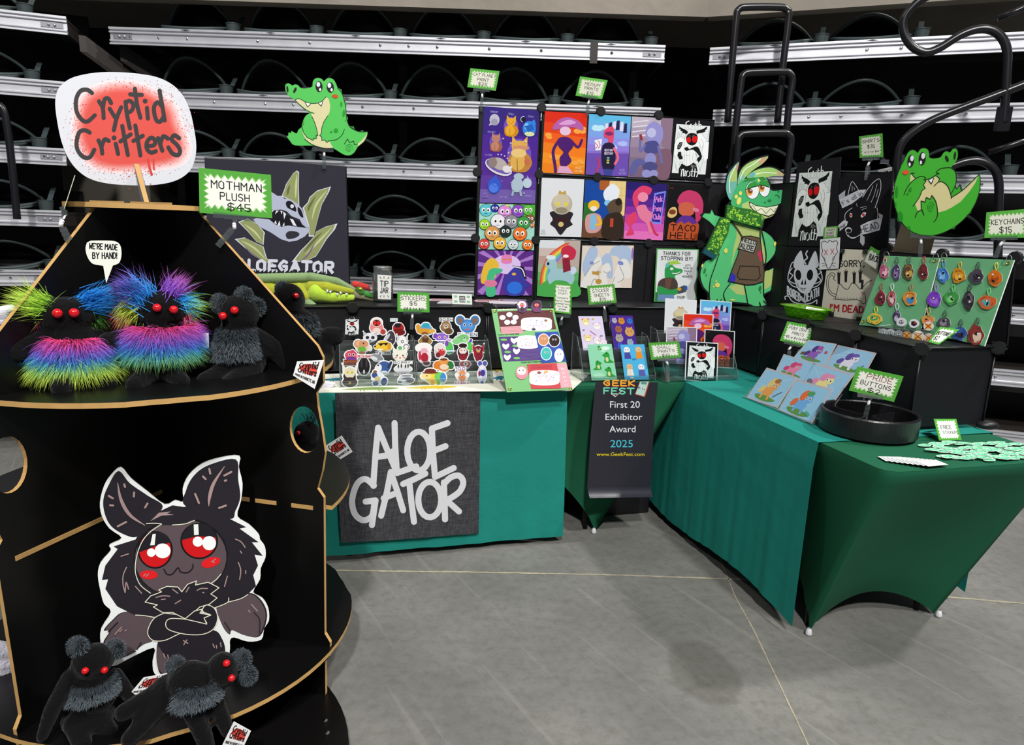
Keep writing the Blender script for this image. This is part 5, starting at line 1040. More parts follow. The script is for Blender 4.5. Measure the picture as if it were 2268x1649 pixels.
a.line('0d1712', 7, [(515, 412), (575, 385), (642, 372)]); a.line('0d1712', 7, [(648, 362), (700, 372), (750, 388)])
a.poly('e4e6c4', [(545, 535), (610, 572), (720, 590), (845, 565), (800, 655), (740, 680), (650, 655), (590, 620), (555, 580)]); a.line('0d1712', 7, [(545, 535), (610, 572), (720, 590), (845, 565), (800, 655), (740, 680), (650, 655), (590, 620), (555, 580)], False, True)
a.line('3c4a38', 5, [(558, 580), (585, 575), (620, 630), (670, 600), (715, 655), (760, 602), (795, 635), (815, 600)])
a.lines('0d3a22', 7, [[(810, 470), (830, 465), (850, 492)], [(925, 435), (935, 425), (920, 468)], [(930, 420), (950, 440)]]); a.ell('1f7a3c', 750, 522, 20, 14); a.ell('1f7a3c', 705, 540, 12, 8); a.ell('1f7a3c', 842, 430, 12, 8)
for e in ((440, 525, 22, 40, .3), (412, 482, 16, 22, .3), (455, 448, 15, 22, 0), (640, 318, 11, 16, 0), (308, 1030, 18, 26, .2), (222, 1378, 24, 24, 0), (185, 1395, 10, 10, 0), (210, 1340, 9, 9, 0), (805, 960, 12, 24, .2), (375, 1528, 24, 8, 0), (68, 1180, 8, 20, .3)): a.ell('e2da68', *e)
for e in ((95, 1232, 12, 28, .2), (108, 1275, 6, 12, .2), (655, 1410, 14, 24, .1), (660, 1450, 6, 8, 0)): a.ell('2f7c3c', *e)
a.poly('62503f', [(470, 885), (560, 880), (655, 905), (672, 1050), (697, 1230), (690, 1340), (600, 1370), (520, 1377), (420, 1357), (330, 1340), (370, 1220), (430, 1070), (455, 960)])
a.poly('c2335a', [(668, 1020), (687, 1125), (655, 1135), (640, 1090), (624, 1050)]); a.poly('2f2fb4', [(370, 1250), (410, 1290), (395, 1350), (332, 1340)])
for pts in ([(470, 885), (560, 880), (655, 905), (672, 1050), (697, 1230), (690, 1340), (600, 1370), (520, 1377), (420, 1357), (330, 1340), (370, 1220), (430, 1070), (455, 960), (470, 885)], [(450, 1185), (640, 1190), (655, 1290), (620, 1328), (445, 1318), (420, 1285), (450, 1185)], [(240, 1060), (200, 1180), (150, 1330), (140, 1480), (150, 1545)], [(350, 1360), (300, 1430), (285, 1480), (305, 1548)], [(495, 1380), (515, 1480), (530, 1565)], [(690, 1350), (690, 1480)], [(215, 1540), (220, 1520)], [(250, 1545), (262, 1520)], [(660, 1590), (648, 1550)], [(710, 1560), (690, 1535)], [(670, 830), (700, 960), (715, 1080), (705, 1165)]): a.line('141612', 9, pts, len(pts) < 7)
a.line('4c3c30', 14, [(365, 735), (430, 820), (472, 890)], True); a.line('4c3c30', 14, [(655, 815), (655, 905)])
a.poly('141612', [(472, 893), (628, 936), (590, 1056), (424, 1010)]); a.poly('b6b7ae', [(478, 902), (618, 941), (583, 1047), (434, 1004)])
a.text('24242a', 'HELLO', 472, 936, 606, 970, 38, 8); a.text('24242a', 'my name is', 462, 962, 592, 990, 14, 4); a.text('24242a', 'ALOE', 444, 1000, 580, 1030, 40, 9)
ob = wthing('mascot_cutout', AL.hit(1640, 672), 'tall green cartoon crocodile mascot cutout wearing a leafy scarf and brown apron', 'cutout')
a.build('board', ob)
a = Art(AL.off(.022), Z)
for pts, th in (([(325, 562), (430, 590), (560, 610), (650, 650), (702, 702), (672, 800), (560, 772), (440, 742), (312, 700)], .02), ([(262, 690), (360, 705), (335, 850), (270, 980), (222, 1085), (110, 1010), (180, 860)], .018)):
    a.base(pts, th, '2f6d2c', '28602a')
    random.seed(5); cx = [p[0] for p in pts]; cy = [p[1] for p in pts]
    def inside(x, y):
        r = False
        for i in range(len(pts)):
            (x0, y0), (x1, y1) = pts[i-1], pts[i]
            if (y0 > y) != (y1 > y) and x < (x1-x0)*(y-y0)/(y1-y0)+x0: r = not r
        return r
    n = 0
    while n < 90:
        x, y = random.uniform(min(cx), max(cx)), random.uniform(min(cy), max(cy))
        if inside(x, y) and inside(x+14, y) and inside(x-14, y) and inside(x, y-14) and inside(x, y+14):
            a.ell(random.choice(('7db83a', '94cc3c', '5f9c3a', 'a9d648', '4c8c3a')), x, y, random.uniform(8, 17), random.uniform(5, 9), random.uniform(0, 3), 8); a.lay -= .9; n += 1
a.base([(108, 992), (224, 1050), (188, 1118), (78, 1052)], .018, '1d4f5c', '18434e')
a.build('scarf', ob, CLOTHP)
# ================================================================ shirts
SH = SP.off(.004)
def shirt(poly, col, label, draw, m=CLOTHP):
    a = Art(SH, zt(1740, 340, 4.3375)); a.base(poly, .006, col, col); draw(a); return tag(a.build('folded_shirt', m=m), label, 'shirt', 'display shirts')
NIB = (1, .55)
def goth(a, T, wing=True):
    """gothic moth lady print in a 100 x 150 frame"""
    o = a.T; a.T = lambda x, y: T((x-87+(y-45)*.068)/5.48, (y-45-(x-87)*.06)/5.567)
    W, K, G = 'dfe4e4', '131315', '5a5e62'
    a.poly(W, [(128, 122), (590, 150), (528, 824), (64, 802)])
    a.lines(G, 3, [[(150, 230), (135, 330)], [(175, 240), (165, 290)], [(200, 250), (190, 300)], [(120, 690), (140, 780)], [(105, 640), (125, 770)], [(180, 640), (170, 700)], [(505, 610), (470, 700), (450, 800)], [(540, 590), (520, 660)], [(430, 690), (455, 770)], [(575, 200), (560, 290)], [(550, 300), (545, 350)], [(215, 640), (200, 690)], [(95, 560), (110, 600)]], False)
    a.poly('eef1f0', [(100, 400), (130, 330), (190, 298), (240, 330), (270, 270), (420, 270), (470, 255), (530, 300), (525, 350), (575, 370), (560, 600), (520, 640), (480, 500), (440, 430), (300, 420), (230, 440), (215, 500), (100, 560)])
    a.lines(G, 3.5, [[(100, 400), (130, 330), (190, 298), (240, 330)], [(240, 330), (250, 280)], [(240, 330), (230, 430)], [(480, 260), (525, 320)], [(470, 330), (500, 400), (480, 500)], [(440, 360), (460, 450)], [(520, 370), (575, 365)], [(490, 420), (475, 470)]])
    a.poly(K, [(155, 140), (190, 172), (250, 200), (290, 230), (262, 268), (240, 250), (205, 245), (210, 225), (180, 215), (185, 195), (160, 185), (168, 165)])
    a.poly(K, [(552, 148), (545, 190), (520, 215), (525, 228), (490, 240), (470, 245), (440, 248), (400, 262), (402, 215), (440, 205), (500, 185)])
    a.poly(W, [(270, 265), (300, 220), (340, 205), (400, 215), (405, 260), (340, 245)])
    a.poly(K, [(262, 300), (290, 260), (340, 246), (400, 262), (420, 310), (410, 370), (375, 410), (330, 418), (285, 395), (262, 350)], True)
    a.ell('d3181c', 296, 342, 30, 40, -.2); a.ell('d3181c', 380, 332, 38, 48, .25); a.lines('8a8e90', 4, [[(300, 275), (318, 300)], [(375, 270), (350, 290), (355, 310)]])
    a.poly('e8ebea', [(285, 425), (370, 420), (378, 438), (300, 470), (282, 460)])
    a.poly(K, [(235, 452), (280, 440), (300, 470), (378, 436), (420, 436), (445, 470), (480, 570), (470, 610), (430, 660), (398, 640), (420, 590), (395, 540), (385, 500), (360, 480), (310, 490), (275, 500), (240, 480)])
    a.poly(W, [(385, 500), (420, 590), (445, 570), (400, 515)])
    a.poly('eceeee', [(212, 500), (230, 470), (262, 500), (320, 478), (362, 480), (392, 520), (372, 610), (385, 655), (330, 690), (265, 708), (215, 685), (222, 600), (208, 540)])
    a.lines('6a6e70', 3, [[(262, 500), (270, 560), (262, 705)], [(318, 480), (308, 580), (320, 690)], [(235, 480), (240, 580), (235, 690)], [(360, 520), (350, 600), (365, 660)], [(222, 555), (300, 562)]])
    a.poly(K, [(150, 515), (190, 505), (196, 560), (216, 590), (205, 608), (168, 612), (140, 560)]); a.poly('e8ebea', [(130, 480), (175, 470), (178, 500), (136, 512)])
    a.poly(K, [(138, 470), (140, 420), (170, 375), (210, 370), (205, 410), (185, 450), (165, 475)]); a.lines('c8cccc', 3, [[(150, 450), (165, 410), (195, 385)], [(160, 455), (180, 420), (200, 395)], [(155, 430), (170, 400)]])
    a.poly(K, [(155, 820), (160, 740), (200, 670), (262, 708), (340, 690), (400, 690), (415, 760), (420, 830)]); a.poly('e8ebea', [(390, 640), (415, 625), (428, 662), (400, 682)])
    a.poly(K, [(318, 690), (360, 655), (400, 690), (385, 730), (350, 750), (320, 720)]); a.lines('c8cccc', 4, [[(335, 690), (330, 725)], [(350, 690), (348, 745)], [(365, 690), (370, 735)], [(380, 700), (388, 720)]])
    W2 = 'e6eaea'
    for x0, pts in ((0, [[(300, 78), (258, 100), (252, 165), (270, 190), (300, 180), (300, 140), (278, 140)]]), (0, [[(330, 120), (312, 140), (312, 185), (335, 195), (360, 180), (358, 135), (330, 120)]]), (0, [[(392, 100), (388, 195), (405, 190)], [(368, 128), (415, 125)]]), (0, [[(438, 78), (430, 200)], [(432, 140), (462, 125), (472, 150), (460, 200)]])):
        for p in pts: a.line(W2, 12, p, False, False, (1, .55)); a.lay -= 1.9
    for p in ([(178, 745), (200, 765), (190, 850)], [(200, 765), (225, 745), (222, 850)], [(225, 750), (250, 765), (240, 845), (255, 840)], [(285, 770), (265, 790), (262, 840), (285, 855), (312, 840), (312, 790), (285, 770)], [(345, 745), (335, 850), (355, 845)], [(318, 780), (370, 778)], [(385, 740), (372, 855)], [(378, 795), (405, 782), (420, 810), (405, 860)]): a.line(W2, 12, p, False, False, (1, .55)); a.lay -= 1.9
    a.T = o
def d1(a): goth(a, quadT([(108, 122), (482, 98), (410, 868), (30, 868)], 100, 150, zt(1740, 340, 4.3375)))
shirt([(115, 85), (530, 30), (505, 400), (482, 892), (20, 882)], '1b1b1f', 'black shirt printed with a gothic moth lady, on the right wall grid', d1)
def d2(a):
    w = 'dadbe2'
    a.line(w, 5, [(610, 470), (600, 400), (620, 310), (640, 268), (670, 300), (700, 350)], True); a.line(w, 5, [(740, 420), (790, 340), (850, 270), (905, 245), (915, 330), (890, 430), (860, 520)], True)
    a.lines(w, 3, [[(840, 310), (810, 390), (780, 450)], [(880, 290), (850, 400), (820, 470)], [(890, 340), (870, 420)], [(640, 310), (640, 360)], [(655, 320), (665, 350)], [(680, 480), (690, 510)], [(720, 520), (775, 505)], [(730, 540), (780, 520)]])
    a.line(w, 5, [(640, 520), (580, 570), (570, 620), (590, 680)], True); a.line(w, 5, [(880, 520), (885, 600), (860, 660), (760, 740), (680, 800), (610, 800), (580, 760)], True); a.line(w, 5, [(600, 780), (640, 815), (700, 790), (740, 760)], True)
    a.poly('e8dede', [(720, 600), (745, 565), (775, 565), (765, 595), (735, 615)]); a.poly('e8dede', [(615, 600), (620, 570), (640, 575), (640, 605), (625, 615)]); a.ell('c23a44', 748, 588, 13, 16); a.ell('c23a44', 628, 592, 8, 14)
    a.ell(w, 605, 735, 32, 28); a.ell('1a1a1e', 607, 740, 25, 20)
    a.poly('c9cad2', [(515, 440), (600, 400), (700, 350), (775, 345), (745, 400), (640, 480), (545, 525)]); a.poly('b0b1ba', [(515, 440), (510, 400), (575, 350), (570, 420)])
    a.poly('c9cad2', [(505, 690), (560, 640), (600, 650), (590, 690), (520, 745)]); a.poly('c9cad2', [(720, 690), (800, 650), (900, 620), (935, 600), (905, 735), (800, 765), (725, 780)]); a.poly('b0b1ba', [(895, 570), (935, 590), (925, 640), (900, 620)])
    a.poly('b0b1ba', [(720, 770), (760, 800), (760, 860), (745, 888), (715, 850)])
    a.text('3c3c44', "It's all in", 540, 505, 745, 395, 42, 5); a.text('3c3c44', 'your', 515, 728, 580, 690, 30, 5); a.text('33333c', 'HEAD', 735, 762, 900, 715, 62, 7)
shirt([(520, 235), (640, 215), (760, 205), (1030, 185), (1000, 560), (975, 905), (500, 905)], '17171b', 'black shirt with a fox head and ribbon reading It is all in your head', d2)
def d3(a):
    w = 'cfd1da'
    a.poly(w, [(85, 1100), (85, 1020), (140, 935), (160, 960), (175, 1090)], True); a.poly(w, [(215, 1090), (250, 990), (285, 935), (308, 1000), (310, 1090)], True)
    a.poly(w, [(80, 1180), (90, 1110), (140, 1075), (200, 1070), (260, 1080), (300, 1120), (305, 1200), (265, 1270), (225, 1335), (180, 1345), (130, 1320), (100, 1260)], True)
    a.ell('15151a', 122, 1165, 28, 50, -.1); a.ell('15151a', 234, 1165, 30, 52, .1); a.poly('15151a', [(145, 1255), (165, 1205), (170, 1260)]); a.poly('15151a', [(178, 1260), (190, 1200), (200, 1255)])
    a.lines('15151a', 4, [[(140, 1290), (170, 1300), (200, 1290)], [(150, 1285), (150, 1310)], [(165, 1290), (165, 1318)], [(180, 1290), (180, 1316)], [(110, 1240), (130, 1290)]])
    a.line(w, 12, [(195, 1060), (180, 1030), (210, 1000), (195, 965), (210, 935)], True)
    for sx in (1, -1):
        X = lambda x: 188+sx*x
        a.line(w, 9, [(X(95), 1250), (X(150), 1220), (X(120), 1170), (X(150), 1140), (X(125), 1100)], True); a.line(w, 9, [(X(75), 1285), (X(125), 1265), (X(165), 1200), (X(135), 1070), (X(112), 1040)], True)
    a.text(w, 'BORED', 18, 1350, 140, 1425, 78, 11, up=(0, -1)); a.text(w, 'TO', 146, 1405, 176, 1425, 36, 8, up=(0, -1)); a.text(w, 'DEATH', 185, 1430, 320, 1365, 80, 11, up=(0, -1))
    a.line(w, 10, [(0, 1400), (-5, 1375), (30, 1370), (70, 1420), (160, 1445), (250, 1435), (300, 1405), (300, 1440)], True)
shirt([(5, 892), (390, 905), (368, 1200), (345, 1495), (-42, 1468)], '17171b', 'black shirt with a cat skull reading Bored to death', d3)
def d4(a):
    k = '26262a'
    a.text('2a2a2e', 'SORRY,', 518, 1085, 755, 1085, 58, 10)
    a.line(k, 6, [(480, 1220), (460, 1200), (475, 1160), (440, 1145), (400, 1190), (395, 1270), (420, 1340), (480, 1380)], True); a.line(k, 5, [(470, 1190), (440, 1165), (415, 1210), (415, 1290), (450, 1340), (490, 1350)], True)
    a.line(k, 6, [(480, 1390), (500, 1300), (520, 1250), (560, 1290), (600, 1300), (640, 1240), (680, 1260), (720, 1300), (780, 1240), (830, 1215)], True); a.line(k, 6, [(460, 1395), (560, 1405), (700, 1405), (740, 1440), (770, 1430), (765, 1360)], True)
    for x, y in ((512, 1180), (580, 1165), (660, 1180), (718, 1170)): a.poly(k, [(x-12, y+70), (x-14, y-20), (x-20, y-50), (x-8, y-30), (x, y-62), (x+6, y-32), (x+20, y-50), (x+14, y-10), (x+10, y+70)])
    a.line(k, 22, [(740, 1220), (735, 1290)]); a.lines(k, 3, [[(500+30*i, 1385), (512+30*i, 1390)] for i in range(8)])
    a.lines('b8282c', 5, [[(735, 1330), (762, 1355)], [(760, 1328), (738, 1358)]], False)
    a.text('b0282c', "I'M DEAD", 430, 1508, 742, 1530, 62, 13)
shirt([(550, 915), (600, 918), (760, 925), (912, 930), (905, 1080), (850, 1290), (760, 1480), (745, 1545), (690, 1600), (462, 1568), (465, 1520), (345, 1495), (370, 1280), (392, 1115), (520, 1110), (545, 1000)], 'd6d0c0', 'cream shirt with a fainted opossum reading Sorry, I am dead', d4)
for i, q in enumerate(((545, 935), (765, 940), (440, 1540), (700, 1588))):
    mb = MB(); p = SH.off(.004).hit(1740+q[0]/4.3375, 340+q[1]/4.3375); mb.box(p, (.03, .012, .022), Matrix.Rotation(ANG+1.3, 3, 'Z')); tag(mb.build('binder_clip', BLK, bevel=.003), 'black binder clip on the cream shirt, %s' % ('upper left', 'upper right', 'lower left', 'lower right')[i], 'clip', 'clips on the cream shirt')
SG2 = SH.off(.006)
sign([(1825.6, 502.7), (1855.6, 500), (1853.8, 526.4), (1823, 529)], SG2, [('FRONT', 24, 80, 34, 18), ('POCKET', 20, 76, 58, 18), ('DESIGN', 20, 74, 80, 18)], 'small green card reading Front pocket design above the opossum card', h=90, fc_='c8cabc')
a = Art(SG2, zt(1560, 500, 5.497)); a.base([(1410, 165), (1652, 140), (1632, 520), (1400, 533)], .002, 'dcdce0')
k = '2c2c30'
a.line(k, 8, [(1430, 260), (1425, 210), (1460, 185), (1500, 200), (1525, 175), (1560, 195), (1600, 180), (1625, 210), (1610, 260), (1620, 320), (1600, 350), (1565, 430), (1530, 510), (1495, 505), (1470, 430), (1430, 350), (1440, 310)], True, True)
a.lines('b8282c', 7, [[(1460, 290), (1500, 355)], [(1500, 290), (1458, 355)], [(1540, 280), (1580, 345)], [(1578, 278), (1538, 348)]], False); a.lines(k, 6, [[(1450, 380), (1470, 400), (1460, 430)], [(1580, 370), (1560, 400), (1570, 420)], [(1430, 460), (1480, 450)], [(1440, 490), (1490, 470)], [(1560, 460), (1600, 450)], [(1560, 480), (1590, 495)]])
tag(a.build('design_card'), 'white card with a drawn opossum head with red crossed eyes', 'card')
a = Art(SG2.off(.03), quadT([(1928.4, 544.6), (1958.4, 562.8), (1939.3, 595.5), (1914, 578)], 100, 100)); a.base([(0, 0), (100, 0), (100, 100), (0, 100)], .0015, '4f9a3a'); a.poly('d9dad2', [(8, 26), (22, 16), (34, 26), (48, 18), (60, 28), (74, 20), (90, 30), (100, 30), (100, 100), (0, 100), (4, 60)]); a.text('2a2a2e', 'BACK', 26, 76, 88, 62, 34, 6)
tag(a.build('back_card'), 'tilted green topped card reading Back beside the keychain board', 'card')
# ================================================================ prints
def bgrect(a, c, h=150): a.poly(c, [(0, 0), (100, 0), (100, h), (0, h)])
def bands(a, cols, h=150, slant=0):
    n = len(cols)
    for i, c in enumerate(cols):
        if i == 0: bgrect(a, c, h)
        else:
            y = h*i/n; a.poly(c, [(0, y), (100, y+slant), (100, h), (0, h)])
def puff(a, c, x, y, r, n=5):
    random.seed(int(x*7+y)); a.mb.col = hx(c)
    for i in range(n):
        xx, yy, rr = x+random.uniform(-r, r), y+random.uniform(-r, r)*.5, r*random.uniform(.5, .9)
        xx = min(99-rr, max(1+rr, xx)); a.poly(c, [(xx+rr*math.cos(q*.52), yy+rr*.7*math.sin(q*.52)) for q in range(12)])
def dr_cats(a):
    bands(a, ['34257a', '3b2382', '4a2690', '4f2592', '532a90', '5b3a96', '6f5aa6'], 166)
    a.text('8f84c4', 'PURRCURY', 12, 10, 26, 10, 3, .5); a.text('8f84c4', 'VENUS', 44, 11, 54, 12, 3, .5); a.text('8f84c4', 'EARTH', 80, 13, 90, 14, 3, .5); a.text('8f84c4', 'MEOWRS', 9, 45, 22, 45, 3, .5); a.text('8f84c4', 'CATURN', 6, 85, 18, 85, 3, .5); a.text('8f84c4', 'JUPURRTER', 64, 108, 80, 108, 3, .5); a.text('8f84c4', 'NEPTUNE', 36, 157, 49, 157, 3, .5); a.text('8f84c4', 'PURRANUS', 80, 154, 93, 154, 3, .5)
    def cat(x, y, s, c, c2, ears=True):
        a.ell('6a4fb8', x, y+2*s, 13*s, 17*s); a.poly(c2, crom([(x-9*s, y+2*s), (x-11*s, y+14*s), (x-6*s, y+19*s), (x+8*s, y+19*s), (x+12*s, y+12*s), (x+9*s, y)], True, 4)); a.ell(c, x-1*s, y+9*s, 8*s, 9*s)
        a.ell(c, x, y-6*s, 8*s, 7*s)
        for q in (-1, 1): a.poly(c, [(x+q*2*s, y-11*s), (x+q*8*s, y-18*s), (x+q*8.4*s, y-6*s)])
        a.lines('3a2a20', .5*s, [[(x-5*s, y-6*s), (x-2*s, y-6.6*s)], [(x+2*s, y-6.6*s), (x+5*s, y-6*s)], [(x-2*s, y-2.6*s), (x, y-3.4*s), (x+2*s, y-2.6*s)], [(x-2*s, y+6*s), (x-1*s, y+18*s)]])
        a.line(c2, 2.4*s, [(x+10*s, y+16*s), (x+13*s, y+10*s), (x+11*s, y+4*s)], True)
    a.ell('b9b6c8', 20, 22, 9, 10); a.ell('9a97ad', 20, 26, 6, 6); a.poly('b9b6c8', [(12, 28), (10, 33), (16, 31)]); a.lines('55526a', .5, [[(16, 24), (18, 25)], [(22, 25), (24, 24)]])
    cat(50, 30, 1.0, 'e2a52a', 'c9861c'); cat(24, 60, .88, 'bb7f6a', '9a5f4c'); cat(67, 78, 1.7, 'd8a850', 'b97f3c')
    a.ell('c98a6a', 70, 68, 15, 4); a.ell('e2c07a', 66, 78, 14, 8); a.ell('c4694a', 82, 92, 5, 6)
    a.ell('1a1830', 72, 18, 4.5, 4.5); a.line('e8e8f2', .8, [(72+5*math.cos(t), 18+5*math.sin(t)) for t in [i*.35+1.8 for i in range(10)]])
    a.ell('2f7fd8', 83, 34, 12, 14); a.ell('7fc0ee', 78, 30, 4, 6); a.ell('cfd9a4', 84, 43, 9, 4); a.poly('2f7fd8', [(84, 22), (92, 17), (95, 26), (88, 30)]); a.poly('1f5fb8', [(74, 30), (88, 25), (92, 34), (82, 40)])
    a.ell('d5d3de', 31, 104, 26, 12, .38); a.ell('6f5aa8', 31, 103, 24, 9.5, .38); a.ell('b3a8a4', 32, 98, 15, 10, .4); a.ell('8a7a74', 20, 96, 8, 9); a.ell('dcd8dc', 46, 107, 8, 6, .3); a.poly('dcd8dc', [(48, 103), (56, 100), (54, 107)])
    a.ell('3458c8', 25, 136, 12, 14); a.ell('4f7ae0', 24, 140, 8, 8); a.poly('3458c8', [(20, 126), (27, 116), (32, 128)]); a.lines('1f388a', .6, [[(20, 134), (28, 138), (32, 132)]])
    a.ell('a9bccb', 66, 134, 11, 13); a.ell('b8cad6', 84, 130, 8, 9); a.poly('a9bccb', [(84, 124), (83, 116), (88, 124)]); a.ell('a9bccb', 68, 119, 9, 6); a.line('97acbc', 4, [(60, 144), (58, 152)]); a.line('97acbc', 4, [(72, 144), (74, 152)])
    for x, y, r, c in ((37, 54, 1.8, 'c98ab0'), (51, 61, 1.8, 'b8a0c8'), (78, 57, 2.2, 'e0c080'), (48, 78, 1.6, 'd8a8c0'), (29, 82, 1.2, 'd8d0e0'), (35, 82, 1.2, 'd8d0e0'), (41, 84, 1.2, 'd8d0e0'), (46, 88, 1.2, 'd8d0e0'), (50, 92, 2.6, 'b8a080'), (55, 130, 1.5, 'b090d0'), (56, 136, 1.2, 'b090d0'), (38, 128, 1, 'b090d0'), (79, 148, 1.6, 'c0a0c8')): a.ell(c, x, y, r)
    a.text('8a70c0', 'ALOE', 5, 152, 13, 152, 3.4, .7); a.text('8a70c0', 'GATOR', 4, 157, 14, 157, 3.4, .7)
def dr_crowd(a):
    bgrect(a, '9fd8c8', 84); a.poly('4fae3c', [(60, 0), (100, 0), (100, 30), (70, 26)])
    random.seed(11)
    for x, y, r, c in ((12, 12, 13, '5cc4d0'), (28, 8, 12, '28309a'), (46, 14, 13, 'd98ad8'), (50, 3, 8, 'e8d23c'), (70, 12, 13, '8a4fc0'), (88, 10, 14, '62bf4a'), (92, 26, 10, '8a5a34'), (34, 32, 14, 'e6e6ee'), (58, 32, 13, '8e8e96'), (80, 34, 12, '3f9a4a'), (96, 38, 10, 'd87a34'), (10, 38, 13, '9ad232'), (48, 50, 11, '24302c'), (24, 54, 14, 'd89a54'), (74, 54, 13, 'e8742c'), (10, 74, 13, 'd8443c'), (38, 72, 14, 'e6b23c'), (62, 74, 13, 'c6d0d4'), (88, 74, 14, 'e87a24')):
        if x+r > 100: r = 100-x
        if y+r > 84: r = 84-y
        if x-r < 0: r = x
        if y-r < 0: r = y
        a.ell('2a2a2e', x, y, r); a.ell(c, x, y, r*.93, r*.93)
        for q in (-.36, .36): a.ell('f6f6f6', x+q*r, y-.05*r, r*.26, r*.32); a.ell('17171a', x+q*r*.9, y, r*.13, r*.17)
        a.line('2a2a2e', .8, [(x-.2*r, y+.5*r), (x+.2*r, y+.5*r)])
def burst_bg(a, c1, c2, cx, cy, h):
    bgrect(a, c1, h)
    for i in range(14):
        t = i*math.pi/7; q = []
        for d in (t, t+.16):
            k = min([v for v in ((100-cx)/math.cos(d) if math.cos(d) > 1e-6 else -cx/math.cos(d) if math.cos(d) < -1e-6 else 1e9, (h-cy)/math.sin(d) if math.sin(d) > 1e-6 else -cy/math.sin(d) if math.sin(d) < -1e-6 else 1e9)])
            q.append((cx+k*math.cos(d), cy+k*math.sin(d)))
        a.poly(c2, [(cx, cy)]+q)
def dr_duo(a):
    burst_bg(a, '5c2c86', 'a878c8', 52, 30, 84); a.ell('d8c0ec', 52, 26, 26, 18); a.ell('e080b8', 52, 14, 10, 7); a.ell('d8882c', 52, 18, 10, 3); a.ell('e080b8', 52, 21, 10, 4)
    a.poly('e2b83c', crom([(10, 30), (24, 14), (38, 26), (32, 50), (20, 62), (6, 60)], True, 4)); a.poly('46b884', crom([(20, 38), (42, 34), (44, 40), (30, 50), (34, 83), (16, 83)], True, 4)); a.ell('d87a9a', 24, 62, 12, 7)
    a.poly('3c3a9c', crom([(56, 42), (70, 30), (86, 40), (88, 58), (96, 66), (88, 70), (84, 83), (54, 83), (46, 56), (50, 50)], True, 4)); a.ell('2f6fd8', 68, 70, 14, 12); a.poly('1a1a2a', [(62, 28), (84, 30), (90, 54), (84, 50), (78, 36)]); a.line('e6e6f0', 2, [(66, 30), (80, 34), (86, 48)], True); a.ell('e0a83c', 66, 44, 4, 2.6)
def dr_red(a):
    bands(a, ['d62c14', 'de4216', 'e65c18', 'ec7a1a', 'ee8e20', 'e8801c'], 150, 10)
    for x, y, r in ((20, 60, 10), (80, 40, 12), (30, 110, 12), (84, 120, 10)): puff(a, 'f0a040', x, y, r)
    a.poly('b05ca4', crom([(20, 44), (30, 22), (54, 12), (84, 22), (92, 42), (66, 36), (44, 40)], True, 5)); a.poly('d49ad0', crom([(34, 30), (56, 18), (74, 24), (60, 30)], True, 5)); a.ell('e0bcd8', 50, 46, 13, 11)
    a.poly('4a1c6a', crom([(34, 66), (50, 60), (66, 66), (70, 84), (60, 100), (68, 118), (56, 132), (44, 132), (40, 112), (48, 98), (36, 84)], True, 5)); a.line('4a1c6a', 7, [(36, 70), (24, 96), (30, 130), (32, 146)], True); a.line('4a1c6a', 6, [(66, 70), (82, 84), (90, 66)], True); a.poly('d8a0c4', [(40, 132), (60, 132), (74, 149), (36, 149)])
    a.text('eec27a', 'ALOE', 78, 138, 92, 138, 6, 1); a.text('eec27a', 'GATOR', 76, 146, 94, 146, 6, 1)
def dr_blue(a):
    bands(a, ['5cb4e0', '6aaee4', '7a9ee2', '8a8ee0', '8f7ad6', '7f68c4', '7458b8', '6c4fae'], 150); puff(a, 'b8e0f0', 20, 34, 12); puff(a, 'a8b8ee', 74, 76, 14); a.poly('6a4cac', [(0, 96), (100, 92), (100, 150), (0, 150)]); a.poly('8468c4', [(0, 92), (100, 88), (100, 93), (0, 97)])
    for i in range(6): a.poly('2c1f4a' if i % 2 else 'dcd4ec', [(38+i*9, 34-abs(i-2.5)*-3), (47+i*9, 32-abs(i-2)*-3), (46+i*9, 20-(3-abs(i-3))*3), (40+i*9, 22-(3-abs(i-3))*3)])
    a.poly('d8456a', crom([(40, 36), (58, 28), (62, 50), (58, 74), (50, 74), (48, 58), (38, 54)], True, 4)); a.ell('7a2a6a', 50, 46, 10, 5); a.poly('241c3c', crom([(36, 76), (64, 74), (66, 134), (40, 134)], True, 4)); a.text('c8c0dc', 'BEST DAY', 42, 90, 62, 89, 5, 1); a.text('c8c0dc', 'BEST DAY', 42, 98, 62, 97, 5, 1)
    for i, c in enumerate(('58b8c8', 'c8b84a', 'a8d85a')): a.poly(c, [(48, 104+i*6), (54, 104+i*6), (54, 108+i*6), (48, 108+i*6)])
    a.poly('e6e6ee', [(16, 64), (34, 60), (32, 88), (20, 90)]); a.lines('b8305a', 1.6, [[(18, 70), (24, 78), (20, 84)], [(26, 66), (30, 76), (26, 84)]]); a.line('e06a80', 6, [(64, 82), (74, 104), (68, 120)], True); a.line('c8345a', 4, [(24, 148), (30, 124), (26, 108)], True); a.poly('3c4490', [(42, 134), (64, 134), (62, 150), (44, 150)])
    a.text('9a84d4', 'ALOE', 80, 138, 92, 138, 6, 1); a.text('9a84d4', 'GATOR', 78, 146, 94, 146, 6, 1)
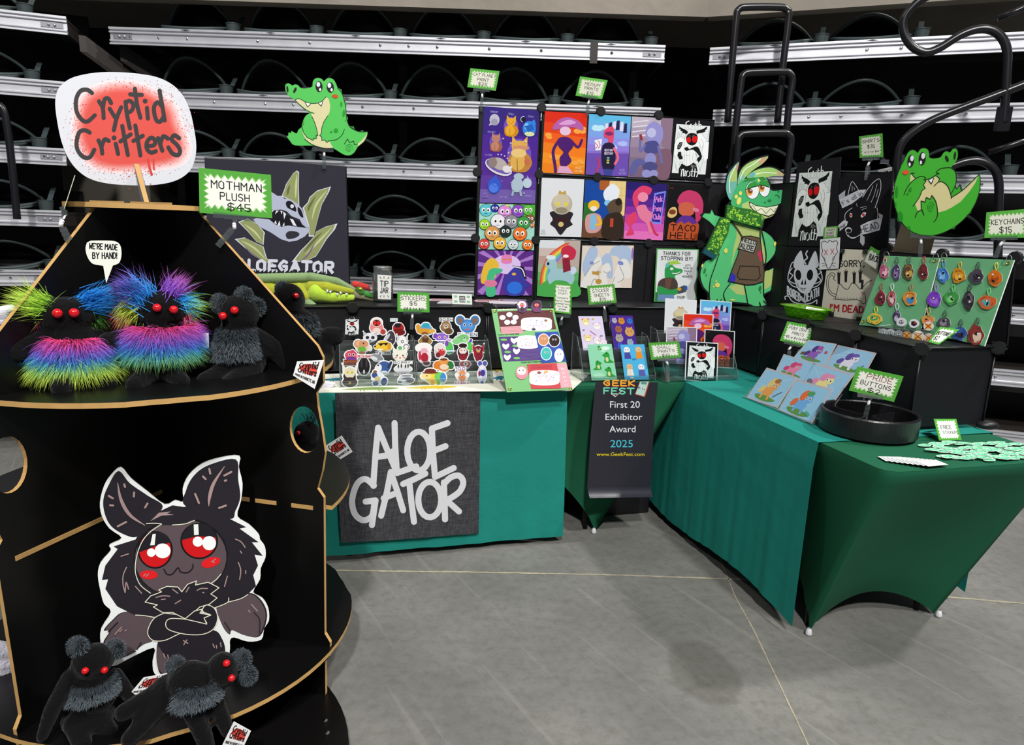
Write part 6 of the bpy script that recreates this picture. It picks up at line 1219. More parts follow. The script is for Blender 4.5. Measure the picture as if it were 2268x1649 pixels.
def dr_mauve(a):
    bands(a, ['b8acbc', 'a898ac', '97859c', '8a7690', '7c6a84', '74607a'], 150); a.lines('d8d4e4', 3, [[(4, 14), (40, 8)], [(4, 26), (40, 20)], [(4, 38), (38, 32)], [(4, 50), (38, 44)]], False); a.poly('8a7086', [(70, 0), (100, 0), (100, 80), (76, 70)]); a.poly('7a5a6c', crom([(60, 90), (100, 80), (100, 148), (70, 148)], True, 4))
    a.poly('8f8cc8', crom([(38, 22), (54, 10), (74, 22), (78, 48), (70, 66), (46, 60), (36, 44)], True, 5)); a.ell('b8b8dc', 50, 38, 11, 12); a.poly('4a4a86', crom([(38, 62), (62, 58), (72, 74), (66, 88), (40, 88), (34, 76)], True, 5)); a.ell('8a8ac4', 52, 104, 14, 16); a.ell('4a4a80', 52, 122, 19, 12); a.ell('8f8fc8', 44, 140, 11, 10); a.ell('8f8fc8', 62, 140, 11, 10)
    a.poly('5c5c98', crom([(2, 140), (10, 110), (30, 104), (40, 116), (24, 122), (14, 144)], True, 4)); a.line('6a6aa8', 6, [(36, 70), (26, 84), (24, 56)], True); a.line('6a6aa8', 6, [(68, 72), (76, 96), (80, 112)], True); a.poly('8a3040', [(20, 44), (26, 42), (30, 56), (24, 58)])
def dr_goth(a):
    bgrect(a, '131316'); goth(a, a.T)
def dr_mask(a):
    bgrect(a, 'd9dce0'); a.poly('2a242a', crom([(22, 90), (34, 84), (66, 84), (78, 90), (72, 108), (78, 118), (64, 128), (50, 146), (36, 128), (24, 118), (30, 106)], True, 3)); a.poly('3a1c20', [(32, 102), (68, 102), (66, 110), (34, 110)]); a.ell('cfb878', 50, 118, 6.5)
    a.ell('b9aE98'.lower(), 50, 66, 25, 27); a.ell('c8bea6', 48, 58, 20, 18); a.ell('8f8672', 50, 82, 14, 8); a.poly('c29a4a', [(40, 40), (43, 30), (50, 36), (57, 30), (60, 40)]); a.ell('d8cf48', 40, 66, 5); a.ell('d8cf48', 60, 66, 5)
    a.text('b4b6ba', 'ALOE', 4, 138, 13, 138, 5, .8); a.text('b4b6ba', 'GATOR', 3, 145, 14, 145, 5, .8)
def dr_night(a):
    bgrect(a, '17479c'); a.poly('e2c888', [(58, 0), (100, 0), (100, 90), (66, 90)]); a.lines('c8a058', .7, [[(62, 18), (100, 18)], [(62, 38), (100, 38)], [(64, 58), (100, 58)], [(76, 0), (76, 90)], [(90, 0), (90, 90)]], False); a.poly('a85a28', [(34, 0), (60, 0), (56, 28), (36, 24)]); a.poly('2f6a2f', [(0, 60), (26, 54), (30, 110), (0, 120)]); a.poly('6a4630', [(0, 106), (100, 92), (100, 150), (0, 150)])
    a.poly('e0e6f0', crom([(46, 30), (66, 8), (84, 22), (78, 50), (54, 54)], True, 4)); a.ell('7fc0e8', 58, 58, 9, 8); a.ell('e8b430', 24, 66, 14, 14); a.ell('e8e2d8', 24, 74, 8, 7); a.poly('c89898', crom([(6, 96), (24, 86), (42, 92), (46, 120), (34, 136), (10, 134)], True, 4)); a.poly('7ab8dc', [(18, 90), (30, 90), (32, 128), (18, 128)]); a.line('e8b430', 6, [(36, 96), (44, 112), (32, 116)], True)
    a.poly('5a4838', crom([(56, 66), (72, 48), (92, 52), (90, 84), (66, 86)], True, 4)); a.poly('33261f', crom([(50, 100), (68, 84), (94, 88), (98, 148), (50, 148)], True, 4)); a.ell('2a201c', 84, 54, 8, 10); a.poly('b8452c', [(66, 98), (74, 98), (74, 120), (66, 120)])
def dr_pink(a):
    bands(a, ['2a1c6a', '3a2080', '56258e', '8a2f9c', 'b83ea6', 'd054b0', 'e070b8'], 150); a.poly('7a8ae8', [(70, 26), (98, 18), (92, 108), (66, 106)]); a.poly('33228a', [(73, 30), (95, 23), (89, 103), (69, 101)])
    a.text('e888dc', 'Pink', 74, 50, 92, 46, 14, 1.8); a.text('e888dc', 'Pony', 72, 74, 91, 71, 14, 1.8); a.text('e888dc', 'Club', 72, 96, 90, 94, 14, 1.8)
    a.poly('d83e6a', crom([(22, 22), (40, 8), (62, 14), (58, 30), (44, 34), (32, 54), (34, 80), (22, 62), (16, 40)], True, 5)); a.ell('e88aa8', 42, 38, 13, 13); a.poly('e07a9c', crom([(28, 66), (48, 58), (58, 72), (70, 80), (66, 100), (76, 124), (64, 132), (56, 108), (38, 94)], True, 5)); a.poly('d83e6a', crom([(8, 90), (26, 78), (30, 100), (18, 116), (26, 136), (6, 140), (14, 120), (4, 106)], True, 5)); a.line('c8345e', 6, [(66, 104), (78, 130), (86, 136)], True)
def dr_taco(a, crop=False):
    bgrect(a, '151416'); a.poly('c23a68', crom([(26, 44), (36, 22), (56, 14), (80, 22), (94, 48), (92, 84), (80, 100), (72, 66), (50, 48), (36, 56)], True, 5)); a.poly('c86048', crom([(32, 54), (52, 46), (72, 56), (70, 78), (50, 84), (34, 76)], True, 5)); a.ell('d8789a', 76, 66, 9, 5, .3); a.poly('5a3090', crom([(36, 88), (52, 82), (72, 88), (80, 108), (30, 108)], True, 4))
    a.poly('d8b878', crom([(4, 84), (10, 64), (24, 62), (28, 80), (16, 90)], True, 4)); a.ell('7a3c20', 16, 74, 9, 7); a.poly('b4502c', [(10, 106), (20, 100), (30, 106), (40, 98), (50, 105), (60, 98), (72, 106), (84, 100), (88, 108), (86, 148), (8, 148)])
    a.text('301410', 'TACO', 16, 124, 80, 124, 16, 2.6); a.text('301410', 'HELL', 16, 145, 80, 145, 16, 2.6); a.text('5a2a28', 'ALOE', 4, 12, 14, 12, 5, .8)
def dr_hill(a):
    bands(a, ['d8dce0', 'c9b8b0', 'b89a90', '9ab08c', '5fae62', '4aa452', '3f9a48'], 142); a.poly('b8a8a0', [(60, 0), (100, 0), (100, 70), (70, 60)])
    for i, c in enumerate(('d8503c', 'e8903c', 'e8d85a', '7ac85a', '5aa8dc', '8f7ac8')):
        a.line(c, 4.4, [(8+i*4, 120), (10+i*4, 80), (26+i*3, 40+i*4), (56, 14+i*5), (70, 8+i*5)], True)
    a.poly('4aa850', crom([(0, 122), (30, 100), (70, 106), (100, 112), (100, 142), (0, 142)], True, 4)[:-3]+[(0, 142)]); a.poly('9cc4cc', crom([(16, 62), (30, 42), (44, 54), (48, 72), (74, 72), (90, 92), (84, 112), (70, 104), (44, 102), (30, 112), (24, 92), (30, 76)], True, 4)); a.ell('d8e4ea', 30, 44, 12, 6); a.ell('c8d4e8', 86, 76, 8, 10); a.poly('c22c4a', crom([(54, 24), (70, 12), (90, 26), (84, 48), (60, 44)], True, 4)); a.poly('8a2238', [(58, 46), (76, 46), (80, 76), (62, 82)]); a.ell('1c181c', 24, 60, 3, 4); a.ell('f0e8e0', 66, 40, 7, 4)
def dr_poodle(a):
    bgrect(a, 'ddd0c2', 82)
    for pts, c in (([(2, 40), (14, 6), (28, 4), (30, 20), (20, 40), (12, 66)], 'a8bcd8'), ([(54, 18), (62, 2), (90, 2), (96, 26), (88, 60), (72, 24)], 'a8bcd8'), ([(34, 34), (46, 16), (58, 22), (62, 60), (52, 62), (44, 40)], 'a8bcd8'), ([(8, 60), (30, 22), (40, 34), (30, 50), (34, 81), (2, 81)], 'e2e0dc'), ([(58, 78), (74, 30), (90, 30), (98, 60), (80, 66), (76, 81), (56, 81)], 'e2e0dc'), ([(40, 44), (52, 34), (58, 48), (50, 58), (54, 81), (38, 81)], 'e2e0dc')): a.poly(c, crom(pts, True, 4))
    a.lines('6a6266', .8, [[(8, 60), (20, 40), (36, 30)], [(30, 50), (40, 52)], [(74, 40), (84, 62), (72, 72)], [(44, 50), (50, 54), (56, 50)], [(60, 81), (66, 60)], [(20, 81), (26, 66), (36, 70)]]); a.ell('7a8ac8', 76, 34, 6, 4, .4); a.ell('7a8ac8', 20, 34, 4, 3); a.poly('b8903c', [(22, 50), (36, 52), (35, 58), (22, 56)]); a.ell('b8903c', 35, 70, 6, 5); a.ell('9a72b8', 98, 16, 2, 12)
def dr_thanks(a):
    bgrect(a, '4f9a52', 130); a.poly('dfe4e4', [(3, 2.5), (97, 2.5), (97, 127.5), (3, 127.5)]); k = '2a3030'
    a.text(k, 'THANKS FOR', 16, 16, 80, 16, 8.5, 1.5); a.text(k, 'STOPPING BY!', 12, 28, 86, 28, 8.5, 1.5)
    for t, y, x0, x1 in (('LETS', 42, 70, 82), ('STAY IN', 49, 66, 86), ('TOUCH', 56, 67, 84), ('&', 62, 74, 77), ('WEBSITE:', 69, 64, 88)): a.text(k, t, x0, y, x1, y, 4, .8)
    a.text(k, 'ONLINE', 54, 119, 72, 119, 4, .8); a.text(k, 'STORE:', 54, 125, 70, 125, 4, .8)
    a.poly('2f9a50', crom([(22, 58), (24, 44), (36, 38), (46, 46), (62, 50), (62, 58), (46, 66), (48, 74), (26, 74)], True, 4)); a.poly('a4cc4a', [(24, 44), (28, 32), (48, 28), (60, 36), (40, 38)]); a.poly('6ab8c0', [(22, 48), (24, 36), (34, 34), (30, 44)]); a.ell('e8e8e0', 38, 49, 4, 3.4); a.line('e8e8d8', 2, [(40, 60), (50, 60), (58, 56)], True)
    a.poly('4a3e3a', crom([(8, 84), (22, 72), (44, 72), (54, 86), (48, 112), (12, 112)], True, 4)); a.poly('6b4a40', [(24, 72), (40, 72), (38, 84), (32, 112), (26, 112)]); a.poly('2f9a50', crom([(6, 96), (14, 92), (36, 100), (54, 96), (64, 98), (54, 110), (30, 112), (10, 110)], True, 4)); a.poly('46505a', [(52, 96), (70, 88), (76, 92), (74, 104), (56, 110)]); a.ell('d8a02c', 58, 98, 5, 4); a.ell('2f5ab8', 74, 95, 3, 6); a.poly('6a8cb8', [(8, 112), (46, 112), (48, 127.5), (6, 127.5)]); a.poly('2f7a44', [(3, 106), (10, 108), (8, 127.5), (3, 127.5)])
PRF = PP.off(.003)
PRINTS = [([(1072, 235), (1194.7, 244.6), (1185, 450.6), (1062.3, 448.7)], dr_cats, 166, 'tall purple print of cats as planets at the top left of the grid'),
 ([(1062, 450.6), (1185, 453), (1182.4, 554), (1059.6, 551.6)], dr_crowd, 84, 'colourful print crowded with round big-eyed critters under the cat planets'),
 ([(1059.6, 554), (1181, 555.7), (1178, 654), (1057, 652.6)], dr_duo, 84, 'purple sunburst print with a pink bun above yellow and blue figures'),
 ([(1207, 246), (1301, 251), (1294.3, 386), (1200, 382.4)], dr_red, 150, 'red and orange print with a pink and purple figure, top grid row'),
 ([(1305, 252), (1398, 258), (1390, 390.6), (1297, 386.5)], dr_blue, 150, 'blue sky print with a striped crest and dark shirt, top grid row'),
 ([(1400, 258), (1491, 262.3), (1481, 394.7), (1391, 392)], dr_mauve, 150, 'mauve grey print with a lavender figure, top grid row'),
 ([(1492, 262.3), (1579.5, 267.8), (1570, 400), (1482.6, 394.7)], dr_goth, 150, 'black and white Goth Moth print at the right of the top grid row'),
 ([(1200, 393.3), (1294, 397), (1287.5, 525), (1194.7, 523)], dr_mask, 150, 'white print with a bone mask over a dark ruff, middle grid row'),
 ([(1297, 398), (1387, 401.5), (1380, 528.4), (1289, 525.7)], dr_night, 150, 'print with blue night and tan window behind three seated figures'),
 ([(1388.5, 402), (1478, 407.8), (1467.6, 532), (1381, 528.4)], dr_pink, 150, 'pink and violet print with a neon sign reading Pink Pony Club'),
 ([(1481, 408), (1566, 411), (1556, 534), (1470, 531)], dr_taco, 150, 'black print with pink hair and an orange sign reading Taco Hell'),
 ([(1194.7, 531), (1286, 532.5), (1278.7, 656.7), (1189, 654.5)], dr_hill, 142, 'print with a rainbow over a green hill and a pale blue horse'),
 ([(1289.7, 543.4), (1404, 543.4), (1399, 637.6), (1285, 636)], dr_poodle, 82, 'wide cream print with white and pale blue curved figures, bottom grid row')]
for q, fn, h, lab in PRINTS:
    a = Art(PRF, quadT(q, 100, h), .00005); a.base([(0, 0), (100, 0), (100, h), (0, h)], .0012, 'e8e8e8'); fn(a); tag(a.build('art_print', m=GLOSS), lab, 'print', 'art prints clipped to the wire grid')
TH = vthru(onz(1448, 668, ZC)-E2*.05, onz(1542, 670, ZC)-E2*.05, .06); a = Art(TH, quadT([(1454, 549.7), (1548, 551.6), (1542.7, 669.8), (1448, 667.6)], 100, 130), .00005); a.base([(0, 0), (100, 0), (100, 130), (0, 130)], .003, '4f9a52'); dr_thanks(a)
tag(a.build('thank_you_sign', m=GLOSS), 'green framed sign reading Thanks for stopping by with a crocodile artist', 'sign')
# ================================================================ grey banner on the table front
GB_ = PT(-.05); Z = zt(700, 640, 2.748); a = Art(GB_, Z)
a.base([(115, 632), (400, 628), (700, 625), (1000, 619), (998, 900), (994, 1200), (990, 1485), (700, 1508), (400, 1530), (152, 1542), (135, 1250), (124, 900)], .003, '46464a')
WB = 'dcdce0'; a.mb.m = 1
for p, sm in (([(378, 842), (362, 1000), (348, 1195)], 0), ([(378, 842), (430, 970), (492, 1115)], 0), ([(375, 1020), (440, 1010), (470, 985)], 0), ([(478, 815), (482, 960), (492, 1118), (545, 1100), (610, 1078)], 0), ([(705, 850), (712, 1000), (724, 1142)], 0), ([(705, 848), (800, 815)], 0), ([(712, 985), (788, 955)], 0), ([(724, 1142), (838, 1088)], 0),
               ([(352, 1195), (300, 1155), (250, 1185), (220, 1280), (235, 1365), (285, 1405), (340, 1380), (355, 1300)], 1), ([(302, 1292), (362, 1285), (340, 1435)], 0), ([(455, 1112), (430, 1240), (396, 1378)], 0), ([(455, 1112), (495, 1230), (530, 1345)], 0), ([(412, 1272), (490, 1240)], 0), ([(530, 1185), (600, 1155), (665, 1122)], 0), ([(567, 1172), (580, 1290), (596, 1415)], 0), ([(778, 1175), (782, 1290), (785, 1400)], 0), ([(778, 1185), (820, 1145), (870, 1135), (896, 1175), (870, 1235), (795, 1285)], 1), ([(795, 1285), (870, 1352)], 0)):
    a.line(WB, 37, p, bool(sm)); a.lay -= 1.9
a.line(WB, 37, [(625+70*math.cos(t), 985+118*math.sin(t)) for t in [i*.3 for i in range(21)]], False, True); a.line(WB, 37, [(692+70*math.cos(t), 1280+108*math.sin(t)) for t in [i*.3 for i in range(21)]], False, True)
HEA = mat('heather_cloth', 'ffffff', .95, spec=.1, attr=True)
nt = HEA.node_tree; b = nt.nodes['Principled BSDF']; at_ = [n for n in nt.nodes if n.type == 'ATTRIBUTE'][0]; tc = nt.nodes.new('ShaderNodeTexCoord'); fac = None
for sc in ((420, 420, 25), (25, 25, 420)):
    mp = nt.nodes.new('ShaderNodeMapping'); mp.inputs['Scale'].default_value = sc; nz = nt.nodes.new('ShaderNodeTexNoise'); nz.inputs['Scale'].default_value = 1.0; nz.inputs['Detail'].default_value = 2
    nt.links.new(tc.outputs['Object'], mp.inputs[0]); nt.links.new(mp.outputs[0], nz.inputs['Vector'])
    if fac is None: fac = nz.outputs['Fac']
    else:
        ad = nt.nodes.new('ShaderNodeMath'); ad.operation = 'MULTIPLY'; nt.links.new(fac, ad.inputs[0]); nt.links.new(nz.outputs['Fac'], ad.inputs[1]); fac = ad.outputs[0]
rp = nt.nodes.new('ShaderNodeMapRange'); rp.inputs[1].default_value = .12; rp.inputs[2].default_value = .42; rp.inputs[3].default_value = .45; rp.inputs[4].default_value = 1.5; nt.links.new(fac, rp.inputs[0])
mx = nt.nodes.new('ShaderNodeMix'); mx.data_type = 'RGBA'; mx.blend_type = 'MULTIPLY'; mx.inputs[0].default_value = 1; nt.links.new(at_.outputs['Color'], mx.inputs[6]); nt.links.new(rp.outputs[0], mx.inputs[7]); nt.links.new(mx.outputs[2], b.inputs['Base Color'])
tag(a.build('table_banner', m=HEA, extra=[INK]), 'charcoal heather cloth banner with large white letters Aloe Gator', 'banner')
# ================================================================ award banner
AB = PT(-.062); Z = zt(1080, 640, 2.945); a = Art(AB, Z, .00005)
a.base([(705, 603), (1112, 608), (1092, 800), (1075, 1060), (1062, 1325), (850, 1328), (652, 1332), (650, 1290), (668, 1000), (690, 750)], .0015, '2b2a33', '3a3942')
for i, (y, c) in enumerate(((618, 'f0b03a'), (626, 'e8d04a'))): a.text('d8502c' if i == 0 else 'efb53c', 'GEEK', 757, 629-i, 958, 631-i, 34, 11-3*i)
a.text('1c5a50', 'FEST', 760, 683, 955, 686, 38, 12); a.text('7fd6b8', 'FEST', 758, 681, 953, 684, 38, 8)
a.line('e6e6ee', 5, [(805, 680), (832, 700), (875, 662)]); a.line('d0402c', 3, [(812, 682), (834, 696), (868, 668)])
a.poly('c0503c', [(992, 602), (1056, 602), (1026, 704), (960, 686)]); a.poly('b6d8d0', [(996, 602), (1050, 602), (1020, 698), (964, 682)]); a.poly('5c8f86', [(1004, 604), (1040, 606), (1034, 622), (998, 618)]); a.lines('2a2a33', 4, [[(978, 640), (994, 645)], [(988, 634), (984, 650)]], False); a.ell('b8405a', 1010, 650, 4); a.ell('b8405a', 1022, 655, 4)
for t, cx, y, h, c, w in (('First 20', 895, 772, 44, 'e8e8ee', 194), ('Exhibitor', 888, 853, 44, 'e8e8ee', 240), ('Award', 879, 932, 44, 'e8e8ee', 170), ('2025', 873, 1030, 50, '4cc4dc', 146), ('www.GeekFest.com', 866, 1087, 24, 'f0d81c', 312)): builtin_text(a, c, t, cx, y, h, w)
VIN = mat('vinyl_print', 'ffffff', .32, spec=.5, attr=True, bump=.15, bscale=6)
aw = tag(a.build('award_banner', m=VIN), 'narrow dark vinyl banner reading First 20 Exhibitor Award 2025 over the table corner', 'banner')

pA, pB = AB.hit(*Z(652, 1330)), AB.hit(*Z(1062, 1325)); mb = MB(); mb.col = hx('2f2e38'); dn = AB.n
mb.grid(lambda u, v: pA.lerp(pB, u)+EZ*(.03*(1-v)-.012*v)+dn*(.001+.03*v*v), 10, 8)
ce = mb.build('curled_end', VIN, None, smooth=True); mw = ce.location.copy(); ce.parent = aw; ce.location = mw-aw.location
# ================================================================ acrylic racks and stickers
def acr_rack(lab, s0, s1, tiers, lip, back=.05, mids=()):
    """tiers: (t, z) of each lip from front to back"""
    o = wthing('acrylic_rack', bp((s0+s1)/2, tiers[0][0], ZT+.008), lab, 'display rack', 'clear acrylic display racks')
    W = E1*(s1-s0); n = len(tiers)
    for i, (t, z) in enumerate(tiers):
        mb = MB(); mb.obox(bp(s0, t-.012, z-.002), W, E2*.0025, EZ*lip); mb.build('lip', ACR, o)
        mb = MB(); mb.cyl(bp(s0, t-.011, z-.002+lip), bp(s1, t-.011, z-.002+lip), .0008, 6); mb.build('lip_edge', ACE, o)
        t2 = tiers[i+1][0] if i < n-1 else t+back
        mb = MB(); mb.obox(bp(s0, t-.012, z-.004), W, E2*(t2-t), EZ*.0025); mb.build('step', ACR, o)
        if i < n-1: mb = MB(); mb.obox(bp(s0, t2-.0145, z-.002), W, E2*.0025, EZ*(tiers[i+1][1]-z)); mb.build('riser', ACR, o)
    for s in (s0, s1)+tuple(mids):
        pts = [(tiers[0][0]-.014, ZT+.009)]+[(t-.014, z+lip) for t, z in tiers]+[(tiers[-1][0]+back, tiers[-1][1]+lip*1.6), (tiers[-1][0]+back, ZT+.009)]
        mb = MB(); mb.slab(pts, [], lambda a, b: bp(s, a, b), E1*.003, 0); mb.build('side_plate', ACR, o)
        mb = MB(); mb.tube([bp(s, a, b) for a, b in pts], .0018, 6, closed=True); mb.build('side_edge', ACE, o)
    return o
TT = [.085, .115, .147, .18, .215]; YB = [856, 832, 808, 785, 762]
def tz(x, ys): return [(t, PT(t).hit(x, y).z) for t, y in zip(TT, ys)]
sA, sB, sC = st(PT(.085).hit(754, 858))[0], st(PT(.085).hit(922, 856))[0], st(PT(.085).hit(1090, 855))[0]
TL = tz(840, YB); TL[0] = (TL[0][0], max(TL[0][1], ZT+.014))
acr_rack('clear stepped acrylic rack holding the left half of the stickers', sA, sB-.004, TL, .022)
TR = tz(1005, YB); TR[0] = (TR[0][0], max(TR[0][1], ZT+.014))
acr_rack('clear stepped acrylic rack holding the right half of the stickers', sB+.004, sC, TR, .022)
def blobshape(x, y, rx, ry, seed, amp=.12, n=14):
    random.seed(seed); return crom([(x+rx*(1+random.uniform(-amp, amp))*math.cos(2*math.pi*i/n), y+ry*(1+random.uniform(-amp, amp))*math.sin(2*math.pi*i/n)) for i in range(n)], True, 3)
def eyes2(a, x, y, r, d, c='17171a', w=True):
    for q in (-1, 1):
        if w: a.ell('f4f4f4', x+q*d, y, r*1.3, r*1.5, 0, 10)
        a.ell(c, x+q*d, y, r*.8, r, 0, 8)
def stick(i, x, y, w, h, cols, label, draw=None, border='f4f4f6', amp=.1):
    if draw and draw is not s_goth: w, h = w*1.16, h*1.1
    bot = y+h/2; k = 0 if bot > 1320 else 1 if bot > 1190 else 2 if bot > 1030 else 3 if bot > 850 else 4
    a = Art(PT(TT[k]-.002-.0012*(i % 4)), zt(740, 620, 5.889), .00005); rx, ry = w/2, h/2
    if draw is s_goth: a.base([(x-rx, y-ry), (x+rx, y-ry), (x+rx, y+ry), (x-rx, y+ry)], .0006, '16161a', 'e4e4e6'); draw(a, x, y, rx, ry)
    elif draw:
        g = min(rx, ry)*.12; rec = Rec(g); draw(rec, x, y, rx, ry); core = blobshape(x, y+ry*.08, rx*.62, ry*.62, i, amp)
        a.base([(x+(u-x)*1.16, y+(v-y)*1.16) for u, v in core], .0006, border, 'e4e4e6'); a.mb.col = hx(border)
        for p in rec.out: a.mb.add([a.h(*q) for q in p], [list(range(len(p)))])
        a.lay += 1; a.poly(cols[0], core); draw(a, x, y, rx, ry)
    else:
        a.base(blobshape(x, y, rx, ry, i, amp), .0006, border, 'e4e4e6'); a.poly(cols[0], blobshape(x, y, rx*.88, ry*.88, i, amp))
        random.seed(i*3+1)
        for j, c in enumerate(cols[1:]):
            a.poly(c, blobshape(x+random.uniform(-.3, .3)*rx, y+random.uniform(-.2, .45)*ry, rx*random.uniform(.3, .45), ry*random.uniform(.25, .4), i*9+j, .2, 9))
        eyes2(a, x, y-.35*ry, min(rx, ry)*.11, rx*.26)
    return tag(a.build('sticker'), label, 'sticker', 'die-cut stickers in the acrylic racks')
def s_goth(a, x, y, rx, ry): goth(a, lambda u, v: zt(740, 620, 5.889)(x-rx+u*rx*.02, y-ry+v*ry*.01333))
def s_text(t, c='2a2a2e', yy=.75, hh=.28):
    def f(a, x, y, rx, ry): a.text(c, t, x-rx*.75, y+ry*yy, x+rx*.75, y+ry*yy, ry*hh, ry*hh*.2)
    return f
def comb(*fs):
    def f(a, x, y, rx, ry):
        for g in fs: g(a, x, y, rx, ry)
    return f
def parts(*els):
    def f(a, x, y, rx, ry):
        for c, dx, dy, ex, ey, *r in els: a.ell(c, x+dx*rx, y+dy*ry, ex*rx, ey*ry, r[0] if r else 0, 14)
    return f
def ears(c, s=1, up=-.75):
    def f(a, x, y, rx, ry):
        for q in (-1, 1): a.poly(c, [(x+q*.25*rx, y-.35*ry), (x+q*.75*rx*s, y+up*ry*1.1), (x+q*.7*rx, y-.05*ry)])
    return f
def eyez(dy=-.2, d=.28, r=.12, c='17171a', w=True): return lambda a, x, y, rx, ry: eyes2(a, x, y+dy*ry, min(rx, ry)*r, d*rx, c, w)
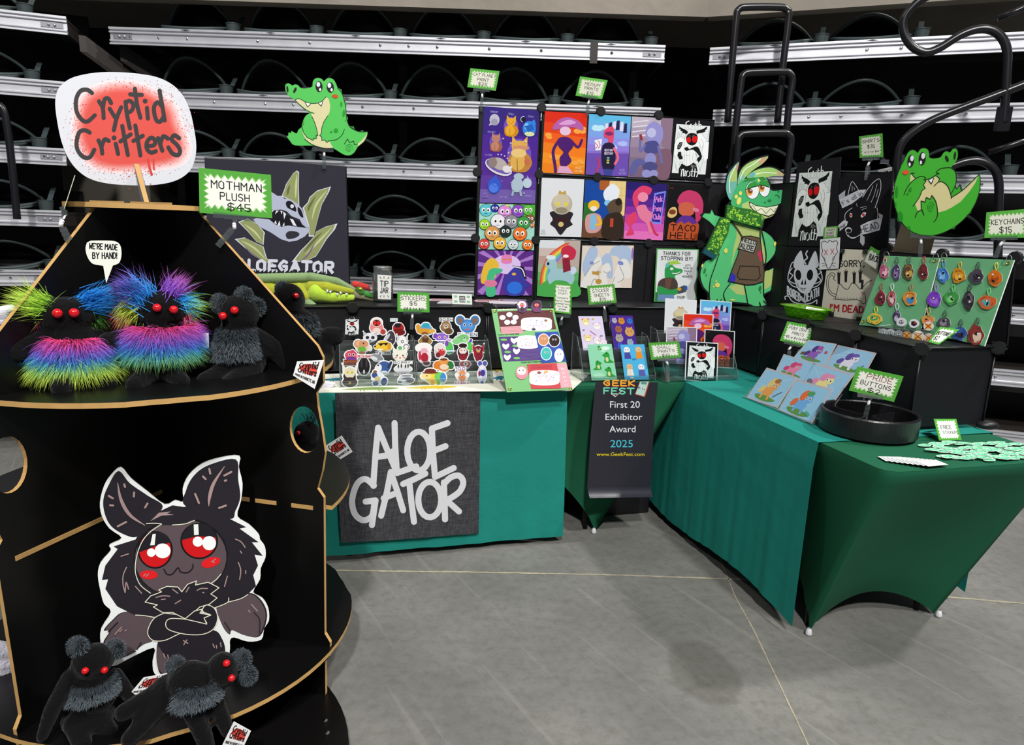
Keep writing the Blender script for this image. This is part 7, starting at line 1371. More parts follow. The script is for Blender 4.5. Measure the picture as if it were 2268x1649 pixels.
STK = [(235, 610, 205, 240, ['e4e4e8'], 'white Goth Moth sticker, first in the back row of the left rack', s_goth),
 (555, 600, 240, 245, ['e88a84', 'f4e4dc', 'c8302c'], 'pink and white moth sticker with red eyes in the back row', parts(('f2dcd4', 0, -.35, .5, .42), ('2a1c1c', 0, -.3, .38, .32), ('d8242a', -.17, -.3, .16, .22), ('d8242a', .17, -.3, .16, .22), ('f0d8d0', 0, .45, .4, .3), ('b8403c', .6, .55, .25, .25))),
 (840, 620, 190, 215, ['b01c1c', '5a1414', '2f5a5a'], 'dark red bird sticker with black face in the back row', comb(parts(('7a1414', 0, .5, .8, .4), ('17171a', -.1, -.25, .4, .26)), lambda a, x, y, rx, ry: a.text('5ab0a8', 'THE', x-.9*rx, y-.75*ry, x-.2*rx, y-.75*ry, .2*ry, 4))),
 (470, 740, 205, 160, ['dcdce2'], 'white cat skull sticker with dark eye sockets', comb(ears('c8c8d0'), parts(('e8e8ee', 0, .1, .7, .6), ('2a2a30', -.3, .1, .2, .26), ('2a2a30', .3, .1, .2, .26), ('2a2a30', 0, .5, .1, .1)))),
 (740, 760, 165, 225, ['2f2f36', '3c3c44'], 'black hooded creature sticker with a grey ribbon', parts(('3c3c44', 0, -.2, .55, .6), ('c8c8d0', -.5, -.1, .2, .5, .6), ('d88a9a', .1, .1, .1, .05))),
 (890, 800, 170, 205, ['e8e8ea'], 'black and white line drawn cat sticker', comb(ears('d0d0d4'), parts(('f2f2f4', 0, 0, .55, .55), ('2a2a2e', 0, 0, .2, .2), ('f2f2f4', 0, 0, .12, .12), ('2a2a2e', .5, .6, .36, .3), ('e8e8ea', .5, .6, .28, .22)))),
 (370, 865, 225, 210, ['e2d0b8', 'd88a5a'], 'tan mouse sticker in a green top holding a glass', parts(('d89a70', -.45, -.3, .4, .45), ('e8b890', -.4, -.35, .25, .3), ('d89a70', .1, -.3, .5, .4), ('6ab83c', -.05, .3, .42, .3), ('d08050', -.05, .75, .3, .2), ('2a1c14', .1, -.35, .07, .1), ('e8e0d0', .75, .2, .14, .25))),
 (640, 865, 215, 180, ['e8b830'], "yellow dog sticker wearing sunglasses", comb(parts(('f0c83c', 0, -.15, .7, .6), ('d8a020', .65, 0, .22, .5), ('f0c83c', -.55, .1, .4, .3), ('17171a', -.85, 0, .1, .12), ('f4f4f0', -.3, .4, .3, .1)), lambda a, x, y, rx, ry: a.poly('17171a', [(x-.55*rx, y-.4*ry), (x+.55*rx, y-.5*ry), (x+.3*rx, y-.1*ry), (x+.05*rx, y-.35*ry), (x-.25*rx, y-.05*ry)]), s_text("DON'T DRINK", '3a3226', .98, .26))),
 (225, 985, 225, 240, ['d23c6c'], 'pink haired sticker with an orange Taco Hell sign', comb(parts(('d8506a', -.1, -.05, .55, .4), ('e07088', .5, .0, .25, .14), ('6a3aa0', .0, .35, .5, .25)), lambda a, x, y, rx, ry: (a.poly('b4502c', [(x-.75*rx, y+.4*ry), (x+.6*rx, y+.4*ry), (x+.6*rx, y+.95*ry), (x-.75*rx, y+.95*ry)]), a.text('301410', 'TACO', x-.6*rx, y+.66*ry, x+.45*rx, y+.66*ry, .2*ry, 5), a.text('301410', 'HELL', x-.6*rx, y+.92*ry, x+.45*rx, y+.92*ry, .2*ry, 5)), eyez(-.1, .2, .1))),
 (860, 970, 220, 225, ['e2e8d4'], 'pale green cat sticker with red cheeks and leafy crown', comb(ears('f2f2e2'), parts(('f4f2e2', 0, .1, .62, .5), ('6ab86a', 0, -.7, .22, .2), ('e8a090', -.4, .3, .14, .09), ('e8a090', .4, .3, .14, .09), ('3a6ab8', 0, .78, .36, .14), ('c03030', 0, .35, .07, .09)), eyez(.1, .3, .1, '2a2014', False))),
 (390, 1110, 190, 295, ['26242a'], 'black shield sticker with a moth face and lettering Moth Man', comb(parts(('17161a', 0, .1, .7, .7), ('3a383e', -.3, -.2, .12, .4), ('3a383e', .3, -.2, .12, .4), ('e8e8ec', 0, .55, .1, .2)), s_text('MOTH MAN', 'c8404a', -.62, .2))),
 (560, 1000, 190, 145, ['b4b8bc'], 'grey shark sticker behind the orca', parts(('8a9098', 0, .1, .8, .4, .3), ('dfe3e6', -.3, .2, .4, .25, .4), ('8a9098', .35, -.5, .16, .4, .4))),
 (640, 1140, 225, 215, ['4a6aa8'], 'blue orca sticker in the left rack', parts(('3a5a98', .1, -.1, .65, .6), ('e8eaf0', -.45, .1, .3, .5, .3), ('2a3a60', .65, -.3, .16, .45, .5), ('17202e', -.5, -.25, .1, .08), ('e8eaf0', .1, .55, .4, .2))),
 (205, 1240, 225, 295, ['2f2830'], 'bone mask sticker with yellow eyes and a dark ruff', comb(ears('e8e6dc', 1.0, -.85), parts(('ddd4bc', 0, -.2, .55, .45), ('d8cf48', -.22, -.22, .14, .12), ('d8cf48', .22, -.22, .14, .12), ('2a2a20', -.22, -.22, .04, .04), ('2a2a20', .22, -.22, .04, .04), ('3a2a30', 0, .55, .75, .4), ('cfb060', 0, .6, .13, .1)))),
 (580, 1275, 225, 215, ['e0e4ee'], 'blue and white bird sticker in the front row', parts(('3a4f94', -.4, -.3, .3, .3), ('8a5a34', -.35, -.7, .2, .15), ('c8bc8a', -.1, .1, .3, .3), ('2f4488', .55, .4, .3, .45, .3), ('3a4f94', -.3, .6, .3, .25))),
 (900, 1150, 265, 165, ['e6e6ea'], 'white opossum sticker reading Sorry I am dead', comb(parts(('dcdce0', 0, .1, .75, .5), ('2a2a2e', -.4, -.3, .06, .3), ('2a2a2e', -.15, -.35, .06, .3), ('2a2a2e', .2, -.3, .06, .3), ('2a2a2e', .42, -.35, .06, .3)), s_text('SORRY,', '2a2a2e', -.72, .26), s_text("I'M DEAD", 'b8303c', .98, .26))),
 (930, 1290, 250, 175, ['c4c8d0'], 'grey ink skeleton animal sticker in the front row', parts(('6a7080', .2, .1, .6, .35), ('2a2e38', .4, .3, .3, .2), ('e0e2e8', -.2, .2, .3, .16), ('2a2e38', -.5, .4, .2, .14), ('8a90a0', .1, -.45, .5, .14))),
 (1190, 640, 250, 205, ['6aa8dc'], 'orange and teal winged dragon sticker in the back row', parts(('e0a030', -.05, .25, .7, .35), ('e8b040', .6, .2, .3, .2), ('e0a030', -.6, -.1, .22, .5, -.3), ('38a8c0', .05, -.45, .36, .3), ('9a5a28', -.05, .5, .3, .2))),
 (1460, 600, 190, 215, ['8a6a4c'], 'brown bear sticker under lettering in the back row', comb(parts(('a8845c', 0, .0, .5, .4), ('e0d0b0', 0, .1, .25, .2), ('6a4a30', .3, .55, .5, .35), ('2a1c14', 0, .05, .1, .07)), eyez(-.1, .2, .08), s_text('BOSH', '4a3a24', -.6, .26))),
 (1740, 590, 275, 260, ['4a88cc'], 'large blue mouse sticker with big ears and lettering Queen', comb(parts(('3f7cc0', -.6, -.45, .36, .45, -.3), ('8a6a5a', -.6, -.42, .22, .3, -.3), ('3f7cc0', .6, -.45, .36, .45, .3), ('8a6a5a', .6, -.42, .22, .3, .3), ('5a9ae0', 0, .05, .5, .42), ('e0602c', 0, .35, .2, .06)), eyez(-.05, .24, .09), s_text('QUEEN', '3c5068', .95, .24))),
 (1190, 780, 210, 155, ['7a5a3c'], 'brown horned beetle sticker', parts(('a8823c', -.4, .2, .3, .4), ('a8823c', .4, .2, .3, .4), ('5a3c28', 0, 0, .35, .5), ('8a6a4c', 0, -.5, .25, .25))),
 (1410, 745, 225, 175, ['8a5ac8'], 'purple grinning creature sticker', comb(parts(('7a4ab8', -.7, -.2, .2, .35, .4), ('9a6ad8', 0, .1, .6, .55), ('e8e0f0', 0, .5, .3, .1)), eyez(0, .28, .13, 'b02848'))),
 (1660, 770, 245, 170, ['9ad89a'], 'light green leafy creature sticker', comb(parts(('7ac87a', .2, -.2, .5, .5), ('8ad08a', -.4, .3, .45, .4), ('b8e8b0', .3, .1, .2, .14)), eyez(-.2, .3, .1))),
 (1500, 875, 135, 225, ['3fae4f'], 'green globe sticker with purple patches', parts(('58c85a', 0, .1, .7, .6), ('7a4ab0', -.4, -.4, .3, .3), ('3a8ac8', .4, .4, .3, .2), ('c8b0e0', 0, -.75, .4, .14))),
 (1770, 865, 120, 205, ['46b04a'], 'smaller green globe sticker behind the red eared one', parts(('5ac85c', 0, .1, .6, .6), ('7a4ab0', 0, -.7, .5, .2))),
 (1180, 970, 215, 285, ['f0e4ea'], 'white haired sticker with a red body, left of the right rack', parts(('f6f0f4', -.1, -.55, .8, .35), ('e8b0c0', -.05, -.3, .4, .24), ('b02438', 0, .25, .4, .4), ('6a1424', .2, .7, .36, .2), ('c8304a', -.5, .1, .14, .4))),
 (1390, 920, 190, 205, ['d8b0b0'], 'grey and red furred sticker in the right rack', comb(parts(('e6dada', -.1, -.3, .6, .5), ('c83a40', .1, .2, .4, .4), ('7a2a30', -.3, .5, .3, .3)), eyez(-.15, .22, .1, 'c02020'))),
 (1680, 940, 190, 225, ['5a2030'], 'dark red hatted sticker in the right rack', comb(parts(('2a1418', 0, -.7, .5, .24), ('e8dcd8', 0, -.15, .46, .34), ('8a2030', 0, .5, .5, .36)), eyez(-.2, .2, .09, 'c02020'))),
 (1880, 950, 175, 270, ['a8243a'], 'red eared sticker at the right side of the right rack', comb(ears('b8283c'), parts(('7a1828', 0, -.3, .5, .34), ('d8a060', 0, -.15, .24, .12), ('8a2034', 0, .4, .4, .4)), eyez(-.3, .2, .09))),
 (1430, 1110, 255, 200, ['e08838'], 'orange and green flexing lizard sticker', parts(('e89a50', 0, -.4, .5, .3), ('e08030', -.6, .0, .3, .5, .3), ('2f7a3a', .6, 0, .28, .5, -.3), ('f0dcc0', .05, .2, .4, .35), ('6a3a1c', 0, -.7, .34, .14))),
 (1710, 1100, 180, 145, ['b83a4a'], 'small red one-eyed creature sticker', parts(('d05060', 0, -.1, .7, .5), ('f4f0f0', .05, -.1, .3, .3), ('17171a', .05, -.1, .12, .16), ('f0e0e0', 0, .45, .4, .12))),
 (1300, 1260, 310, 230, ['e6c84a'], 'rainbow dog sticker in a brown hat in the front row', parts(('e8cc40', 0, .0, .4, .45), ('e8d890', -.55, -.05, .4, .28), ('6ac860', .4, .0, .35, .5), ('3a8ad0', .68, .1, .22, .5), ('e8a83c', -.1, .6, .14, .35), ('5ab85a', .35, .65, .14, .3), ('6a2c24', -.25, -.6, .42, .24), ('6a2c24', -.25, -.42, .6, .1), ('17171a', -.5, -.1, .05, .06))),
 (1670, 1250, 190, 225, ['f0e0ec'], 'round faced sticker reading 100 percent stable', comb(parts(('e0945c', 0, .0, .5, .6), ('d07840', 0, .2, .3, .3), ('e8e8f0', -.55, -.1, .2, .2), ('e8e8f0', .55, -.1, .2, .2)), lambda a, x, y, rx, ry: (a.text('8a4ab0', '100', x-.8*rx, y-.62*ry, x+.4*rx, y-.62*ry, .3*ry, 8), a.text('b84a8a', 'STABLE', x-.85*rx, y+.92*ry, x+.85*rx, y+.92*ry, .3*ry, 8)), eyez(-.1, .2, .1))),
 (1930, 1210, 155, 300, ['c8c4e6'], 'blue and violet jester sticker at the right end of the front row', parts(('5a58b8', -.3, -.75, .3, .2), ('5a58b8', .4, -.75, .3, .2), ('f0ecf4', 0, -.45, .36, .2), ('3a3a98', .1, .0, .36, .26), ('8a2a4a', -.35, .05, .2, .2), ('e8e4f0', -.2, .45, .25, .24), ('3a3a98', 0, .75, .26, .14)))]
for i, (x, y, w, h, cols, lab, *d) in enumerate(STK): stick(i, x, y, w, h, cols, lab, d[0] if d else None)
# ---------------- activity board
BD = vthru(onz(1122.4, 866, ZT+.012), onz(1268.5, 861, ZT+.012), .42); Z = zt(1080, 640, 2.945); a = Art(BD, Z, .00005)
a.base([(25, 130), (430, 125), (555, 655), (125, 672)], .005, '77b876', '5a9a5a')
a.poly('5a2424', [(62, 146), (200, 140), (420, 136), (448, 262), (85, 280)]); a.text('e8dcd8', 'Stamp rally and mystery cards', 60, 138, 205, 132, 9, 1.6)
for x, y in ((97, 185), (142, 166), (182, 184), (128, 216), (170, 214)): a.ell('eef0ee', x, y, 20, 16)
a.poly('d89aa4', [(82, 246), (225, 240), (234, 288), (92, 292)]); a.lines('8a4a54', 1.4, [[(92, 254+i*9), (222+i*2, 249+i*9)] for i in range(4)], False)
def omap(x, y, rx, ry, c='d8b8c8'):
    a.poly('eeeef0', crom([(x-rx, y), (x-rx*.9, y-ry*.8), (x, y-ry), (x+rx*.9, y-ry*.8), (x+rx, y), (x+rx*.9, y+ry*.8), (x, y+ry), (x-rx*.9, y+ry*.8)], True, 3))
    random.seed(int(x))
    for i in range(40): q = (x+random.uniform(-.7, .7)*rx, y+random.uniform(-.6, .6)*ry); a.ell(random.choice((c, 'c87a9a', '8a8ac8', 'd8c8d8')), q[0], q[1], rx*.045, ry*.06, 0, 6); a.lay -= .9
    a.lay += 1
omap(318, 228, 100, 45); a.ell('8a6a4a', 380, 205, 10, 8); a.ell('3a3a4a', 300, 262, 14, 8)
a.poly('4a2a78', [(72, 312), (320, 304), (352, 462), (104, 472)]); a.text('2a3a2a', 'Crypto hunt stamp bingo', 70, 302, 205, 294, 9, 1.8)
def heart(x, y, r): a.poly('f0f0f2', crom([(x, y+r), (x-r, y), (x-r*.8, y-r*.8), (x, y-r*.4), (x+r*.8, y-r*.8), (x+r, y)], True, 3))
for x, y in ((118, 372), (172, 334), (128, 444), (188, 404)): heart(x, y, 22)
for x, y in ((105, 330), (130, 410), (190, 450), (182, 370)): a.ell('6ab85a', x, y, 22, 8)
omap(262, 346, 70, 44, 'b8c8b8'); a.lines('8a78b0', 1.2, [[(215, 398+i*8), (340, 392+i*8)] for i in range(9)], False)
BD2 = BD.off(.002); b = Art(BD2, Z, .00005)
for (pts, col, nm, lab, dr) in (([(308, 282), (460, 276), (515, 470), (352, 482)], '2f4fa8', 'sticker_sheet', 'blue sticker sheet with four little creatures clipped on the activity board', (('c88a5a', 365, 330, 32, 36), ('2a1a1c', 435, 336, 34, 38), ('3fb4a8', 382, 420, 32, 40), ('e8eaf0', 466, 432, 26, 40))), ):
    b.base(pts, .001, col)
    for c, x, y, rx, ry in dr: b.ell('eef0f4', x, y, rx+5, ry+5); b.ell(c, x, y, rx, ry); eyes2(b, x, y-8, 4, 9)
    tag(b.build(nm, m=GLOSS), lab, 'sticker sheet')
a.poly('c8404a', [(256, 490), (450, 482), (476, 648), (284, 650)]); a.poly('e0a0ac', [(450, 484), (512, 482), (550, 640), (478, 646)]); a.text('2a3a2a', 'Crypto hunt stamp map', 218, 482, 350, 474, 9, 1.8)
omap(370, 578, 98, 50, 'c8a8d8'); a.ell('8a5a4a', 335, 545, 14, 9); a.ell('e0b070', 380, 540, 14, 10); a.lines('7a1c28', 1.2, [[(280, 500+i*7), (420, 494+i*7)] for i in range(4)], False)
for i, t in enumerate(('150', '75', '65', '61', '57')): a.text('f4e8ea', t, 478+i*6, 528+i*26, 498+i*6, 527+i*26, 12, 2)
a.ell('e88a9a', 222, 545, 40, 44); a.ell('f2dcd8', 220, 535, 30, 26); eyes2(a, 218, 530, 5, 12)
ab = wthing('activity_board', BD.hit(1200, 862), 'green activity board with stamp maps leaning over the table edge', 'board')
a.build('board', ab)
for x, y in ((48, 143), (415, 142), (145, 650), (540, 648)):
    p = BD.hit(*Z(x, y))+BD.n*.001; mb = MB(); mb.tube([p+(E1*math.cos(t)+(BD.n.cross(E1)).normalized()*math.sin(t))*.006 for t in [i*.63 for i in range(10)]], .002, 6, closed=True); mb.build('grommet', BRASS, ab)
for x, y in ((55, 125), (405, 118)):
    p = BD.hit(*Z(x, y)); mb = MB(); mb.tube([p+(E2*math.cos(t)+EZ*math.sin(t))*.016 for t in [i*.42 for i in range(15)]], .0013, 6, closed=True); mb.build('ring', CHROME, ab)
mb = MB(); c0 = BD.hit(1175, 690)-BD.n*.008; mb.obox(c0-E1*.06, E1*.12, V((0, 0, ZT+.01-c0.z))+E2*.10, E2*.004); mb.build('easel_strut', BLK, ab)
for i, (x, y, cs, lab) in enumerate(((225, 112, ('e8e8ee', 'c83040', '3a2430'), 'white haired red faced figure sticker on top of the activity board'), (320, 112, ('2a1c30', 'd04038', '7a2f5a'), 'dark haired red faced figure sticker on top of the activity board'))):
    b = Art(BD.off(.004), Z, .00005); b.base(blobshape(x, y, 36, 42, 70+i), .001, '5a3a6a'); b.poly(cs[0], blobshape(x, y-12, 29, 24, 80+i)); b.ell(cs[1], x, y-8, 16, 13); b.ell(cs[2], x, y+20, 14, 16); eyes2(b, x, y-10, 3, 7); tag(b.build('sticker'), lab, 'sticker')
# ---------------- sheet rack
SR = .10
def s_of(x, y, t): return st(PT(t).hit(x, y))[0]
zA = PT(.07).hit(1340, 842).z; zB = PT(.15).hit(1340, 777).z
acr_rack('clear acrylic rack with four sticker sheets beside the activity board', s_of(1290, 850, .07), s_of(1448, 845, .07), [(.07, max(zA, ZT+.014)), (.11, (zA+zB)/2), (.15, zB), (.19, zB+.05)], .018, .05)
def critter(a, x, y, r, c, c2, e=True, ear=None):
    if ear:
        for q in (-1, 1): a.ell(ear, x+q*r*.7, y-r*.7, r*.4, r*.4, 0, 12)
    a.ell(c, x, y, r, r*1.05, 0, 16); a.ell(c2, x, y+r*.4, r*.55, r*.5, 0, 12)
    if e: eyes2(a, x, y-r*.2, r*.13, r*.35, w=False)
def gsmall(a, x, y, s, f=1):
    a.poly('2f9a3c', crom([(x-f*12*s, y-8*s), (x-f*4*s, y-14*s), (x+f*2*s, y-18*s), (x+f*8*s, y-10*s), (x+f*8*s, y+4*s), (x+f*18*s, y+12*s), (x+f*8*s, y+14*s), (x-f*8*s, y+12*s), (x-f*6*s, y-2*s)], True, 3)); a.ell('d8d49a', x, y+4*s, 4*s, 7*s); a.ell('0f2a12', x+f*1*s, y-13*s, 1.4*s, 2*s)
def sh_a(a):
    bgrect(a, 'd9cfea', 155)
    for x, y, c, e in ((28, 26, 'e8d890', 'd87a6a'), (72, 46, 'e6e6ec', 'e0a0b0'), (26, 100, 'e8d890', 'e0a0b0'), (64, 112, 'e6e2ee', 'e0a0b0'), (88, 126, 'e6e2ee', 'e0a0b0')): critter(a, x, y, 15, c, 'f4ecd8', True, e)
    a.line('c06a7a', 3, [(40, 66), (62, 86)]); a.ell('d8b04a', 60, 12, 5, 3); a.ell('8a8a90', 14, 62, 5, 3); a.ell('8a8a90', 84, 90, 6, 3)
def sh_b(a):
    bgrect(a, '4a2a90', 155)
    for x, y, r, c in ((18, 24, 11, 'a8a6b4'), (48, 26, 14, 'c8862c'), (84, 26, 12, '2f6fc8'), (30, 64, 15, '9a6048'), (76, 76, 20, 'c8985a'), (28, 104, 17, 'a89c98'), (72, 124, 14, '8fa8b8'), (26, 138, 12, '3458c8')): critter(a, x, y, r, c, c); a.poly(c, [(x-r*.8, y-r*.3), (x-r*.6, y-r*1.3), (x-r*.1, y-r*.8)]); a.poly(c, [(x+r*.8, y-r*.3), (x+r*.6, y-r*1.3), (x+r*.1, y-r*.8)])
def sh_c(a):
    bgrect(a, '8fd4b0', 155); puff(a, 'b8ead0', 70, 24, 14); gsmall(a, 72, 60, 1.5); gsmall(a, 34, 92, 1.3, -1); gsmall(a, 72, 122, 1.4); gsmall(a, 46, 16, .6); a.ell('a8e0c0', 30, 136, 22, 12); a.ell('d8f2e4', 70, 18, 16, 8)
def sh_d(a):
    bgrect(a, '4fb0e0', 155)
    for x, y, c, c2 in ((24, 34, 'e6e6ee', '4a4a9a'), (72, 34, 'e0b070', 'e0902c'), (26, 108, 'e0b070', 'e8e0d0'), (74, 110, 'e6e6ee', '5a5aa8')): a.ell(c, x, y-10, 13, 14); a.poly(c2, [(x-11, y), (x+11, y), (x+14, y+28), (x-14, y+28)]); eyes2(a, x, y-12, 2.4, 5)
    a.text('2a6a9a', 'STAY', 42, 68, 58, 68, 7, 1.2); puff(a, 'e8f2f8', 30, 146, 8)
SHP = vthru(PT(.068).hit(1311, 842), PT(.068).hit(1438, 841), .12); SHP2 = vthru(PT(.148).hit(1292, 776), PT(.148).hit(1361, 774), .12)
for q, pl, fn, lab in (([(1280.6, 700), (1333.5, 700), (1345, 774), (1292, 776)], SHP2, sh_a, 'lavender sticker sheet of round eared mice at the back left of the sheet rack'), ([(1350, 697.6), (1401, 699), (1412, 772), (1361, 774)], SHP2, sh_b, 'purple sticker sheet of planet cats at the back right of the sheet rack'), ([(1301, 763), (1354.6, 761), (1367, 841), (1310.5, 842)], SHP, sh_c, 'mint green sticker sheet of crocodiles at the front left of the sheet rack'), ([(1374, 763), (1427, 762), (1438, 840.5), (1384, 841)], SHP, sh_d, 'sky blue sticker sheet of four figures at the front right of the sheet rack')):
    a = Art(pl, quadT(q, 100, 155), .00005); a.base([(0, 0), (100, 0), (100, 155), (0, 155)], .001, 'f0f0f2'); fn(a); tag(a.build('sticker_sheet', m=GLOSS), lab, 'sticker sheet', 'sticker sheets in the clear rack')
# ---------------- small prints rack
zs = [(.02, ZT+.016), (.065, PT(.065).hit(1550, 800).z), (.11, PT(.11).hit(1550, 765).z), (.15, PT(.15).hit(1550, 736).z)]
acr_rack('clear acrylic rack with six small prints in the table corner', s_of(1470, 846, .02), s_of(1630, 846, .02), zs, .016, .05)
for q, t, fn, lab in (([(1475.5, 661.5), (1541.6, 666), (1538, 737), (1473, 735.5)], .15, dr_mask, 'small white bone mask print at the back of the small prints rack'), ([(1553, 665), (1619, 670), (1614, 752), (1550, 748)], .148, dr_blue, 'small blue sky print at the back right of the small prints rack'), ([(1515, 695), (1578.6, 697.6), (1575, 780), (1511, 776)], .11, dr_red, 'small red and pink print in the middle of the small prints rack'), ([(1478, 724), (1542.5, 726), (1540, 806), (1476, 801.7)], .065, dr_mauve, 'small mauve print at the left of the small prints rack'), ([(1562.7, 730), (1626, 734.6), (1623.6, 814), (1560, 810)], .063, dr_taco, 'small black Taco Hell print at the right of the small prints rack'), ([(1522, 756.7), (1589, 761), (1586.6, 845.7), (1518.6, 840.5)], .018, dr_goth, 'small Goth Moth print at the front of the small prints rack')):
    a = Art(PT(t), quadT(q, 100, 150), .00005); a.base([(-3, -3), (103, -3), (103, 153), (-3, 153)], .002, 'e4e6ea'); fn(a); tag(a.build('small_print', m=GLOSS), lab, 'print', 'sleeved prints in the small prints rack')
# ---------------- blue cards rack
n0 = vthru(onz(1657, 878, ZT+.012), onz(1797, 935, ZT+.012), .5)
def pony(a, c, c2, c3, ex):
    bgrect(a, '8fc0dc', 80); random.seed(hash(c) % 999 if False else int(c, 16) % 997)
    for i in range(5): a.line('a2cee6', 2.4, [(random.uniform(3, 30), random.uniform(4, 74)), (random.uniform(40, 95), random.uniform(4, 74))])
    a.poly('5c8f3c', crom([(16, 66), (50, 64), (84, 70), (60, 78), (24, 76)], True, 3)); a.ell(c, 46, 52, 17, 12); a.ell(c, 56, 32, 14, 14); a.line(c, 7, [(36, 58), (34, 70)]); a.line(c, 7, [(56, 58), (57, 71)]); a.ell(c2, 44, 28, 9, 15, .4); a.ell(c2, 26, 50, 7, 12, .5); a.ell(c3, 58, 20, 10, 6, -.3); eyes2(a, 58, 33, 2.6, 5, w=True); ex(a)
CARDS = [([(1791, 754), (1850, 763), (1826, 809), (1760, 791)], 2, ('8a5ab0', '4a2f86', 'b04a9a'), lambda a: (a.poly('6a4a34', [(8, 50), (22, 46), (22, 58), (8, 62)]), a.ell('c04a5a', 84, 34, 5, 6)), 'blue card with a violet animal, back left of the card rack'),
 ([(1857, 766), (1937, 783), (1909, 834), (1831, 809)], 2, ('dcdcea', '5a4a9c', '6a5ab0'), lambda a: a.line('4a7a8a', 3, [(74, 68), (90, 46)]), 'blue card with a white animal, back right of the card rack'),
 ([(1737, 786), (1804, 806), (1780, 843), (1719, 823)], 1, ('e080a4', 'c83c70', 'd04a7c'), lambda a: None, 'blue card with a pink animal, middle left of the card rack'),
 ([(1801, 806), (1887, 831), (1843, 891), (1778, 850)], 1, ('e4d890', 'd88ab0', 'd890b4'), lambda a: a.ell('6a6a72', 14, 60, 8, 10), 'blue card with a yellow and pink animal, middle right of the card rack'),
 ([(1698, 817), (1761, 837), (1721, 899), (1657, 878)], 0, ('e09a4a', 'd8c078', '9a6a3c'), lambda a: a.line('5a5a60', 2.4, [(70, 62), (88, 44)]), 'blue card with an orange animal, front left of the card rack'),
 ([(1763, 843), (1840, 864), (1797, 934), (1727, 906)], 0, ('6aa8dc', 'd86a3c', '4a9a5a'), lambda a: a.poly('4aa89a', [(70, 60), (86, 66), (84, 72), (68, 66)]), 'blue card with a light blue animal, front right of the card rack')]
rk = wthing('card_rack', bp(.2, -.5, ZT), 'clear tiered acrylic stand holding six blue cards', 'display rack', 'clear acrylic display racks')
for q, k, cs, ex, lab in CARDS:
    pl = Pl(n0.p+E1*.085*k, n0.n); a = Art(pl, quadT(q, 100, 80), .00005); a.base([(-3, -4), (103, -4), (103, 84), (-3, 84)], .0025, 'b8b0b4', 'c8c0c4'); pony(a, *cs, ex); tag(a.build('card', m=GLOSS), lab, 'card', 'blue cards in the tiered stand')
for k, (a0, a1) in enumerate((((1650, 880), (1800, 938)), ((1716, 826), (1848, 895)), ((1757, 794), (1912, 838)))):
    pl = Pl(n0.p+E1*.085*k-n0.n*.004, n0.n); A_, B_ = pl.hit(*a0), pl.hit(*a1); mb = MB(); up = n0.n.cross(B_-A_).normalized(); up = up if up.z > 0 else -up
    mb.obox(A_-n0.n*.003, B_-A_, n0.n*.018, EZ*.002); mb.build('ledge', ACR, rk); mb = MB(); mb.cyl(A_+n0.n*.016, B_+n0.n*.016, .0018, 6); mb.build('ledge_edge', ACE, rk)
    for P in (A_, B_, (A_+B_)/2):
        mb = MB(); mb.cyl(P-n0.n*.003, V((P.x, P.y, ZT+.008))+E1*.03, .0022, 6); mb.cyl(P-n0.n*.003, P+up*.05-n0.n*.003, .0022, 6); mb.build('strut', ACE, rk)
# ---------------- round divided tray with sign
TRC = onz(1919, 955, ZT+.006); tr = wthing('round_tray', TRC, 'large round black tray with dividers on the right table', 'tray')
mb = MB(); mb.lathe([(0, 0), (.158, 0), (.168, .006), (.170, .078), (.167, .083), (.159, .083), (.156, .078), (.155, .01), (0, .01)], TRC, 64); mb.build('bowl', mat('black_enamel', '17171a', .35, spec=.5, noise=.2), tr, smooth=False)
for q in range(4):
    an = .5+q*math.pi/2; d = V((math.cos(an), math.sin(an), 0)); s = V((-d.y, d.x, 0)); mb = MB(); mb.obox(TRC+d*.02-s*.003+EZ*.01, d*.136, s*.006, EZ*.05); mb.build('divider', BLK, tr)
p = fc(TRC+E1*.01); sign([(1898.6, 811), (2001.4, 833), (1980, 890), (1880, 864)], p, [('PRIDE', 27, 82, 24, 14, '8a4a4c'), ('BUTTONS', 18, 84, 39, 12), ('$2', 38, 66, 53, 12)], 'green sign reading Pride buttons $2 clipped to the round black tray', h=60)
clip(p, (1899, 874), (1958, 881), (1923.7, 893), (1914, 934), 'clear clip under the Pride buttons sign in the round tray')
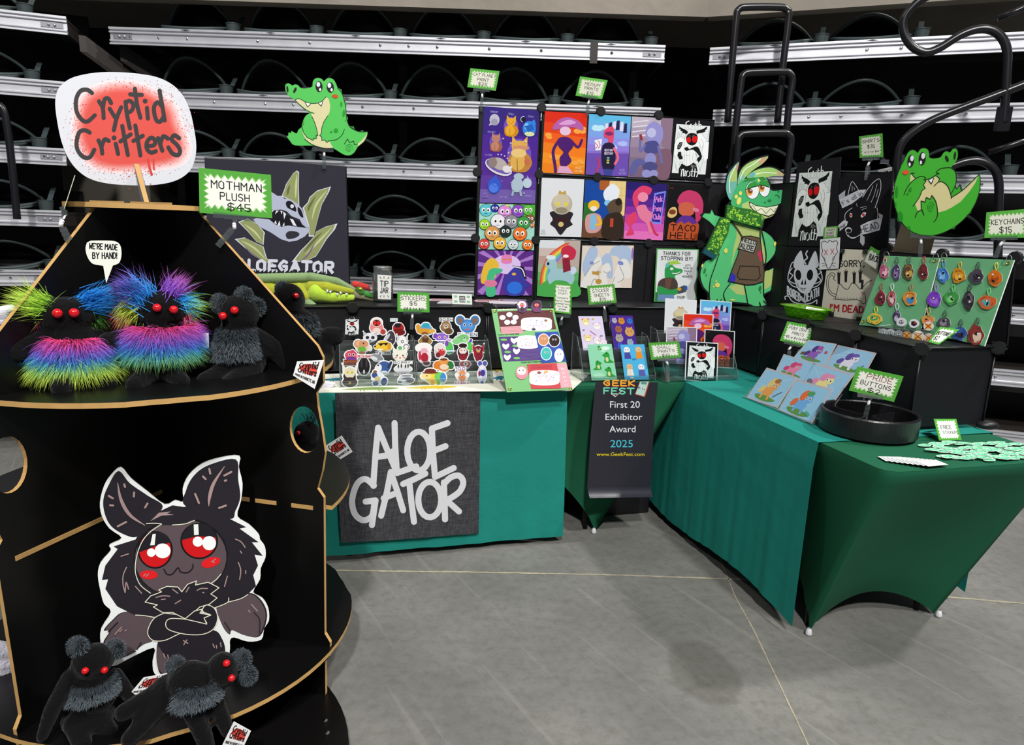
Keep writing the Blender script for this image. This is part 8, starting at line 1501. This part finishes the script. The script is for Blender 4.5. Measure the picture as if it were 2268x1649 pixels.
# ---------------- free stickers corner
p = vthru(onz(2080, 975, ZT+.007), onz(2130, 973.5, ZT+.007), .3); o = sign([(2068, 927), (2118, 927), (2130, 973.7), (2080, 975)], p, [('FREE', 22, 68, 48, 20), ('STICKERS', 26, 92, 70, 14)], 'small green sign reading Free stickers standing on the green cover', h=100)
mb = MB(); A_, B_ = p.hit(2085, 950), p.hit(2110, 950); mb.add([A_, B_, V((B_.x, B_.y, ZT+.006))+E2*.09, V((A_.x, A_.y, ZT+.006))+E2*.09], [(0, 1, 2, 3)]); tt = mb.build('sign_strut', INK, None); mw = tt.location.copy(); tt.parent = o; tt.location = mw-o.location
pz = PZ(ZT+.0055)
proto = None; random.seed(21)
for r, (y, x0, x1, n) in enumerate(((984, 2052, 2250, 12), (992, 2080, 2275, 12), (1000, 2070, 2275, 13), (1009, 2088, 2275, 12), (1015, 2100, 2262, 10))):
    for i in range(n):
        x = x0+(x1-x0)*i/(n-1)+random.uniform(-4, 4); yy = y+random.uniform(-3, 3); P = pz.hit(x, yy)
        if proto is None:
            mb = MB(); mb.col = hx('e8f4ec'); mb.slab([(px*.001, py*.001) for px, py in crom([(-30, -6), (-14, -14), (4, -16), (18, -8), (34, -4), (24, 6), (8, 14), (-10, 12), (-28, 6)], True, 3)], [], lambda u, w: V((u, w, .0004)), V((0, 0, -.0004)), 0)
            mb.col = hx('7fdcae'); mb.add([V((px*.00088, py*.00085, .0006)) for px, py in crom([(-30, -6), (-14, -14), (4, -16), (18, -8), (34, -4), (24, 6), (8, 14), (-10, 12), (-28, 6)], True, 3)], [list(range(27))])
            for c, ex, ey, er in (('2f7a4a', -16, 0, 3), ('3f9a5a', 4, -6, 4), ('2f6a44', 12, 3, 3), ('dff2c8', -4, 6, 4), ('4aa868', -8, -8, 3)):
                mb.col = hx(c); mb.add([V(((ex+er*math.cos(q*.8))*.001, (ey+er*.6*math.sin(q*.8))*.001, .0008)) for q in range(8)], [list(range(8))])
            o = proto = mb.build('free_sticker', INK, None, loc=(0, 0, 0))
        else: o = proto.copy(); SC.collection.objects.link(o)
        o.location = V((P.x, P.y, ZT+.0055+.0009*((r*3+i*2) % 7))); o.rotation_euler = (0, 0, random.uniform(-.5, .5)+.2)
        tag(o, 'mint green crocodile sticker in the loose pile on the right table', 'sticker', 'free sticker pile')
for i in range(9):
    P = pz.hit(1980+i*10.5, 1016+i*1.6); a_ = .15+i*.03; mb = MB(); M_ = Matrix.Rotation(ANG+a_-.35, 3, 'Z'); z0 = .0004+i*.0007
    def q(u, w, z=0): return P+V((0, 0, z0+z))+M_ @ V((u, w, 0))
    mb.col = hx('4a524e'); mb.slab([(-.043, -.025), (.043, -.025), (.043, .025), (-.043, .025)], [], q, V((0, 0, -.0004)), 0); mb.col = hx('e6eae8'); mb.add([q(-.0415, -.0235, .0001), q(.0415, -.0235, .0001), q(.0415, .0235, .0001), q(-.0415, .0235, .0001)], [(0, 1, 2, 3)])
    mb.col = hx('2a302e'); mb.add([q(-.018, -.008, .00006), q(.018, -.008, .00006), q(.018, .01, .00006), q(-.018, .01, .00006)], [(0, 1, 2, 3)])
    for u in (-.033, .03):
        for w in (-.016, .014): mb.col = hx('8fb89a'); mb.add([q(u+.006*math.cos(k*.8), w+.004*math.sin(k*.8), .00006) for k in range(8)], [list(range(8))])
    tag(mb.build('business_card', INK), 'white business card in the fan on the green cover, %s from the left' % ORD[i], 'card', 'fanned business cards')
# ---------------- things on top of the cubes
JP = onz(848, 667, ZC+.001); jar = wthing('tip_jar', JP, 'clear glass jar with a paper label reading Tip Jar', 'jar')
mb = MB(); mb.lathe([(0, .004), (.046, .004), (.051, .012), (.051, .135), (.043, .15), (.043, .168), (.046, .17), (.046, .174), (.040, .174), (.040, .15), (.047, .132), (.047, .014), (0, .01)], JP, 32)
for k in range(3): mb.tube([JP+V((.0445*math.cos(t), .0445*math.sin(t), .154+k*.006)) for t in [i*.2618 for i in range(24)]], .0012, 6, closed=True)
mb.build('glass', clear('jar_glass', 'dfe4e2', .22, .05), jar, smooth=True)
mb = MB(); mb.lathe([(0, .012), (.044, .012), (.044, .05), (0, .052)], JP, 24); mb.build('paper_notes', mat('folded_notes', '77786c', .9, noise=.5, nscale=60, bump=.6, bscale=80), jar)
a = Art(fc(JP+(V((EYE.x-JP.x, EYE.y-JP.y, 0)).normalized()*.0525)), quadT([(836, 608), (867, 610), (866, 663), (837, 662)], 60, 100), .00006); a.base([(0, 0), (60, 0), (60, 100), (0, 100)], .0006, 'e8e8e4'); a.text('2a2a2c', 'TIP', 12, 47, 46, 46, 22, 3.4); a.text('2a2a2c', 'JAR', 12, 74, 46, 73, 21, 3.4); a.lines('2a2a2c', 2.6, [[(10, 8), (15, 15)], [(28, 6), (28, 14)], [(50, 7), (44, 14)], [(10, 92), (15, 84)], [(28, 92), (28, 84)], [(50, 92), (44, 84)]], False); a.build('paper_label', jar)
a = Art(fc(onz(1022, 674, ZC+.002), .15), quadT([(1001, 650), (1045, 651.5), (1046, 674.5), (1002, 673)], 100, 52)); a.base([(0, 0), (100, 0), (100, 52), (0, 52)], .003, 'e2e8e2'); a.poly('3a403c', [(36, 10), (66, 10), (66, 42), (36, 42)]); a.text('d8dcd8', 'ALOE', 39, 24, 63, 24, 9, 1.8); a.text('d8dcd8', 'GATOR', 38, 38, 64, 38, 9, 1.8); [a.ell('8fb89a', x, y, 9, 6) for x, y in ((18, 13), (82, 13), (18, 38), (82, 38))]
tag(a.build('card_holder'), 'small white card in a holder on the black cubes beside the grid', 'card')
random.seed(4)
for i, (x, y, c, lab) in enumerate(((978, 666, 'b48a90', 'pinkish printed flyer lying left of the card holder'), (1000, 672, 'c8ccd0', 'pale flyer lying in front of the card holder'), (1080, 668, 'a87a82', 'pinkish flyer lying under the left grid'), (1110, 672, 'd0ccd4', 'pale flyer lying under the left grid near the activity board'), (1130, 667, '8a7a90', 'mauve flyer lying behind the activity board'))):
    P = onz(x, y, ZC); M_ = Matrix.Rotation(ANG+random.uniform(-.3, .3), 3, 'Z'); mb = MB()
    for k in range(3):
        mb.col = hx(c if k != 1 else 'dcd8dc'); mb.slab([(-.07, -.035), (.07, -.035), (.07, .035), (-.07, .035)], [], lambda u, w: P+V((0, 0, .003+k*.002))+M_ @ V((u+k*.008, w+k*.005, 0)), V((0, 0, -.0012)), 0)
    tag(mb.build('flyer', INK), lab, 'flyer', 'flyers on the black cubes')
# green dish of pins
DC = onz(1775, 704, ZC)+E1*.02; dish = wthing('glass_dish', DC, 'lime green glass dish of small pale pins in front of the shirts', 'dish')
LIME = clear('lime_glass', '9ade2c', .12, .30)
def ring(hs, ht, z): return [DC-E2*a*ht+E1*b*hs+EZ*z for a, b in [(math.copysign(abs(math.cos(t))**.5, math.cos(t)), math.copysign(abs(math.sin(t))**.5, math.sin(t))) for t in [2*math.pi*i/40 for i in range(40)]]]
rs = [ring(.045, .10, .002), ring(.048, .105, .006), ring(.062, .122, .048), ring(.075, .138, .052), ring(.075, .138, .056), ring(.058, .118, .052), ring(.044, .1, .01)]
mb = MB(); mb.add([p for r in rs for p in r], [(i*40+j, i*40+(j+1) % 40, (i+1)*40+(j+1) % 40, (i+1)*40+j) for i in range(6) for j in range(40)]+[list(range(40))[::-1], list(range(240, 280))]); mb.build('glass', LIME, dish, smooth=True)
mb = MB(); random.seed(9)
for i in range(150):
    p = DC-E2*random.uniform(-.09, .09)+E1*random.uniform(-.038, .038)+EZ*random.uniform(.012, .034); d = rv().normalized(); d.z *= .25; mb.col = hx(random.choice(('e2e08a', 'd0d06a', 'c8b85a', 'eaeab0'))); mb.cyl(p, p+d*.022, .0022, 5)
o = mb.build('pins', INK, dish); o['kind'] = 'stuff'
a = Art(fc(DC+EZ*.058-E2*.03, 1.0), quadT([(1786, 678), (1832, 687), (1828, 693), (1784, 684)], 100, 20)); a.base([(0, 0), (100, 0), (100, 20), (0, 20)], .001, 'e8e8e4'); a.lines('4a4a4c', 2, [[(12, 8), (60, 8)], [(16, 13), (50, 13)]], False); tag(a.build('note_card'), 'small white note card resting on the lime green dish', 'card')
# ---------------- keychain boards
KP = vthru(onz(1903, 719, ZC+.004), onz(2180, 766, ZC+.004), .27)
def kboard(quad, lab):
    o = wthing('keychain_board', KP.hit(*quad[3]), lab, 'board', 'green keychain boards'); a = Art(KP, quadT(quad, 100, 120)); a.base([(0, 0), (100, 0), (100, 120), (0, 120)], .006, '66a878', 'e6ece8'); a.build('board', o)
    for u, w in ((5, 5), (94, 5), (5, 114)):
        p = KP.hit(*quadT(quad, 100, 120)(u, w)); mb = MB(); s = KP.n.cross(EZ).normalized(); t_ = KP.n.cross(s); mb.tube([p+KP.n*.001+(s*math.cos(q)+t_*math.sin(q))*.006 for q in [i*.63 for i in range(10)]], .002, 6, closed=True); mb.build('grommet', BRASS, o)
        if w < 50:
            c = p+t_*(-.018 if t_.z < 0 else .018)*1; c = p+EZ*.014; mb = MB(); mb.tube([c+(KP.n*math.cos(q)+EZ*math.sin(q))*.017 for q in [i*.42 for i in range(15)]], .0014, 6, closed=True); mb.build('ring', CHROME, o)
    return o
QL = [(1959, 566), (2081, 571), (2038, 733), (1903, 719)]; QR = [(2084, 569), (2246, 575.5), (2180, 766), (2043, 736)]
kboard(QL, 'left green board hung with keychains, beside the Back card'); kboard(QR, 'right green board hung with keychains, under the Keychains sign')
KC = [(1958, 601, 22, 32, 'b05a78', 'e8b8c8', 'pink and magenta'), (1985, 602, 20, 34, '4a3a6a', '8a7aa8', 'dark violet'), (2011, 601, 24, 36, '5a4630', 'c8a04a', 'tan and dark brown'), (2045, 601, 22, 36, '7a2430', '4a2a24', 'deep red'),
      (1950, 660, 22, 34, '8a2434', '2a2028', 'red and black'), (1975, 660, 18, 34, 'a84a54', 'e0c8c8', 'red and white'), (2015, 660, 30, 32, 'e0902c', '3a8ac0', 'orange and blue'), (1936, 706, 34, 24, 'e8c040', '4aa84a', 'rainbow dog shaped'), (1986, 700, 16, 26, '4a3a6a', 'c8c0d8', 'violet and white'),
      (2088, 609, 26, 34, '3a78c0', '7ab0e8', 'bright blue'), (2123, 611, 32, 32, 'c8841c', 'e8b040', 'amber'), (2163, 612, 32, 32, '4a4450', '2a2830', 'charcoal winged'), (2203, 615, 34, 36, 'd0701c', 'a84a18', 'orange winged'),
      (2070, 662, 32, 36, '7a3ac0', 'a06ae0', 'purple grinning'), (2108, 660, 32, 30, '3f9a48', '7ad07a', 'green leafy'), (2146, 665, 26, 42, '2f2a30', '6a6470', 'black teardrop'), (2186, 668, 38, 30, 'd0602c', '3ab0b8', 'orange and teal'),
      (2054, 709, 28, 24, 'd89a4a', 'd86a5a', 'tan big eared'), (2090, 714, 30, 22, '4a4650', '8a8690', 'grey'), (2124, 738, 36, 30, '3a5aa8', '2a2c48', 'dark blue'), (2161, 742, 36, 46, '8a3430', 'e0c8b0', 'maroon moth faced')]
CLC = ['e88aa8', '2a2a2e', '3a3a3e', 'b8283c', 'a82434', 'e8e8ee', 'c86a2c', 'e8d820', 'd8d0e8', '4a90d8', 'd8a820', '2a2a2e', 'e8d830', 'a878e0', '6ad070', '2a2a2e', '7ad07a', 'c8a84a', '2a2a2e', '2a2a2e', '2a2a2e']
for i, (x, y, w, h, c, c2, nm) in enumerate(KC):
    pl = KP.off(.006); o = wthing('keychain', pl.hit(x, y), '%s acrylic keychain on the %s green board' % (nm, 'left' if x < 2055 and not (x > 2050 and y > 700) and i < 9 else 'right'), 'keychain', 'acrylic keychains')
    a = Art(pl, None, .00005); a.base(blobshape(x, y, w/2, h/2, 200+i, .16), .003, c, 'c8c8c8'); random.seed(i)
    a.poly(c2, blobshape(x+random.uniform(-.1, .1)*w, y+random.uniform(-.1, .15)*h, w*.27, h*.26, 300+i, .25, 9))
    a.ell(c, x, y-h*.1, w*.14, h*.1); a.ell('17141a', x+w*random.uniform(-.2, .2), y+h*random.uniform(-.2, .3), w*.12, h*.07, random.uniform(0, 3)); a.ell('e8e0e8', x+w*random.uniform(-.2, .2), y+h*random.uniform(-.3, .2), w*.07, h*.05, random.uniform(0, 3))
    for k in range(4): t = random.uniform(0, 6); a.line(c2 if k % 2 else '2a2028', 1.0, [(x+w*.36*math.cos(t+j*.35), y+h*.36*math.sin(t+j*.35)) for j in range(4)], True)
    a.build('charm', o, GLOSS)
    m = mat('clasp_'+CLC[i], CLC[i], .35); q = lambda u, v, d=.003: KP.hit(u, v)+KP.n*d
    mb = MB(); t0 = (x+w*.18, y-h*.5); mb.tube([q(t0[0]+3.4*math.cos(t), t0[1]-8+7*math.sin(t), .006) for t in [k*.52 for k in range(12)]], .0013, 6, closed=True); mb.cyl(q(t0[0], t0[1]-1, .006), q(t0[0]-w*.05, t0[1]+3, .006), .0014, 6); mb.build('clasp', m, o)
# ---------------- button tray
BT = onz(2005, 748, ZC)+E1*.01; bt = wthing('button_tray', BT, 'small clear tray of round pin buttons in front of the keychain boards', 'tray')
A0, A1 = onz(1944, 737, ZC+.002), onz(2062, 758, ZC+.002); d = A1-A0; n = V((-d.y, d.x, 0)).normalized(); n = n if n.dot(E1) > 0 else -n
for nm, o_, u, v, w in (('front_wall', A0, d, n*.002, EZ*.028), ('back_wall', A0+n*.07, d, n*.002, EZ*.034), ('side_wall', A0, n*.07, d.normalized()*.002, EZ*.03), ('side_wall', A1, n*.07, d.normalized()*-.002, EZ*.03), ('base', A0, d, n*.07, EZ*.0015)):
    mb = MB(); mb.obox(o_, u, v, w); mb.build(nm, ACR, bt)
mb = MB(); mb.tube([A0+EZ*.028, A1+EZ*.028, A1+n*.07+EZ*.034, A0+n*.07+EZ*.034], .0013, 6, closed=True); mb.build('rim', ACE, bt)
for i, (x, y, c, lab) in enumerate(((1996, 713, 'd8d8e0', 'white pin button with a grey face at the back of the tray'), (2024, 716, 'e2e2e6', 'white pin button with a black creature at the back of the tray'), (2056, 722, 'e8e4e0', 'yellow crossed pin button at the back right of the tray'), (1956, 737, 'b8b8bc', 'grey pin button at the left end of the tray'), (1972, 738, 'c4c4c8', 'pale pin button second from the left in the tray'), (1990, 741, 'a0a0a6', 'grey pin button third from the left in the tray'), (2008, 743, 'bc9a6a', 'brown crossed pin button in the middle of the tray'), (2033, 745, 'ecdfd0', 'large yellow and red crossed pin button at the front of the tray'), (2057, 748, 'e8d8c8', 'yellow crossed pin button at the right end of the tray'))):
    back = y < 730; P = KP.hit(x, y)+KP.n*.02 if back else (vthru(A0+n*.02, A1+n*.02, .5).hit(x, y)); nn = (KP.n if back else vthru(A0, A1, .5).n); r = 11 if i != 7 else 14
    pl = Pl(P, nn); a = Art(pl, None, .00006); a.base([(x+r*math.cos(t), y+r*.92*math.sin(t)) for t in [k*.31416 for k in range(20)]], .004, c, 'd0d0d4')
    if 'cross' in lab: a.ell('e8c030', x, y, r*.6, r*.55); a.line('c02a24', 2.2, [(x-r*.6, y-r*.5), (x+r*.6, y+r*.5)]); a.line('c02a24', 2.2, [(x+r*.6, y-r*.5), (x-r*.6, y+r*.5)])
    elif 'black' in lab: a.poly('1c1618', blobshape(x, y, 8, 5, 60, .3)); a.ell('b83040', x+2, y-1, 2.5)
    else: a.ell('6a6a74', x, y, r*.5, r*.4); a.ell('e8e8ec', x-2, y-1, 1.6); a.ell('e8e8ec', x+3, y-1, 1.6)
    tag(a.build('pin_button', m=GLOSS), lab, 'button', 'pin buttons in the clear tray')
p = vthru(onz(2056.4, 760, ZC+.003), onz(2079, 763, ZC+.003), .75); a = Art(p, quadT([(2082, 722.7), (2125.6, 729), (2079, 762.8), (2056.4, 757)], 100, 100)); a.base([(0, 0), (100, 0), (100, 100), (0, 100)], .0015, '55a83c'); a.poly('eef0e6', burst(5, 5, 100, 100, 8, 7)); a.text('2a2a2e', 'BUTTONS', 12, 48, 84, 46, 20, 4); a.text('2a2a2e', '$2', 20, 80, 50, 78, 22, 4); tag(a.build('price_sign'), 'tilted green sign reading Buttons $2 lying against the button tray', 'price sign', 'green bordered price signs')
# ================================================================ crocodile plush and bird plush
gpl = fc(onz(700, 672, ZC)+E2*.05); gq = lambda x, y, d=0: gpl.hit(x, y)+gpl.n*d
gp = wthing('crocodile_plush', gq(690, 668), 'long green crocodile plush toy with a lime jaw in front of the skull banner', 'plush toy')
SAGE = mat('sage_plush', '7f9a66', .9, sheen=.4, noise=.1, bump=.3, bscale=90); OLV = mat('olive_plush', 'a3a81e', .9, sheen=.3, noise=.1, bump=.3, bscale=90); LIM = mat('lime_plush', 'b6d83c', .9, sheen=.3, noise=.06, bump=.2, bscale=60)
blobs('body', [(gq(540, 645), gq(690, 640), .034, .036), (gq(690, 636, .02), gq(722, 634, .05), .034, .028), (gq(722, 634, .05), gq(778, 643, .05), .027, .015), (gq(540, 640), gq(600, 640), .04, .034)], OLV, gp, .005)
blobs('back', [(gq(530, 617, .005), gq(690, 613, .005), .024, .023), (gq(690, 613, .015), gq(745, 621, .04), .023, .019), (gq(745, 621, .04), gq(782, 638, .045), .019, .011)], SAGE, gp, .005)
blobs('lower_jaw', [(gq(703, 645, .03), gq(735, 654, .042), .048, .034), (gq(735, 654, .042), gq(776, 656, .045), .034, .02)], LIM, gp, .005)
blobs('leg', [(gq(662, 634, .03), gq(676, 655, .045), .022, .026)], OLV, gp, .005); blobs('foot', [(gq(676, 664, .045), gq(692, 676, .06), .024, .024)], SAGE, gp, .005)
for i, (x, y) in enumerate(((724, 641), (731, 643), (746, 648), (753, 645), (766, 648))):
    mb = MB(); c = gq(x, y, .076); mb.tube([c+EZ*.006, c-EZ*.010], .006, 8, r1=.001); mb.build('tooth', WHITE, gp, smooth=True)
for i in range(20):
    x = 560+i*9.2; y = 602+max(0, (x-690))*.14; c = gq(x, y, .004); mb = MB(); mb.add([c+V((-.012, 0, -.006)), c+V((.008, .006, -.006)), c+V((.008, -.006, -.006)), c+V((.012, 0, .012))], [(0, 1, 3), (1, 2, 3), (2, 0, 3), (0, 2, 1)]); mb.build('spine', BLK, gp)
mb = MB(); mb.sph(gq(733, 617, .034), (.012, .006, .005)); mb.build('brow', BLK, gp); mb = MB(); mb.sph(gq(768, 637, .03), (.006, .004, .004)); mb.build('nostril', BLK, gp)
mb = MB(); mb.tube([gq(722+i*6.5, 641+3*math.sin(i*1.6)+i*.9, .074-.0016*i) for i in range(9)], .0018, 6); mb.build('mouth_line', BLK, gp)
bp_ = fc(onz(805, 667, ZC)+E2*.06); bq = lambda x, y, d=0: bp_.hit(x, y)+bp_.n*d
bd = wthing('bird_plush', bq(805, 666), 'red and green plush bird lying between the crocodile plush and the tip jar', 'plush toy')
blobs('body', [(bq(785, 652), bq(815, 658), .022, .018), (bq(815, 660), bq(830, 663, .01), .014, .008)], mat('taupe_plush', '8a8668', .9, sheen=.3, bump=.3, bscale=90), bd, .004)
blobs('head', [(bq(796, 640, .005), bq(800, 646, .008), .022, .02)], mat('moss_plush', '3f7a2c', .9, sheen=.3, bump=.3, bscale=90), bd, .004)
blobs('crest', [(bq(786, 630), bq(812, 635, .008), .02, .016), (bq(812, 634), bq(819, 642, .006), .012, .008)], mat('red_plush', 'c8342c', .9, sheen=.3, bump=.3, bscale=90), bd, .004)
blobs('beak', [(bq(812, 650, .012), bq(828, 657, .014), .017, .009)], mat('green_plush', '3f9a3a', .9, sheen=.3, bump=.3, bscale=90), bd, .004)
mb = MB(); mb.sph(bq(798, 638, .03), (.008, .004, .006)); mb.build('eye', mat('yellow_bead', 'e0d030', .3), bd)
for o in SC.objects:
    if '_w' in o: del o['_w']
